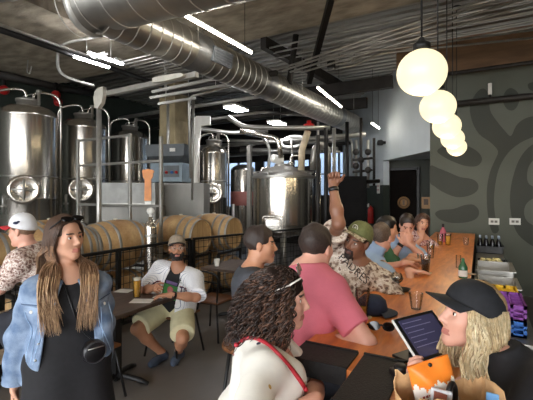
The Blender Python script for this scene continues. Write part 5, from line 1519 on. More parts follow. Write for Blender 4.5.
def body(k, root, skin, hair, res, beard=None, smile=0.0, jaw=1.0, neck=1.0, lip=None, bsz=1.0, eyes=True, beard_full=True):
    hd, sb, hd2 = head_prims(k, smile, jaw, neck)
    pr = [torso(k, -.11 * k.zs, .53 * k.zs)]
    if k.sex == 'f': pr += bust(k, 0, bsz)
    lo, hi = k.Hc - .17, k.Hc + .17
    legs, arms, hands = [], [], []
    for sd in 'LR':
        pr += [cone(k.N - k.u * .03 * k.s, k.Sh[sd], .05 * k.s, .05 * k.s, .05)]
        arms += arm_prims(k, sd); hands += hand_prims(k, sd); legs += leg_prims(k, sd) + foot_prims(k, sd)
    for p in pr + arms + hands + legs: lo, hi = np.minimum(lo, p[1]), np.maximum(hi, p[2])
    F = Fld(lo - .03, hi + .03, res * Q)
    for p in pr + arms + legs: F.put(p)
    for p in hands: F.put(p)
    for p in hd: F.put(p)
    for p in sb: F.put(p, 's')
    for p in hd2: F.put(p)
    P, Qd = F.mesh(2)
    c = hl(k, P[Qd].mean(1))
    x, y, z = c[:, 0], c[:, 1], c[:, 2]
    near = (np.abs(x) < .09) & (np.abs(y) < .14) & (np.abs(z) < .14)
    mi = np.zeros(len(Qd), int)
    mi[near & (np.abs(x) < .025) & (y > .072) & (z < -.058) & (z > -.081)] = 1
    brow = near & (np.abs(x) > .012) & (np.abs(x) < .05) & (y > .05) & (np.abs(z - (.0275 - .12 * (np.abs(x) - .03) ** 2 * 20)) < .0042)
    mi[brow] = 2
    if beard:
        gm = np.ones(len(x), bool) if beard_full else (np.abs(x) < .036) & (z < -.05)
        bz = gm & near & (z < -.035) & (y > -.02) & (z < -.035 - (.04 - y) * .15) & ~((np.abs(x) < .024) & (z > -.080) & (z < -.060) & (y > .07)) & ~((y > .075) & (z > -.05)) & (z > -.125)
        mi[bz] = 3
    ex = []
    if eyes:
        for sx in (-1, 1):
            ec = hp(k, sx * .0315, .0665, .004)
            v, f = uvs(ec, k.hax, .0128 * k.hs)
            fc = hl(k, v[f].mean(1)) - A([sx * .0315, .0665, .004])
            m = np.full(len(f), 4); m[fc[:, 1] > .0105] = 5
            m[(fc[:, 2] > .0044)] = 2; m[(fc[:, 2] > .0064)] = 0; m[fc[:, 2] < -.0068] = 0
            ex.append((v, f, m))
    mats = [skin, lip or LIP, hair, beard or hair, SCL, IRIS]
    return np_mesh('body', P, Qd, mats, mi, root, ex)

def waves(amp, seeds, fr=(18, 40)):
    rg = np.random.default_rng(seeds)
    W_ = []
    for _ in range(5):
        v = rg.normal(size=3); v /= np.linalg.norm(v); W_.append((v * rg.uniform(*fr), rg.uniform(0, 6.28)))
    def fn(X, Y, Z):
        t = 0
        for v, ph in W_: t = t + np.sin(X * v[0] + Y * v[1] + Z * v[2] + ph)
        return (t * amp / 2.2).astype(np.float32)
    return fn

def garment(name, k, root, mats, prims, res=.006, amp=.003, seed=1, cuts=(), keep=(), matfn=None, it=2, fr=(18, 40), lo=None):
    lo = np.min([p[1] for p in prims], 0); hi = np.max([p[2] for p in prims], 0)
    F = Fld(lo - .03, hi + .03, res * Q)
    for p in prims: F.put(p)
    X, Y, Z = F.ax[0][:, None, None], F.ax[1][None, :, None], F.ax[2][None, None, :]
    if amp: F.F += waves(amp, seed, fr)(X, Y, Z)
    for c in cuts:                       # remove
        fn = c[0] if isinstance(c, tuple) else c
        F.F = np.maximum(F.F, -fn(X, Y, Z)).astype(np.float32)
    P, Qd = F.mesh(it)
    mi = matfn(P[Qd].mean(1)) if matfn else None
    return np_mesh(name, P, Qd, mats, mi, root)

def tcut(k, fn):                         # a cutter given in torso axes
    r, f, u, P = k.r, k.f, k.u, k.P
    def g(X, Y, Z):
        x, y, z = X - P[0], Y - P[1], Z - P[2]
        return fn(x * r[0] + y * r[1] + z * r[2], x * f[0] + y * f[1] + z * f[2], x * u[0] + y * u[1] + z * u[2])
    return g
def neck_cut(k, r=.075, dy=.02, dz=.0):     # round neckline
    a = k.N + k.f * dy * k.s + k.u * (.0 + dz); b = k.Hc
    return cone(a - k.u * .02, a + (k.u * .6 + k.f * .1) * .4, r * k.s, r * 1.3 * k.s)
def sleeve(k, sd, frac, infl, extra=.0):    # frac up to 1 = elbow, 2 = wrist
    s = k.s * (1.0 if k.sex == 'm' else .86); a, e, w = k.Sh[sd], k.El[sd], k.Wr[sd]
    if frac <= 1:
        p = a + (e - a) * frac
        return [clip(cone(a, e, .057 * s + infl, .046 * s + infl + extra, .045), p, e - a)]
    p = e + (w - e) * (frac - 1)
    return [cone(a, e, .057 * s + infl, .045 * s + infl, .045), clip(cone(e, w, .045 * s + infl, .034 * s + infl + extra, .03), p, w - e)]
def tee_prims(k, z0=-.06, infl=.013, frac=.62, sinfl=.014, bsz=1.0, flare=0.0, ext=.006, zt=.50):
    pr = [torso(k, z0 * k.zs, zt * k.zs, infl, .04, flare)]
    if k.sex == 'f': pr += bust(k, infl, bsz)
    for sd in 'LR': pr += [cone(k.N - k.u * .035 * k.s, k.Sh[sd], .05 * k.s + infl * .7, .052 * k.s + infl, .05)] + sleeve(k, sd, frac, sinfl, ext)
    return pr
def pants(k, root, m, frac=1.92, infl=.014, res=.009, name='trousers', ext=.012):
    pr = [torso(k, -.11 * k.zs, .10 * k.zs, .010, .05)]
    for sd in 'LR':
        a, e, w = k.Hip[sd], k.Kn[sd], k.An[sd]; s = k.s
        if frac <= 1: pr += [clip(cone(a, e, .094 * s + infl, .070 * s + infl + ext, .05), a + (e - a) * frac, e - a)]
        else: pr += [cone(a, e, .092 * s + infl, .062 * s + infl, .05), clip(cone(e, w, .060 * s + infl, .044 * s + infl + ext, .03), e + (w - e) * (frac - 1), w - e)]
    return garment(name, k, root, m, pr, res, .003, 5)
def shoes(k, root, m, res=.007):
    for sd in 'LR':
        pr = foot_prims(k, sd, .009)
        garment('shoe', k, root, m, [clip(pr[0], k.An[sd] + UP * .01, UP)] + pr[1:], res, 0)

def hair_cap(k, root, m, res=.005, thick=.010, amp=.003, seed=3, front=.05, top=.074, back=-.062, extra=(), fr=(60, 130), name='hair', side=.012):
    h = k.hs
    pr = [ell(hp(k, 0, -.017, .040), k.hax, A([.0745 + thick * .62, .0935 + thick * .85, .088 + thick * 1.1]) * h, .03 * h)] + list(extra)
    def cutter(X, Y, Z):
        x, y, z = X - k.Hc[0], Y - k.Hc[1], Z - k.Hc[2]
        ly = (x * k.hf[0] + y * k.hf[1] + z * k.hf[2]) / h; lz = (x * k.hu[0] + y * k.hu[1] + z * k.hu[2]) / h
        lx = (x * k.hr[0] + y * k.hr[1] + z * k.hr[2]) / h
        a = np.maximum(front - ly, lz - top + 6 * lx * lx)           # forehead
        b = np.maximum(side - ly, lz - .012)         # in front of the ears
        d = np.maximum(-.028 - ly, lz + .020)        # under the ears
        return np.minimum(np.minimum(a, b), np.minimum(d, lz - back)) * h
    return garment(name, k, root, m, pr, res, amp * h, seed, cuts=[cutter] if back is not None else [], fr=fr)

def crom(pts, n=5):
    P = [np.asarray(p, float) for p in pts]; P = [2 * P[0] - P[1]] + P + [2 * P[-1] - P[-2]]; out = []
    for i in range(1, len(P) - 2):
        for j in range(n):
            t = j / n; p0, p1, p2, p3 = P[i - 1:i + 3]
            out.append(.5 * (2 * p1 + (p2 - p0) * t + (2 * p0 - 5 * p1 + 4 * p2 - p3) * t * t + (3 * p1 - p0 - 3 * p2 + p3) * t ** 3))
    out.append(P[-2]); return A(out)

def cap_hat(k, root, crown_m, brim_m, name='baseball_cap', tilt=0.0, bill=.075, puff=1.0, zf=.050, zb=.012, logo=None):
    cap = MB(); h = k.hs
    def pt(x, y, z):
        ct, st = math.cos(tilt), math.sin(tilt)
        return hp(k, x, y * ct - (z - .04) * st - .012, (z - .04) * ct + y * st + .04)
    rows = []
    for i in range(11):
        t = i / 10 * math.pi / 2; row = []
        for j in range(37):
            a = 2 * math.pi * j / 36; z0 = (zf + zb) / 2 + (zf - zb) / 2 * math.sin(a)
            c = math.cos(t) ** .75
            row.append(pt(.0875 * math.cos(a) * c, .107 * math.sin(a) * c, z0 + (.142 - z0) * puff * math.sin(t) if puff <= 1 else z0 + (.142 * puff - z0) * math.sin(t)))
        rows.append(row)
    cap.grid(rows)
    e = cap.build('crown', crown_m, root, solid=.004) if False else None
    hat = cap.build(name, crown_m, root, solid=.005)
    b = MB(); rows = []
    for i in range(7):
        t = i / 6; row = []
        for j in range(21):
            a = R(-66 + 132 * j / 20) ; ca = math.cos(a)
            rx, ry = .0875 * math.sin(a), .107 * ca
            L = bill * max(ca, .0) ** .6
            row.append(pt(rx * (1 + .03 * t), ry + L * t, zf - .002 - .020 * (math.sin(a)) ** 2 * (0.4 + t) - .010 * t))
        rows.append(row)
    b.grid(rows); b.build('brim', brim_m, hat, solid=.005)
    b = MB(); b.ball(pt(0, 0, .142 * puff if puff > 1 else zf + (.142 - zf) * puff + .001), .007 * h, 8); b.build('top_button', crown_m, hat)
    return hat, pt

def project_text(s, size, org, ex, ey, ez, tgt, m, name, parent, off=.004, bend_fn=None, bold=.0):
    vs, fs = text_mesh(s, size)
    # subdivide a little so that it follows the cloth
    bm = bmesh.new(); bv = [bm.verts.new(v) for v in vs]
    for f in fs:
        try: bm.faces.new([bv[i] for i in f])
        except ValueError: pass
    bmesh.ops.triangulate(bm, faces=bm.faces[:])
    bmesh.ops.subdivide_edges(bm, edges=bm.edges[:], cuts=1, use_grid_fill=False)
    bvh = BVHTree.FromPolygons([v.co + Vector(wofs(tgt)) for v in tgt.data.vertices], [tuple(p.vertices) for p in tgt.data.polygons])
    mb = MB(); V = []
    for v in bm.verts:
        x, y = v.co.x, v.co.y
        if bend_fn: x, y = bend_fn(x, y)
        o = org + ex * x + ey * y + ez * .35
        hit = bvh.ray_cast(Vector(o), Vector(-ez), .7)
        q = A(hit[0]) if hit[0] is not None else org + ex * x + ey * y
        V.append(q + ez * off)
    bm.verts.index_update()
    mb._add(V, [[v.index for v in f.verts] for f in bm.faces], 0, False)
    bm.free()
    return mb.build(name, m, parent)
def wofs(o):
    t = Vector((0, 0, 0)); p = o.parent
    while p is not None: t = t + p.location; p = p.parent
    return t
def shrink(tgt, p, d, off=.003):
    if 'bvh' not in CACHE or CACHE['bvh'][0] != tgt.name:
        CACHE['bvh'] = (tgt.name, BVHTree.FromPolygons([v.co + wofs(tgt) for v in tgt.data.vertices], [tuple(q.vertices) for q in tgt.data.polygons]))
    d = nrm(d); h = CACHE['bvh'][1].ray_cast(Vector(A(p) + d * .4), Vector(-d), .8)
    return (A(h[0]) if h[0] is not None else A(p)) + d * off
CACHE = {}
def person(loc, label, group=None):
    return empty('person', loc, label, 'person', group)

def pattern_mat(name, base, dots, scale=30, size=.25, rough=.85, stripes=None):
    if name in MATS: return MATS[name]
    m = mat(name, base, rough, 0, .06, 10); nt = m.node_tree; b = nt.nodes['Principled BSDF']; N, L = nt.nodes.new, nt.links.new
    tc = N('ShaderNodeTexCoord'); base_out = b.inputs['Base Color'].links[0].from_socket
    if stripes:
        mp = N('ShaderNodeMapping'); mp.inputs['Rotation'].default_value = (0, 0, stripes[1]); L(tc.outputs['Object'], mp.inputs[0])
        w = N('ShaderNodeTexWave'); w.inputs['Scale'].default_value = stripes[0]; L(mp.outputs[0], w.inputs[0])
        g = N('ShaderNodeMath'); g.operation = 'GREATER_THAN'; g.inputs[1].default_value = stripes[2]; L(w.outputs['Fac'], g.inputs[0])
        mx = N('ShaderNodeMix'); mx.data_type = 'RGBA'; L(g.outputs[0], mx.inputs[0]); L(base_out, mx.inputs[6]); mx.inputs[7].default_value = (*lin(stripes[3]), 1); base_out = mx.outputs[2]
    if dots:
        v = N('ShaderNodeTexVoronoi'); v.inputs['Scale'].default_value = scale; L(tc.outputs['Object'], v.inputs[0])
        g = N('ShaderNodeMath'); g.operation = 'LESS_THAN'; g.inputs[1].default_value = size; L(v.outputs['Distance'], g.inputs[0])
        cr = N('ShaderNodeValToRGB'); cr.color_ramp.interpolation = 'CONSTANT'; sp = N('ShaderNodeSeparateColor'); L(v.outputs['Color'], sp.inputs[0]); L(sp.outputs[0], cr.inputs[0])
        for i, c in enumerate(dots):
            e = cr.color_ramp.elements[i] if i < 2 else cr.color_ramp.elements.new(i / len(dots))
            e.position = i / len(dots); e.color = (*lin(c), 1)
        sel = N('ShaderNodeMath'); sel.operation = 'GREATER_THAN'; sel.inputs[1].default_value = .55; L(sp.outputs[1], sel.inputs[0])
        ml = N('ShaderNodeMath'); ml.operation = 'MULTIPLY'; L(g.outputs[0], ml.inputs[0]); L(sel.outputs[0], ml.inputs[1])
        mx = N('ShaderNodeMix'); mx.data_type = 'RGBA'; L(ml.outputs[0], mx.inputs[0]); L(base_out, mx.inputs[6]); L(cr.outputs[0], mx.inputs[7]); base_out = mx.outputs[2]
    L(base_out, b.inputs['Base Color'])
    return m
# ------------------------------------------------------------------ helpers for clothing details
def sub_rot(v, ax, a):
    ax = nrm(ax); return v * math.cos(a) + np.cross(ax, v) * math.sin(a) + ax * (ax @ v) * (1 - math.cos(a))
def patch(tgt, c, ex, ey, d, w, h, m, name, parent, off=.003, th=.003, shape=None, nx=6, ny=6):
    rows = []
    for i in range(ny + 1):
        row = []
        for j in range(nx + 1):
            a, b_ = (j / nx - .5), (i / ny - .5)
            if shape: a, b_ = shape(a, b_)
            row.append(shrink(tgt, c + ex * a * w + ey * b_ * h, d, off))
        rows.append(row)
    b = MB(); b.grid(rows)
    return b.build(name, m, parent, solid=th)
def seam(tgt, pts, d, r, m, name, parent, off=.001):
    P = [shrink(tgt, p, d, off) for p in crom(pts, 4)]
    b = MB(); b.tube(P, r, 5); return b.build(name, m, parent)
def strand(b, path, r, n, mis):
    b.tube(path, r, n, 0, caps=False)
    m = len(path) - 1
    k = len(b.m) - m * n
    for i in range(m):
        q = mis[min(len(mis) - 1, int(i / m * len(mis)))]
        for j in range(n): b.m[k + i * n + j] = q
def stand_legs(P, k_r, f, spread=.10): 
    return {sd: dict(a=A([P[0], P[1], .085]) + k_r * (spread if sd == 'R' else -spread), hint=f) for sd in 'LR'}
def rdir(face): f = D2(face); return A([f[1], -f[0], 0])

SK_LIGHT = mat('fair_skin', (208, 156, 128), .5, 0, .04, 12); SK_PINK = mat('rosy_skin', (214, 160, 138), .5, 0, .05, 12)
SK_TAN = mat('tan_skin', (198, 144, 112), .5, 0, .05, 12); SK_DARK = mat('deep_brown_skin', (132, 90, 68), .45, 0, .06, 12); SK_OLIVE = mat('olive_skin', (176, 124, 94), .5, 0, .05, 12)
H_DARK = mat('dark_brown_hair', (44, 32, 26), .45, 0, .25, 60); H_BLACK = mat('black_hair', (24, 20, 18), .45, 0, .2, 60); H_GREY = mat('greying_hair', (92, 76, 64), .6, 0, .3, 80); H_BROWN = mat('brown_hair', (70, 46, 34), .5, 0, .25, 60)
TROU = mat('dark_trousers', (42, 44, 52), .85, 0, .15, 20); SHOE = mat('grey_shoe', (62, 64, 70), .7, 0, .15, 20); DKLIP = mat('deep_lip', (96, 58, 48), .45)
def sit(P, face, s=1, fwd=.27, z=.34, spread=.11):
    f, r = D2(face), rdir(face)
    return {sd: dict(a=A([P[0], P[1], 0]) + f * fwd + r * (spread if sd == 'R' else -spread) + UP * z, hint=f + UP * .5) for sd in 'LR'}

# ================================================================== woman in denim jacket
Hc = W(66, 237.5, 2.1); N = W(69.5, 271.5, 2.1); fc = -31
P = A([N[0] - .01, N[1], .875]); r_, f_ = rdir(fc), D2(fc)
root = person((P[0], P[1], 0), 'standing woman with long dark blonde hair in blue denim jacket over black dress')
k = skeleton(P, N, Hc, fc, (4, 0, -3), .95, 'f', arms={
    'R': dict(sh=-UP * .022, len=1.05, w=W(15, 384, 2.06), hint=r_ * .5 - f_ * .7, hd=-UP + f_ * .15, hn=-r_ * .9 + f_ * .3, curl=.28),
    'L': dict(sh=-UP * .03 + r_ * .012, w=W(101, 364, 2.27), hint=-r_ * .5 - f_ * .9, hd=-UP * .9 + r_ * .4, hn=r_, curl=.3)}, legs=stand_legs(P, r_, f_))
H_BL = [mat('hair_root_brown', (78, 57, 44), .4, 0, .2, 40), mat('hair_mid_brown', (130, 98, 72), .4, 0, .2, 40), mat('hair_blonde_ends', (190, 156, 120), .4, 0, .15, 40)]
body(k, root, SK_LIGHT, H_DARK, .0044, jaw=.95, neck=.88)
BLKC = mat('black_cloth', (24, 23, 26), .85, 0, .15, 40)
sk = [cone(k.Hip[s_], k.Kn[s_] + f_ * .0, .125, .15, .1) for s_ in 'LR']
pr = [torso(k, -.11, .47, .009, .05)] + bust(k, .009) + [clip(q, A([0, 0, .42]), -UP) for q in sk]
dress = garment('dress', k, root, BLKC, pr, .006, .002, 4, cuts=[cone(k.N + k.f * .09 + k.u * .01, k.N + k.f * .09 + k.u * .2, .068), tcut(k, lambda x, y, z: np.maximum(np.maximum(.118 - np.abs(x), .36 - z), -(.6 - z)))])
shoes(k, root, mat('black_shoe', (22, 22, 22), .5))
DEN = mat('denim_blue', (142, 160, 184), .9, 0, .0, 13, bump=.3, bscale=260, rgb2=(90, 112, 142)); DENS = mat('denim_seam', (150, 176, 206), .85, 0, .15, 60); DEND = mat('denim_dark_seam', (66, 88, 120), .85, 0, .15, 60)
pr = [torso(k, -.13, .50, .034, .04, .03, .02)] + bust(k, .028) + sum([sleeve(k, s_, 1.9, .026, .010) for s_ in 'LR'], []) + [cone(k.N - k.u * .03, k.Sh[s_], .056, .060, .05) for s_ in 'LR']
pr += [cone(k.Sh['L'] - UP * .12, W(105, 350, 2.03), .070, .04, .05)]
def jopen(x, y, z):
    wL = np.interp(z, [-.1, .1, .30, .44, .55], [.11, .120, .110, .062, .05]); wR = np.interp(z, [-.1, .1, .30, .44, .55], [.150, .122, .100, .080, .06])
    return np.maximum(np.maximum(x - wR, -x - wL), .0 - y)
jk = garment('denim_jacket', k, root, DEN, pr, .0058, .0055, 9, cuts=[torso(k, -.3, .40, .016, hang=.02), tcut(k, lambda x, y, z: np.maximum(x, z + .055 + .25 * np.abs(x + .12))), tcut(k, jopen), cone(k.N + k.u * -.02 + k.f * .03, k.N + k.u * .25, .066), cone(k.El['R'], k.Wr['R'] + (k.Wr['R'] - k.El['R']) * .3, .034, .036)], fr=(20, 46))
vd = nrm(A([-Hc[0], -Hc[1], 0]))                     # towards the room in front of her
def col(k, m, parent, name='collar', r0=.066, r1=.125, z0=.515, z1=.448, amax=150, pt_ext=.05):
    rows = []
    for i in range(4):
        t = i / 3; row = []
        for j in range(25):
            a = R(-90 - amax + 2 * amax * j / 24) ; e = abs(j - 12) / 12
            rr = (r0 + (r1 - r0) * t) * (1 + .12 * e * t); zz = z0 + (z1 - z0) * t - pt_ext * t * max(0, e - .55) / .45 - .045 * e + (.012 * math.sin(t * math.pi))
            row.append(tp(k, rr * math.cos(a) * 1.02, rr * math.sin(a) * .95 + .012 + .03 * e, zz * k.zs))
        rows.append(row)
    b = MB(); b.grid(rows); return b.build(name, m, parent, solid=.008)
col(k, DEN, jk, 'collar')
T = lambda x, y, z: tp(k, x, y, z)
for x0, nm in ((.20, 'R'), (-.17, 'L')):
    c0 = T(.175 if nm == 'R' else -.165, .1, .30); d_ = nrm(k.f * .85 + k.r * (.5 if nm == 'R' else -.5))
    ex_ = nrm(k.r - d_ * (k.r @ d_))
    patch(jk, c0, ex_, k.u, d_, .10, .034, DEN, 'pocket_flap', jk, .006, .006, shape=lambda a, b_: (a, b_ - .35 * (.5 - abs(a)) * (0.5 - b_)))
    b = MB(); q = shrink(jk, c0 - k.u * .012, d_, .011); M = Matrix.Translation(Vector(q)) @ Vector(d_).to_track_quat('Z', 'Y').to_matrix().to_4x4(); b.lathe([(.009, -.002), (.009, .002), (.006, .0035), (0, .0035)], (0, 0, 0), 14, M=M); b.build('button', WHITEP, jk)
    seam(jk, [c0 + ex_ * .05 - k.u * .02, c0 + ex_ * .042 - k.u * .12, c0 + ex_ * .03 - k.u * .27], d_, .0028, DENS, 'seam', jk)
    seam(jk, [c0 - ex_ * .05 - k.u * .02, c0 - ex_ * .036 - k.u * .12, c0 - ex_ * .02 - k.u * .27], d_, .0028, DENS, 'seam', jk)
    seam(jk, [c0 + ex_ * .07 + k.u * .018, c0 + k.u * .02, c0 - ex_ * .07 + k.u * .02], d_, .0024, DEND, 'seam', jk)
for i, z in enumerate((.40, .33, .26, .19, .12, .05)):
    xx = float(np.interp(z, [-.1, .1, .30, .44], [.165, .13, .10, .08])) + .014
    q = shrink(jk, T(xx, .1, z), k.f, .002); b = MB(); M = Matrix.Translation(Vector(q)) @ Vector(k.f).to_track_quat('Z', 'Y').to_matrix().to_4x4(); b.lathe([(.007, -.002), (.007, .002), (0, .003)], (0, 0, 0), 12, M=M); b.build('button', STEEL_D, jk)
for sx, wf in ((1, [.165, .13, .10, .08]), (-1, [.11, .12, .11, .062])):
    seam(jk, [T(sx * (float(np.interp(z, [-.1, .1, .30, .44], wf)) + .034), .1, z) for z in (.42, .3, .2, .1, .02)], k.f, .0024, DENS, 'seam', jk)
e0, w0 = k.El['R'], k.Wr['R']; q = e0 + (w0 - e0) * .84; ax_ = nrm(w0 - e0); n1 = nrm(np.cross(ax_, UP + f_)); n2 = np.cross(ax_, n1)
b = MB(); b.tube([q - ax_ * .02, q + ax_ * .03], .064, 18, caps=False); b.build('cuff', DEN, jk)
# hair
def scalp(k, x, y, z, o=.006):
    v = A([x / (.077 + o), (y + .016) / (.096 + o), (z - .037) / (.091 + o)]); v = v / np.linalg.norm(v)
    return hp(k, v[0] * (.077 + o), v[1] * (.096 + o) - .016, v[2] * (.091 + o) + .037)
hair_cap(k, root, H_BL[0], .0046, .006, .001, 3, .045, .088, -.07)
b = MB(); rg = np.random.default_rng(5)
for i in range(1100):
    sx = 1 if i % 2 else -1
    y0 = rg.uniform(-.10, .070); t = (y0 + .10) / .17
    part = -.012 + rg.uniform(0, .006) * sx
    fr = t > .62
    z0 = .13 - max(0, y0 - .02) * .5
    p = [scalp(k, part + sx * .004, y0, z0, .008), scalp(k, sx * .05, y0 * .93 - .005, .095, .010), scalp(k, sx * .082, y0 * .75 - .012, .03, .012 + rg.uniform(0, .006)), hp(k, sx * (.083 + rg.uniform(0, .008)), y0 * .55 - .025, -.05)]
    L = rg.uniform(.20, .38)
    if fr or rg.random() < .3:
        fx = rg.uniform(.045, .13) * (1.05 if sx > 0 else .95)
        p += [hp(k, sx * .082, y0 * .3 - .025 + rg.uniform(0, .02), -.12), tp(k, sx * fx, .03 + rg.uniform(0, .04), .48 + rg.uniform(-.015, .015)), tp(k, sx * (fx + .008), .135 + rg.uniform(-.012, .012), .40 - rg.uniform(0, .05)), tp(k, sx * (fx - .01 + rg.uniform(-.01, .02)), .155, .45 - L * .75)]
    else:
        bx = rg.uniform(.0, .15)
        p += [hp(k, sx * (.03 + bx * .5), -.09 - rg.uniform(0, .02), -.10), tp(k, sx * bx * 1.05, -.125, .45), tp(k, sx * bx * 1.1, -.158, .36), tp(k, sx * bx, -.165, .50 - L)]
    pp = crom(p, 5); n_ = len(pp); wv = np.linspace(0, 1, n_); pp = pp + np.outer(np.sin(wv * 15 + rg.uniform(0, 1.5)) * .006 * wv, k.r) + np.outer(np.cos(wv * 12 + rg.uniform(0, 6)) * .003 * wv, k.f)
    strand(b, pp, np.interp(np.linspace(0, 1, n_), [0, .2, .8, 1], [.002, .0040, .0032, .0006]), 3, [0, 0, 0, 1, 1, 1, 2, 2] if rg.random() < .6 else [0, 0, 0, 0, 1, 1, 1, 1])
b.build('hair_strands', H_BL, root)
gl = None
for sx in (-1, 1):
    b = MB(); M = Matrix.Translation(Vector(hp(k, sx * .036, .063, .112))) @ Matrix(((k.hr[0], nrm(k.hf * .7 - k.hu * .3)[0], nrm(k.hu)[0]), (k.hr[1], nrm(k.hf * .7 - k.hu * .3)[1], k.hu[1]), (k.hr[2], nrm(k.hf * .7 - k.hu * .3)[2], k.hu[2]))).to_4x4()
    b.prism([(.032 * math.cos(t), .023 * math.sin(t)) for t in np.linspace(0, 2 * math.pi, 21)[:-1]], -.004, .004, M=M)
    if gl is None: gl = b.build('sunglasses', mat('dark_lens', (12, 10, 10)), root)
    else: b.build('lens', mat('dark_lens', (12, 10, 10)), gl)
    b = MB(); b.tube([hp(k, sx * .066, .055, .108), hp(k, sx * .088, .0, .07), hp(k, sx * .086, -.05, .03)], .004, 6); b.build('temple', BLACKP, gl)
# shoulder bag
c0 = W(94, 351, 1.94)
bag = empty('shoulder_bag', c0 - UP * .075, 'small round black crossbody bag hanging at the hip of the woman in denim', 'bag')
LEA = mat('black_leather', (20, 19, 21), .35, 0, .15, 60)
dv = nrm(A([-c0[0], -c0[1], 0])); Mb = Matrix.Translation(Vector(c0)) @ Vector(nrm(dv + IR * .5)).to_track_quat('Z', 'Y').to_matrix().to_4x4() @ Matrix.Scale(.78, 4)
b = MB(); b.lathe([(0, -.035), (.06, -.034), (.072, -.022), (.072, .022), (.06, .034), (0, .036)], (0, 0, 0), 28, M=Mb, caps=False); bb = b.build('bag_body', LEA, bag)
b = MB(); b.tube([Mb @ Vector((.066 * math.cos(t), .066 * math.sin(t), .03)) for t in np.linspace(0, 2 * math.pi, 33)[:-1]], .0035, 6, closed=True); b.build('piping', mat('bag_piping', (58, 58, 62), .3), bb)
b = MB(); b.tube([Mb @ Vector((x, .03, .034)) for x in (-.05, 0, .05)], .003, 6); b.build('zip', STEEL_D, bb)
b = MB(); CACHE.clear(); st = crom([c0 + UP * .045] + [shrink(dress, W(px_, py_, 1.95), vd, .006) for px_, py_ in ((82, 335), (75, 317), (69, 301), (64, 287))] + [tp(k, .075, .055, .475), tp(k, .085, .0, .50), tp(k, .08, -.08, .46), tp(k, -.02, -.15, .25), tp(k, -.15, -.12, .05), c0 + UP * .04 - dv * .03], 6); b.tube(st, .0042, 6); b.build('strap', LEA, bag)

# ================================================================== curly haired woman in white tee
Hc = W(283, 298, 1.58); N = W(270, 337, 1.56); fc = 26
P = A([N[0] - .06, N[1] - .05, .86]); f_, r_ = D2(fc), rdir(fc)
root = person((P[0], P[1], 0), 'seated woman with long dark curly hair in white tee with thin red strap')
k = skeleton(P, N, Hc, fc, (20, -3, 0), .98, 'f', bulk=1.10, arms={
    'R': dict(w=W(262, 440, 1.34), hint=r_ * 1.0 - UP * .3 - f_ * .2, hd=f_ - UP * .4, hn=-UP),
    'L': dict(w=W(313, 401, 1.37), hint=IR * .8 - UP * .75 + AW * .1, hd=-IR * .8 - AW * .5 - UP * .2, hn=-UP * .8, curl=.5)}, legs=sit(P, fc, z=.36))
body(k, root, SK_PINK, H_DARK, .0044)
WTEE = pattern_mat('white_flower_tee', (232, 228, 218), [(170, 52, 56), (60, 66, 84), (196, 160, 90), (150, 60, 70)], 19, .17)
vneck = tcut(k, lambda x, y, z: np.maximum(np.abs(x) - (z / k.zs - .33) * .62, -y))
tee = garment('tee_shirt', k, root, WTEE, tee_prims(k, -.08, .016, .86, .020, 1.15, .01, .014), .0055, .0042, 6, cuts=[vneck, neck_cut(k, .07, .02)], fr=(16, 34))
pants(k, root, mat('blue_jeans', (58, 72, 98), .85)); shoes(k, root, mat('white_shoe', (200, 198, 194), .6))
b = MB(); REDS = mat('red_strap', (172, 36, 48), .6)
sp = [tp(k, -.135, -.02, .415), tp(k, -.10, .10, .36), tp(k, -.04, .16, .28), tp(k, .03, .19, .20), tp(k, .09, .17, .10)]
CACHE.clear()
def wrapstrap(tgt, pts, cen, r, m, name, parent):
    out = []
    for p in crom(pts, 6):
        c_ = tp(k, 0, 0, (p - k.P) @ k.u); d_ = nrm(p - c_ + 1e-6); out.append(shrink(tgt, p, d_, .003))
    b = MB(); b.tube(out, r, 6, flat=.35); return b.build(name, m, parent)
# red strap over her near shoulder, across the chest and the back
out = []
for p in crom([W(306, 390, 1.4), W(299, 379, 1.4), W(289, 366, 1.4), W(278, 354, 1.4), W(264, 342, 1.4), W(249, 338, 1.45), W(236, 345, 1.5)], 6): out.append(shrink(tee, p, A([0, 0, EYE]) - p, .004))
near = []
b.tube(out, .0085, 8); b.build('red_strap', REDS, root)
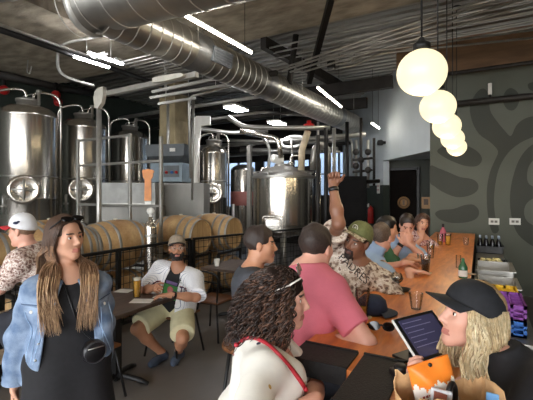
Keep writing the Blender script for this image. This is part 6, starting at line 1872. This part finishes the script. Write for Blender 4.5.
# curls
HC = [mat('curl_dark', (42, 30, 25), .4, 0, .25, 60), mat('curl_brown', (66, 46, 36), .4, 0, .25, 60), mat('curl_light', (94, 66, 50), .4, 0, .2, 60)]
ex_ = [ell(hp(k, .0, -.060, -.05), k.hax, (.088, .075, .10), .05), ell(hp(k, .0, -.095, -.13), k.hax, (.075, .05, .09), .05)]
hair_cap(k, root, mat('hair_base_dark', (36, 26, 22), .9, 0, .3, 90, spec=.1), .0055, .008, .006, 8, .045, .085, None, ex_, (70, 130))
b = MB(); rg = np.random.default_rng(21)
for i in range(950):
    th = rg.uniform(0, 2 * math.pi); ph = rg.uniform(-.15, 1.0)
    v = A([math.cos(th) * math.sqrt(1 - ph * ph) if abs(ph) < 1 else 0, math.sin(th) * math.sqrt(max(0, 1 - ph * ph)), ph])
    if v[1] > .52 and ph < .74: continue
    p0 = hp(k, v[0] * .082, v[1] * .098 - .018, v[2] * .094 + .04)
    L = v[2] * .094 + .04 + rg.uniform(.10, .235)
    o = k.hr * v[0] + k.hf * v[1] * .8
    back = -k.hf * max(.12, .42 - v[1] * .45)
    n_ = 52; tt = np.linspace(0, 1, n_)
    spd = rg.uniform(.030, .062)
    base = [p0 + (k.hu * v[2] * .018 + o * spd) * (1 - math.exp(-4 * t)) + back * (.20 * L / .4) * t ** .8 - UP * L * t ** 1.35 + k.hf * .028 * math.sin(3 * t + th) * t for t in tt]
    a0 = rg.uniform(0, 6.28); tw = rg.uniform(12, 20) * L / .3; R0 = rg.uniform(.006, .0115)
    e1 = nrm(np.cross(UP, o + 1e-4)); e2 = nrm(np.cross(e1, UP + .01))
    path = [q + (e1 * math.cos(a0 + tw * 2.6 * t) + e2 * math.sin(a0 + tw * 2.6 * t)) * R0 * min(1, t * 6) for q, t in zip(base, tt)]
    m = rg.choice([0, 0, 1, 1, 2])
    strand(b, path, np.interp(tt, [0, .1, .85, 1], [.0016, .0030, .0026, .0008]), 3, [m])
b.build('curls', HC, root)
b = MB(); b.tube([hp(k, .088, .03, .075), hp(k, .07, .075, .105)], .0035, 6); b.tube([hp(k, .095, -.04, .045), hp(k, .088, .03, .075)], .0035, 6); g = b.build('sunglasses', mat('pale_frame', (214, 206, 196), .3), root)
for sx in (-1, 1):
    b = MB(); M = Matrix.Translation(Vector(hp(k, sx * .034, .060, .128))) @ Matrix(((k.hr[0], k.hf[0], k.hu[0]), (k.hr[1], k.hf[1], k.hu[1]), (k.hr[2], k.hf[2], k.hu[2]))).to_4x4() @ Matrix.Rotation(R(-62), 4, 'X')
    b.prism([(.026 * math.cos(t), .018 * math.sin(t)) for t in np.linspace(0, 2 * math.pi, 21)[:-1]], -.003, .003, M=M); b.build('lens', mat('smoky_lens', (96, 84, 76), .2), g)
bar_stool(P[0], P[1], .75, 'bar stool under the curly haired woman')

# ================================================================== woman in black cap
Hc = W(470.5, 316, 1.42); N = A([.09, 1.545, 1.185]); fc = 205
P = A([.30, 1.56, .84]); f_, r_ = D2(fc), rdir(fc)
root = person((P[0], P[1], 0), 'woman with long blonde hair in black cap and black top, leaning in at right front')
k = skeleton(P, N, Hc, fc, (207, 10, 0), .93, 'f', hs=1.0, arms={
    'R': dict(w=W(462, 385, 1.36), hint=-UP + AW * .4, hd=-IR - UP * .6, hn=-UP, curl=.3),
    'L': dict(w=W(426, 389, 1.11), hint=-UP * .9 + IR * .6 - AW * .2, hd=-IR * .55 + UP * .65 - AW * .1, hn=IR * .7 + UP * .4 - AW * .5, curl=.65)}, legs=stand_legs(P, r_, f_))
body(k, root, SK_PINK, H_BROWN, .0044)
btee = garment('black_top', k, root, BLKC, tee_prims(k, -.10, .018, .95, .018, 1.0, .01, .006, .56), .006, .004, 12, cuts=[cone(k.N + k.u * .075, hp(k, 0, -.02, -.1), .044, .05)])
pants(k, root, TROU); shoes(k, root, SHOE)
HBL = [mat('blonde_light', (226, 206, 166), .4, 0, .15, 50), mat('blonde_mid', (202, 176, 132), .4, 0, .2, 50), mat('blonde_deep', (164, 134, 96), .4, 0, .2, 50)]
hair_cap(k, root, HBL[2], .005, .008, .002, 3, .05, .074, -.09)
b = MB(); rg = np.random.default_rng(8)
for i in range(1100):
    sx = -1 if rg.random() < .7 else 1
    y0 = rg.uniform(-.105, .045)
    xx = .084 * math.sqrt(max(0.02, 1 - ((y0 + .016) / .108) ** 2))
    p = [hp(k, sx * xx * .95, y0, .05), hp(k, sx * (xx + .008), y0 - .002, .0), hp(k, sx * (xx + .014 + rg.uniform(0, .012)), y0 * .9 - .008 + rg.uniform(-.01, .01), -.07)]
    if y0 > -.02:
        fw_ = rg.uniform(-.03, .05)
        p += [hp(k, sx * (.085 + rg.uniform(0, .02)), y0 * .6 + fw_ * .5, -.14), hp(k, sx * (.10 + rg.uniform(0, .025)), y0 * .3 + fw_ - .02, -.21 - rg.uniform(0, .03)), hp(k, sx * (.11 + rg.uniform(-.01, .03)), y0 * .2 + fw_ - .045, -.27 - rg.uniform(0, .06))]
    else:
        bk = rg.uniform(.0, .06)
        p += [hp(k, sx * (xx * .8 + .03 + rg.uniform(0, .02)), y0 - .03 - bk * .5, -.14), hp(k, sx * (xx * .6 + .05 + rg.uniform(0, .03)), y0 - .075 - bk, -.22), hp(k, sx * (xx * .5 + .06 + rg.uniform(0, .03)), y0 - .11 - bk * 1.2, -.30 - rg.uniform(0, .06)), hp(k, sx * (xx * .5 + .05), y0 - .135 - bk * 1.3, -.41 - rg.uniform(0, .08))]
    pp = crom(p, 6); n_ = len(pp); tt = np.linspace(0, 1, n_); ph = rg.uniform(0, 6.28)
    pp = pp + np.outer(np.sin(tt * 13 + ph) * .010 * np.minimum(1, tt * 3), k.hf) + np.outer(np.cos(tt * 11 + ph) * .004 * tt, k.hr)
    strand(b, pp, np.interp(tt, [0, .2, .8, 1], [.0018, .0030, .0026, .0005]), 3, [rg.choice([0, 0, 1, 1, 2])])
b.build('hair_strands', HBL, root)
cap_hat(k, root, mat('black_cap_cloth', (26, 27, 31), .85, 0, .15, 60), mat('black_cap_cloth', (0, 0, 0)), 'black_cap', 0.12, .078, .90, .046, .0)

# orange snack bag held in her hand
pb_ = W(433, 382, 1.01)
root = empty('snack_bag', pb_ - UP * .095, 'orange and white snack bag held up by the woman in the black cap', 'bag')
exb = nrm(IR * .97 + UP * .22 + AW * .15); eyb = nrm(UP * .95 - IR * .22 + AW * .05); eyb = nrm(eyb - exb * (eyb @ exb)); ezb = np.cross(exb, eyb)
bm = MB(); bw, bh = .118, .15
front, back = [], []
for i in range(33):
    v = i / 32; rf, rb_ = [], []
    for j in range(43):
        u_ = j / 42; pf = .020 * math.sin(math.pi * u_) ** .7 * math.sin(math.pi * min(1, v * 1.02)) ** .6 + .003 * math.sin(9 * u_ + 7 * v)
        o = pb_ + exb * (u_ - .5) * bw + eyb * (v - .62) * bh
        rf.append(o + ezb * (pf + .001)); rb_.append(o - ezb * (pf * .8 + .001))
    front.append(rf); back.append(rb_)
OB = mat('orange_foil', (232, 128, 42), .3, 0, .08, 20); WB = mat('white_foil', (236, 226, 214), .35)
bm.grid(front); bm.grid(back)
# flame edge: faces lower than a jagged line turn white
for fi, f in enumerate(bm.f):
    loc = fi % (32 * 42); i, j = loc // 42, loc % 42
    if i < 17.5 + 2.6 * abs(math.sin(j * .62)) ** .6 + 1.4 * math.sin(j * .31 + 1): bm.m[fi] = 1
body_o = bm.build('bag_body', [OB, WB], root)
b = MB(); b.T = Matrix(((exb[0], eyb[0], ezb[0], pb_[0]), (exb[1], eyb[1], ezb[1], pb_[1]), (exb[2], eyb[2], ezb[2], pb_[2]), (0, 0, 0, 1)))
for y_, L, x0 in ((-.018, .06, -.045), (-.028, .075, -.045), (-.038, .05, -.045)):
    n_ = int(L / .009)
    for q in range(n_): b.box((x0 + q * .009, y_, .0235), (.006, .006, .001))
b.build('printed_text', mat('red_print', (150, 48, 40), .5), body_o)
b = MB(); b.T = Matrix(((exb[0], eyb[0], ezb[0], pb_[0]), (exb[1], eyb[1], ezb[1], pb_[1]), (exb[2], eyb[2], ezb[2], pb_[2]), (0, 0, 0, 1))); b.lathe([(.005, 0), (.005, .004)], (0, .048, .006), 12); b.build('hang_hole', BLACKP, body_o)

# brown paper bag with things in it, standing on the end of the bar
c0 = A([-.07, 1.09, ZT + .001]); h_ = .178
root = empty('paper_bag', c0, 'open crumpled brown paper bag in the front at the bottom edge', 'bag')
KRAFT = mat('kraft_paper', (206, 164, 116), .8, 0, .12, 14, bump=.3, bscale=30)
rows = []; rg = np.random.default_rng(4); M = Matrix.Translation(Vector(c0)) @ Matrix.Rotation(YAW, 4, 'Z')
nn = 48
jit = rg.uniform(-1, 1, nn)
for i in range(9):
    t = i / 8; row = []
    for j in range(nn + 1):
        a = 2 * math.pi * (j % nn) / nn; ca, sa = math.cos(a), math.sin(a)
        e = .35; x = math.copysign(abs(ca) ** e, ca) * .11; y = math.copysign(abs(sa) ** e, sa) * .06
        cr_ = 1 + .05 * math.sin(a * 7 + t * 5) * t + .03 * jit[j % nn] * t
        row.append(M @ Vector((x * (1 + .12 * t) * cr_, y * (1 + .25 * t) * cr_, h_ * t * (1 + .07 * math.sin(a * 3 + 1) * t + .05 * jit[j % nn] * t))))
    rows.append(row)
b = MB(); b.grid(rows, 0, False); b.grid([[M @ Vector((0, 0, .002))] * (nn + 1), rows[0]], 0, False); b.build('bag_wall', KRAFT, root, solid=.002)
def inbag(x, y, z): return M @ Vector((x, y, z))
b = MB(); q = inbag(.005, -.01, .165); b.tube([A(q) + IR * .026 * math.cos(t) * 0.62 + UP * .034 * math.sin(t) + AW * .014 * math.cos(t) for t in np.linspace(0, 2 * math.pi, 29)[:-1]], .007, 8, closed=True)
b.tube([A(q) - UP * .034, A(q) - UP * .12], .009, 8); single(b, 'black_ring_handle', BLACKP, 'black loop handle sticking out of the brown paper bag', 'handle')
b = MB(); q = A(inbag(-.035, -.02, .0)); b.bar(q + UP * .02, q + UP * .19 + IR * .01, .05, .012, bev=.004); b.bar(q + UP * .15 + AW * -.008, q + UP * .185 + IR * .004 + AW * -.008, .03, .004, mi=1); single(b, 'clear_packet', [mat('clear_wrap', (206, 206, 208), .15, 0, .1), mat('brown_filling', (132, 72, 54), .5)], 'shiny clear packet with reddish filling in the paper bag', 'packet')
b = MB(); q = A(inbag(.10, -.01, .0)); b.bar(q + UP * .02, q + UP * .175 + IR * .01, .03, .006, bev=.002); single(b, 'blue_packet', mat('light_blue_packet', (110, 164, 214), .5), 'light blue packet at the right corner of the paper bag', 'packet')

# ================================================================== man in pink tee seen from behind
Hc = W(317, 248, 2.12); N = W(309, 265, 2.10); fc = 66
P = W(302, 368, 2.0); P = A([P[0], P[1], .86]); f_, r_ = D2(fc), rdir(fc)
root = person((P[0], P[1], 0), 'man in faded pink tee seen from behind, leaning on the bar')
k = skeleton(P, N, Hc, fc, (78, -4, 0), 1.02, 'm', bulk=.95, arms={
    'R': dict(sh=-UP * .055, w=W(318, 342, 1.93), hint=r_ * .7 - UP * .8, hd=-IR * .8 + AW * .5, hn=-UP, curl=.4),
    'L': dict(sh=-UP * .055, w=A([-.62, 2.28, 1.11]), hint=-r_ * .8 - UP * .5, hd=f_, hn=-UP)}, legs=sit(P, fc - 30, z=.36, fwd=.22))
body(k, root, SK_PINK, H_DARK, .0055, eyes=True)
PINK = mat('pink_cloth', (206, 108, 122), .9, 0, .10, 5, bump=.15, bscale=120)
garment('pink_tee', k, root, PINK, tee_prims(k, -.09, .016, .74, .020, 1, .008, .008), .006, .0058, 31, cuts=[neck_cut(k, .066, .02)], fr=(14, 30))
pants(k, root, TROU); shoes(k, root, SHOE)
hair_cap(k, root, mat('short_dark_hair', (50, 38, 32), .6, 0, .3, 120), .0045, .009, .0035, 5, .05, .076, -.068)
bar_stool(P[0], P[1], .75, 'bar stool under the man in the pink tee')

# ================================================================== man in dark grey tee, profile
Hc = W(261, 245, 2.62); N = W(253, 268, 2.62); fc = 34
P = W(246, 345, 2.62); P = A([P[0], P[1], .86]); f_, r_ = D2(fc), rdir(fc)
root = person((P[0], P[1], 0), 'short-haired man in dark grey tee in profile left of the pink tee')
k = skeleton(P, N, Hc, fc, (28, 0, 0), 1.0, 'm', arms={
    'R': dict(w=W(268, 330, 2.45), hint=-UP + r_ * .4, hd=f_, hn=-UP), 'L': dict(w=W(290, 318, 2.7), hint=-UP - r_ * .3, hd=f_, hn=-UP)}, legs=sit(P, fc, z=.36))
body(k, root, SK_TAN, H_DARK, .0055, beard=None)
garment('grey_tee', k, root, mat('charcoal_cloth', (70, 72, 78), .9, 0, .12, 8), tee_prims(k, -.08, .015, .75, .020), .0065, .005, 41, cuts=[neck_cut(k, .068, .02)])
pants(k, root, TROU); shoes(k, root, SHOE)
hair_cap(k, root, mat('short_dark_hair', (0, 0, 0)), .0045, .010, .004, 15, .055, .070, -.055)
bar_stool(P[0], P[1], .75, 'bar stool under the man in dark grey tee')

# ================================================================== man with raised fist
Hc = W(357, 241.5, 2.80); N = W(358, 259, 2.84); fc = 290
P = W(338, 335, 2.90); P = A([P[0], P[1], .86]); f_, r_ = D2(fc), rdir(fc)
root = person((P[0], P[1], 0), 'man in green cap and camouflage jersey raising his right fist high')
k = skeleton(P, N, Hc, fc, (254, 0, 18), 1.04, 'm', bulk=1.14, arms={
    'R': dict(sh=UP * .11 - r_ * .03, w=W(333, 187, 2.70), hint=-AW * 1.0 - r_ * .1, hd=UP + IR * .02, hn=f_ * .9 + r_ * -.2, curl=1.45, thumb=.8),
    'L': dict(sh=-UP * .03, w=W(364, 304, 2.52), hint=IR - UP * .4, hd=IR * .3 - AW * .4 - UP * .1, hn=-UP, curl=.4)}, legs=sit(P, 330, z=.36, fwd=.24))
H_BEARD = mat('dark_beard', (36, 26, 22), .7, 0, .3, 150)
body(k, root, SK_DARK, H_BLACK, .0052, beard=H_BEARD, smile=1.0, lip=DKLIP, beard_full=False)
CAMO = mat('desert_camouflage', (200, 188, 170), .85, 0, 0, 22, ramp=((0, (92, 74, 66)), (.40, (150, 128, 112)), (.47, (204, 190, 174)), (.56, (224, 214, 202)), (.62, (138, 112, 98))))
jr = garment('camouflage_jersey', k, root, CAMO, tee_prims(k, -.10, .022, .66, .030, 1, .01, .012), .0062, .005, 51, cuts=[neck_cut(k, .07, .025)])
CACHE.clear()
exj = nrm(-k.r + k.u * -.40); ezj = k.f; eyj = nrm(np.cross(ezj, exj)); exj = nrm(np.cross(eyj, ezj))
project_text('PADRES', .073, W(354, 271, 2.68), exj, eyj, ezj, jr, mat('dark_brown_print', (40, 30, 28), .7), 'jersey_lettering', jr, .004)
pants(k, root, TROU); shoes(k, root, SHOE)
hair_cap(k, root, H_BLACK, .006, .004, .001, 5, .05, .07, -.05)
OLIVE = mat('olive_cap', (104, 108, 66), .85, 0, .12, 40)
hat, pt = cap_hat(k, root, OLIVE, mat('pale_camouflage_brim', (190, 178, 150), .85, 0, 0, 40, ramp=((0, (120, 108, 84)), (.45, (196, 184, 156)), (.58, (158, 142, 112)))), 'baseball_cap', .24, .06, 1.02)
b = MB(); q = pt(0, .098, .088); b.tube([q + k.hf * .006 + (k.hr * math.cos(t) + k.hu * math.sin(t)) * .020 for t in np.linspace(0, 2 * math.pi, 25)[:-1]], .0028, 6, closed=True); b.bar(q + k.hf * .006 - k.hu * .012, q + k.hf * .004 + k.hu * .012, .006, .004); b.bar(q + k.hf * .006 - k.hr * .009, q + k.hf * .006 + k.hr * .009, .004, .005); b.build('cap_emblem', WHITEP, hat)
w_, e_ = k.Wr['R'], k.El['R']; dv_ = nrm(w_ - e_); b = MB(); b.tube([w_ - dv_ * .035, w_ - dv_ * .005], .036, 16); wt = b.build('wristband', BLACKP, root)
bar_stool(P[0], P[1], .75, 'bar stool under the man with raised fist')

# ================================================================== row along the bar, farther back
def row_person(label, Hc, N, P, fc, head, skin, hairm, clothm, s=1.0, sex='m', arms=None, cname='tee_shirt', res=.0065, frac=.75, hkw=None, beard=None, bulk=1.0, stool=None, collar=None):
    f_, r_ = D2(fc), rdir(fc); P = A([P[0], P[1], .86])
    root = person((P[0], P[1], 0), label)
    k = skeleton(P, N, Hc, fc, head, s, sex, arms=arms, legs=sit(P, fc, z=.36, fwd=.2), bulk=bulk)
    body(k, root, skin, hairm, res, beard=beard)
    g = garment(cname, k, root, clothm, tee_prims(k, -.08, .016, frac, .018), .007, .004, int(abs(Hc[0]) * 100), cuts=[neck_cut(k, .068, .02)])
    pants(k, root, TROU, res=.010); shoes(k, root, SHOE, .009)
    hair_cap(k, root, hairm, .006, **(hkw or dict(thick=.012, amp=.004)))
    if stool: bar_stool(P[0], P[1], .75, stool)
    return root, k, g
LBLUE = mat('light_blue_cloth', (158, 182, 214), .85, 0, .08, 10)
fc = 52; f_, r_ = D2(fc), rdir(fc)
CAMO2 = mat('tan_print_cloth', (184, 160, 138), .85, 0, 0, 30, ramp=((0, (120, 98, 84)), (.44, (196, 172, 150)), (.56, (150, 126, 108))))
root, k, g = row_person('man with greying brown hair, light blue shirt over his shoulders, forearm on the bar', W(382, 238, 3.45), W(375, 257, 3.42), A([-.98, 3.42, .86]), fc, (80, -8, 6), SK_PINK, H_GREY, CAMO2, 1.0,
    arms={'R': dict(w=W(410, 271, 3.24), hint=r_ - UP * .6, hd=IR * .9 - AW * .1, hn=-UP, curl=.2), 'L': dict(w=A([-.60, 3.75, 1.12]), hint=-r_ - UP, hd=f_, hn=-UP)}, stool='bar stool under the man with greying hair')
garment('shoulder_shirt', k, root, LBLUE, [torso(k, .28, .50, .026, .04)] + [cone(k.N - k.u * .035, k.Sh[s_], .062, .068, .05) for s_ in 'LR'] + [cone(k.Sh[s_], k.Sh[s_] + (k.El[s_] - k.Sh[s_]) * .3, .074, .07, .05) for s_ in 'LR'], .007, .005, 77, cuts=[neck_cut(k, .068, .0)])
fc = 20; f_, r_ = D2(fc), rdir(fc)
root, k, g = row_person('dark-haired man in green tee between two men in light blue', W(387.5, 229, 3.95), W(385, 247, 3.98), A([-1.0, 4.0, .86]), fc, (20, -8, 0), SK_TAN, H_BLACK, mat('green_cloth', (52, 94, 66), .85, 0, .12, 10), 1.0,
    arms={'R': dict(w=A([-.58, 3.95, 1.12]), hint=r_ - UP, hd=f_, hn=-UP), 'L': dict(w=A([-.6, 4.2, 1.12]), hint=-r_ - UP, hd=f_, hn=-UP)}, stool='bar stool under the man in green tee')
fc = 300; f_, r_ = D2(fc), rdir(fc)
root, k, g = row_person('dark-haired man in light blue tee resting his face on his clasped hands', W(407, 225.5, 4.45), W(409, 242, 4.52), A([-.92, 4.72, .86]), fc, (290, -26, 0), SK_PINK, H_DARK, LBLUE, 1.0,
    arms={'R': dict(w=W(402, 243, 4.34), hint=-UP + r_ * .5, hd=UP + r_ * -.2, hn=-f_, curl=.7), 'L': dict(w=W(408, 243, 4.32), hint=-UP * .9 - r_ * .9, hd=UP - r_ * .1, hn=-f_, curl=.7)}, stool='bar stool under the man with clasped hands')
w_, e_ = k.Wr['R'], k.El['R']; dv_ = nrm(w_ - e_); b = MB(); b.tube([w_ - dv_ * .04, w_ - dv_ * .008], .036, 14); b.build('watch', BLACKP, root)
fc = 292; f_, r_ = D2(fc), rdir(fc)
PLAID = mat('pink_patterned_cloth', (196, 150, 150), .85, 0, 0, 34, ramp=((0, (92, 60, 66)), (.42, (206, 160, 160)), (.52, (232, 222, 218)), (.60, (170, 84, 92))))
root, k, g = row_person('farthest woman at the bar, long brown hair, patterned pink shirt, hand at her chin', W(422.5, 223, 5.2), W(424, 236.5, 5.25), A([-.86, 5.62, .86]), fc, (296, -8, 10), SK_LIGHT, H_BROWN, PLAID, .95, 'f',
    arms={'R': dict(w=W(422, 238, 5.05), hint=-UP + r_ * .6, hd=UP + r_ * -.05, hn=-f_, curl=.9), 'L': dict(w=W(436, 248, 5.0), hint=-UP * .5 - r_ * .6, hd=f_ * .5 - r_ * .5, hn=-UP)}, frac=.9, stool='bar stool under the farthest woman')
b = MB(); rg = np.random.default_rng(9)
for i in range(90):
    sx = 1 if i % 2 else -1; y0 = rg.uniform(-.09, .05)
    p = [scalp(k, sx * .006, y0, .13, .008), scalp(k, sx * .06, y0 * .9, .085, .014), hp(k, sx * .092, y0 * .7 - .01, .0), hp(k, sx * .095, y0 * .5 - .03, -.09), hp(k, sx * (.10 + rg.uniform(0, .03)), y0 * .4 - .03, -.2), hp(k, sx * (.10 + rg.uniform(0, .03)), y0 * .3 - .02, -.28 - rg.uniform(0, .05))]
    pp = crom(p, 4); strand(b, pp, np.interp(np.linspace(0, 1, len(pp)), [0, .2, .8, 1], [.004, .008, .007, .002]), 4, [0])
b.build('hair_strands', H_BROWN, root)

# ================================================================== bearded man at the dark table
Hc = W(177, 248.5, 4.02); N = W(179, 268, 4.06); fc = -74
P = A([-2.90, 3.19, .56]); f_, r_ = D2(fc), rdir(fc)
root = person((P[0], P[1], 0), 'bearded man in open white pinstripe jersey and beige shorts seated at the dark table')
k = skeleton(P, N, Hc, fc, (-46, 6, 0), 1.02, 'm', belly=.02, bulk=1.06, arms={
    'R': dict(w=W(156, 287, 3.78), hint=r_ * .8 - UP * .6, hd=-r_ * .3 + f_ * .6 + UP * .1, hn=-r_ * .8 - UP * .3, curl=.7),
    'L': dict(w=W(170.5, 295, 3.66), hint=-r_ * .9 - UP * .5, hd=r_ * .8 + f_ * .25, hn=-UP, curl=.35)},
    legs={'R': dict(a=A([-2.93, 3.02, .09]), hint=f_ * 1.0 + r_ * .45 + UP * .3, toe=f_ + r_ * .2), 'L': dict(a=A([-2.80, 3.14, .09]), hint=f_ * 1.0 - r_ * .55 + UP * .3, toe=f_ - r_ * .1)})
body(k, root, SK_OLIVE, H_BLACK, .0052, beard=mat('black_beard', (26, 21, 19), .7, 0, .3, 150))
tee = garment('black_tee', k, root, mat('black_tee_cloth', (26, 26, 28), .85, 0, .2, 20), tee_prims(k, -.06, .016, .35, .014), .0065, .003, 61, cuts=[neck_cut(k, .066, .02)])
CACHE.clear()
ex_ = -k.r
patch(tee, tp(k, 0, .1, .24), ex_, k.u, k.f, .16, .15, mat('green_print', (78, 158, 84), .7), 'shirt_print', tee, .004, .002)
patch(tee, tp(k, 0, .1, .265), ex_, k.u, k.f, .07, .07, mat('rose_print', (206, 128, 128), .7), 'shirt_print', tee, .007, .002, shape=lambda a, b_: (a * math.sqrt(max(.05, 1 - (2 * b_) ** 2 * .9)), b_))
patch(tee, tp(k, 0, .1, .335), ex_, k.u, k.f, .13, .03, mat('purple_print', (120, 96, 150), .7), 'shirt_print', tee, .004, .002)
PIN = pattern_mat('white_pinstripe_cloth', (236, 236, 238), None, stripes=(22, .9, .965, (120, 130, 160)))
def open_front(x, y, z):
    w = np.interp(z, [-.1, .15, .35, .5], [.10, .085, .075, .05]); return np.maximum(np.abs(x) - w, -y)
jr = garment('baseball_jersey', k, root, PIN, tee_prims(k, -.13, .030, .92, .032, 1, .03, .014), .0062, .005, 62, cuts=[tcut(k, open_front), torso(k, -.3, .40, .020), neck_cut(k, .072, .03)])
CACHE.clear()
NV = mat('navy_print', (34, 40, 72), .7)
for xx, tx in ((.125, 'T'), (-.125, 'TS')):
    dj = nrm(k.f + k.r * (.35 if xx > 0 else -.35)); exj = nrm(np.cross(k.u, dj)) ; eyj = np.cross(dj, exj)
    project_text(tx, .085, tp(k, xx, .1, .30), exj, eyj, dj, jr, mat('red_print', (150, 48, 40)), 'jersey_lettering', jr, .003)
    project_text(tx, .075, tp(k, xx, .1, .30), exj, eyj, dj, jr, NV, 'jersey_lettering', jr, .005)
pants(k, root, mat('beige_shorts', (206, 198, 160), .85, 0, .08, 12), .88, .030, .0075, 'shorts', .02); shoes(k, root, mat('blue_grey_shoe', (62, 72, 88), .7))
hair_cap(k, root, H_BLACK, .006, .004, .001, 5, .05, .07, -.055)
cap_hat(k, root, mat('grey_beige_cap', (150, 136, 118), .85, 0, .15, 40), mat('dark_cap_brim', (52, 44, 42), .85), 'baseball_cap', .12, .05, .98)
w_, e_ = k.Wr['L'], k.El['L']; dv_ = nrm(w_ - e_); b = MB(); b.tube([w_ - dv_ * .05, w_ - dv_ * .01], .037, 14); b.build('watch', BLACKP, root)
b = MB()
for sx in (-1, 1): b.tube([hp(k, sx * .032 + .022 * math.cos(t), .094, .002 + .017 * math.sin(t)) for t in np.linspace(0, 2 * math.pi, 21)[:-1]], .0022, 5, closed=True); b.tube([hp(k, sx * .054, .092, .006), hp(k, sx * .076, .03, .006), hp(k, sx * .08, -.01, .004)], .0022, 5)
b.tube([hp(k, -.010, .095, .005), hp(k, .010, .095, .005)], .0022, 5); b.build('eyeglasses', STEEL_D, root)

# ================================================================== man in red-brimmed cap at far left
Hc = W(22, 231.5, 3.15); fc = 212; N = W(28, 249, 3.17)
P = A([-3.06, 1.98, .86]); f_, r_ = D2(fc), rdir(fc)
root = person((P[0], P[1], 0), 'man in white cap with red brim and patterned shirt turned left at the plank ledge')
k = skeleton(P, N, Hc, fc, (206, -2, 0), 1.0, 'm', arms={
    'L': dict(w=W(-4, 272, 3.2), hint=-UP - r_ * .5, hd=f_, hn=-UP), 'R': dict(w=A([-3.62, 1.95, 1.1]), hint=-UP + r_ * .5, hd=f_, hn=-UP)}, legs=sit(P, fc, z=.36, fwd=.2))
body(k, root, SK_PINK, H_BROWN, .0052)
TANP = mat('brown_cream_print', (196, 176, 160), .85, 0, 0, 34, ramp=((0, (112, 84, 76)), (.42, (184, 158, 146)), (.52, (226, 214, 204)), (.60, (146, 112, 102))))
garment('patterned_shirt', k, root, TANP, tee_prims(k, -.08, .020, .85, .026), .0065, .005, 71, cuts=[neck_cut(k, .07, .02)])
pants(k, root, TROU); shoes(k, root, SHOE)
hair_cap(k, root, mat('light_brown_hair', (112, 84, 62), .6, 0, .3, 80), .0055, .006, .002, 5, .05, .07, -.055)
hat, pt = cap_hat(k, root, mat('white_cap_cloth', (222, 222, 224), .85, 0, .04, 20), mat('red_cap_brim', (176, 36, 42), .8), 'baseball_cap', .05, .075, 1.06)
b = MB(); q = pt(-.089, -.0, .075); b.ball(q, (.018, .02, .012), 10); q = pt(-.086, -.02, .085); b.ball(q, (.008, .012, .008), 8); b.build('cap_emblem', mat('navy_print', (34, 40, 72)), hat)
bar_stool(P[0], P[1], .75, 'bar stool under the man in the red-brimmed cap', 'stools away from the bar')
# ------------------------------------------------------------------ camera, world, render look
cam = bpy.data.cameras.new('camera')
co = bpy.data.objects.new('camera', cam)
COL.objects.link(co)
co.location = (0, 0, EYE)
co.rotation_euler = (R(90), 0, YAW)
cam.sensor_width = 36
cam.lens = 36 * FPX / 533
cam.shift_y = -5 / 533
cam.clip_start = 0.05
SC.camera = co

w = bpy.data.worlds.new('world')
SC.world = w
w.use_nodes = True
nt = w.node_tree
bg = nt.nodes['Background']
sky = nt.nodes.new('ShaderNodeTexSky')
sky.sky_type = 'HOSEK_WILKIE'
sky.sun_direction = (0.3, -0.5, 0.8)
sky.turbidity = 6
mixs = nt.nodes.new('ShaderNodeMix'); mixs.data_type = 'RGBA'
mixs.inputs[0].default_value = 0.8
nt.links.new(sky.outputs[0], mixs.inputs[6])
mixs.inputs[7].default_value = (0.95, 0.97, 1.0, 1)
nt.links.new(mixs.outputs[2], bg.inputs[0])
bg.inputs[1].default_value = 11.0

def area(name, loc, rot, sx, sy, power, rgb=(1, 1, 1), portal=False):
    l = bpy.data.lights.new(name, 'AREA')
    l.shape = 'RECTANGLE'; l.size = sx; l.size_y = sy; l.energy = power; l.color = rgb
    o = bpy.data.objects.new(name, l); COL.objects.link(o)
    o.location = loc; o.rotation_euler = rot
    if portal: l.cycles.is_portal = True
    return o
area('street_portal', ((XL + XR) / 2, YF - .25, 1.9), (R(-90), 0, 0), 13.4, 3.7, 10, portal=True)
SC.view_settings.view_transform = 'Standard'
SC.view_settings.look = 'None'
SC.view_settings.gamma = 1
SC.view_settings.use_curve_mapping = False
SC.view_settings.exposure = 0.12
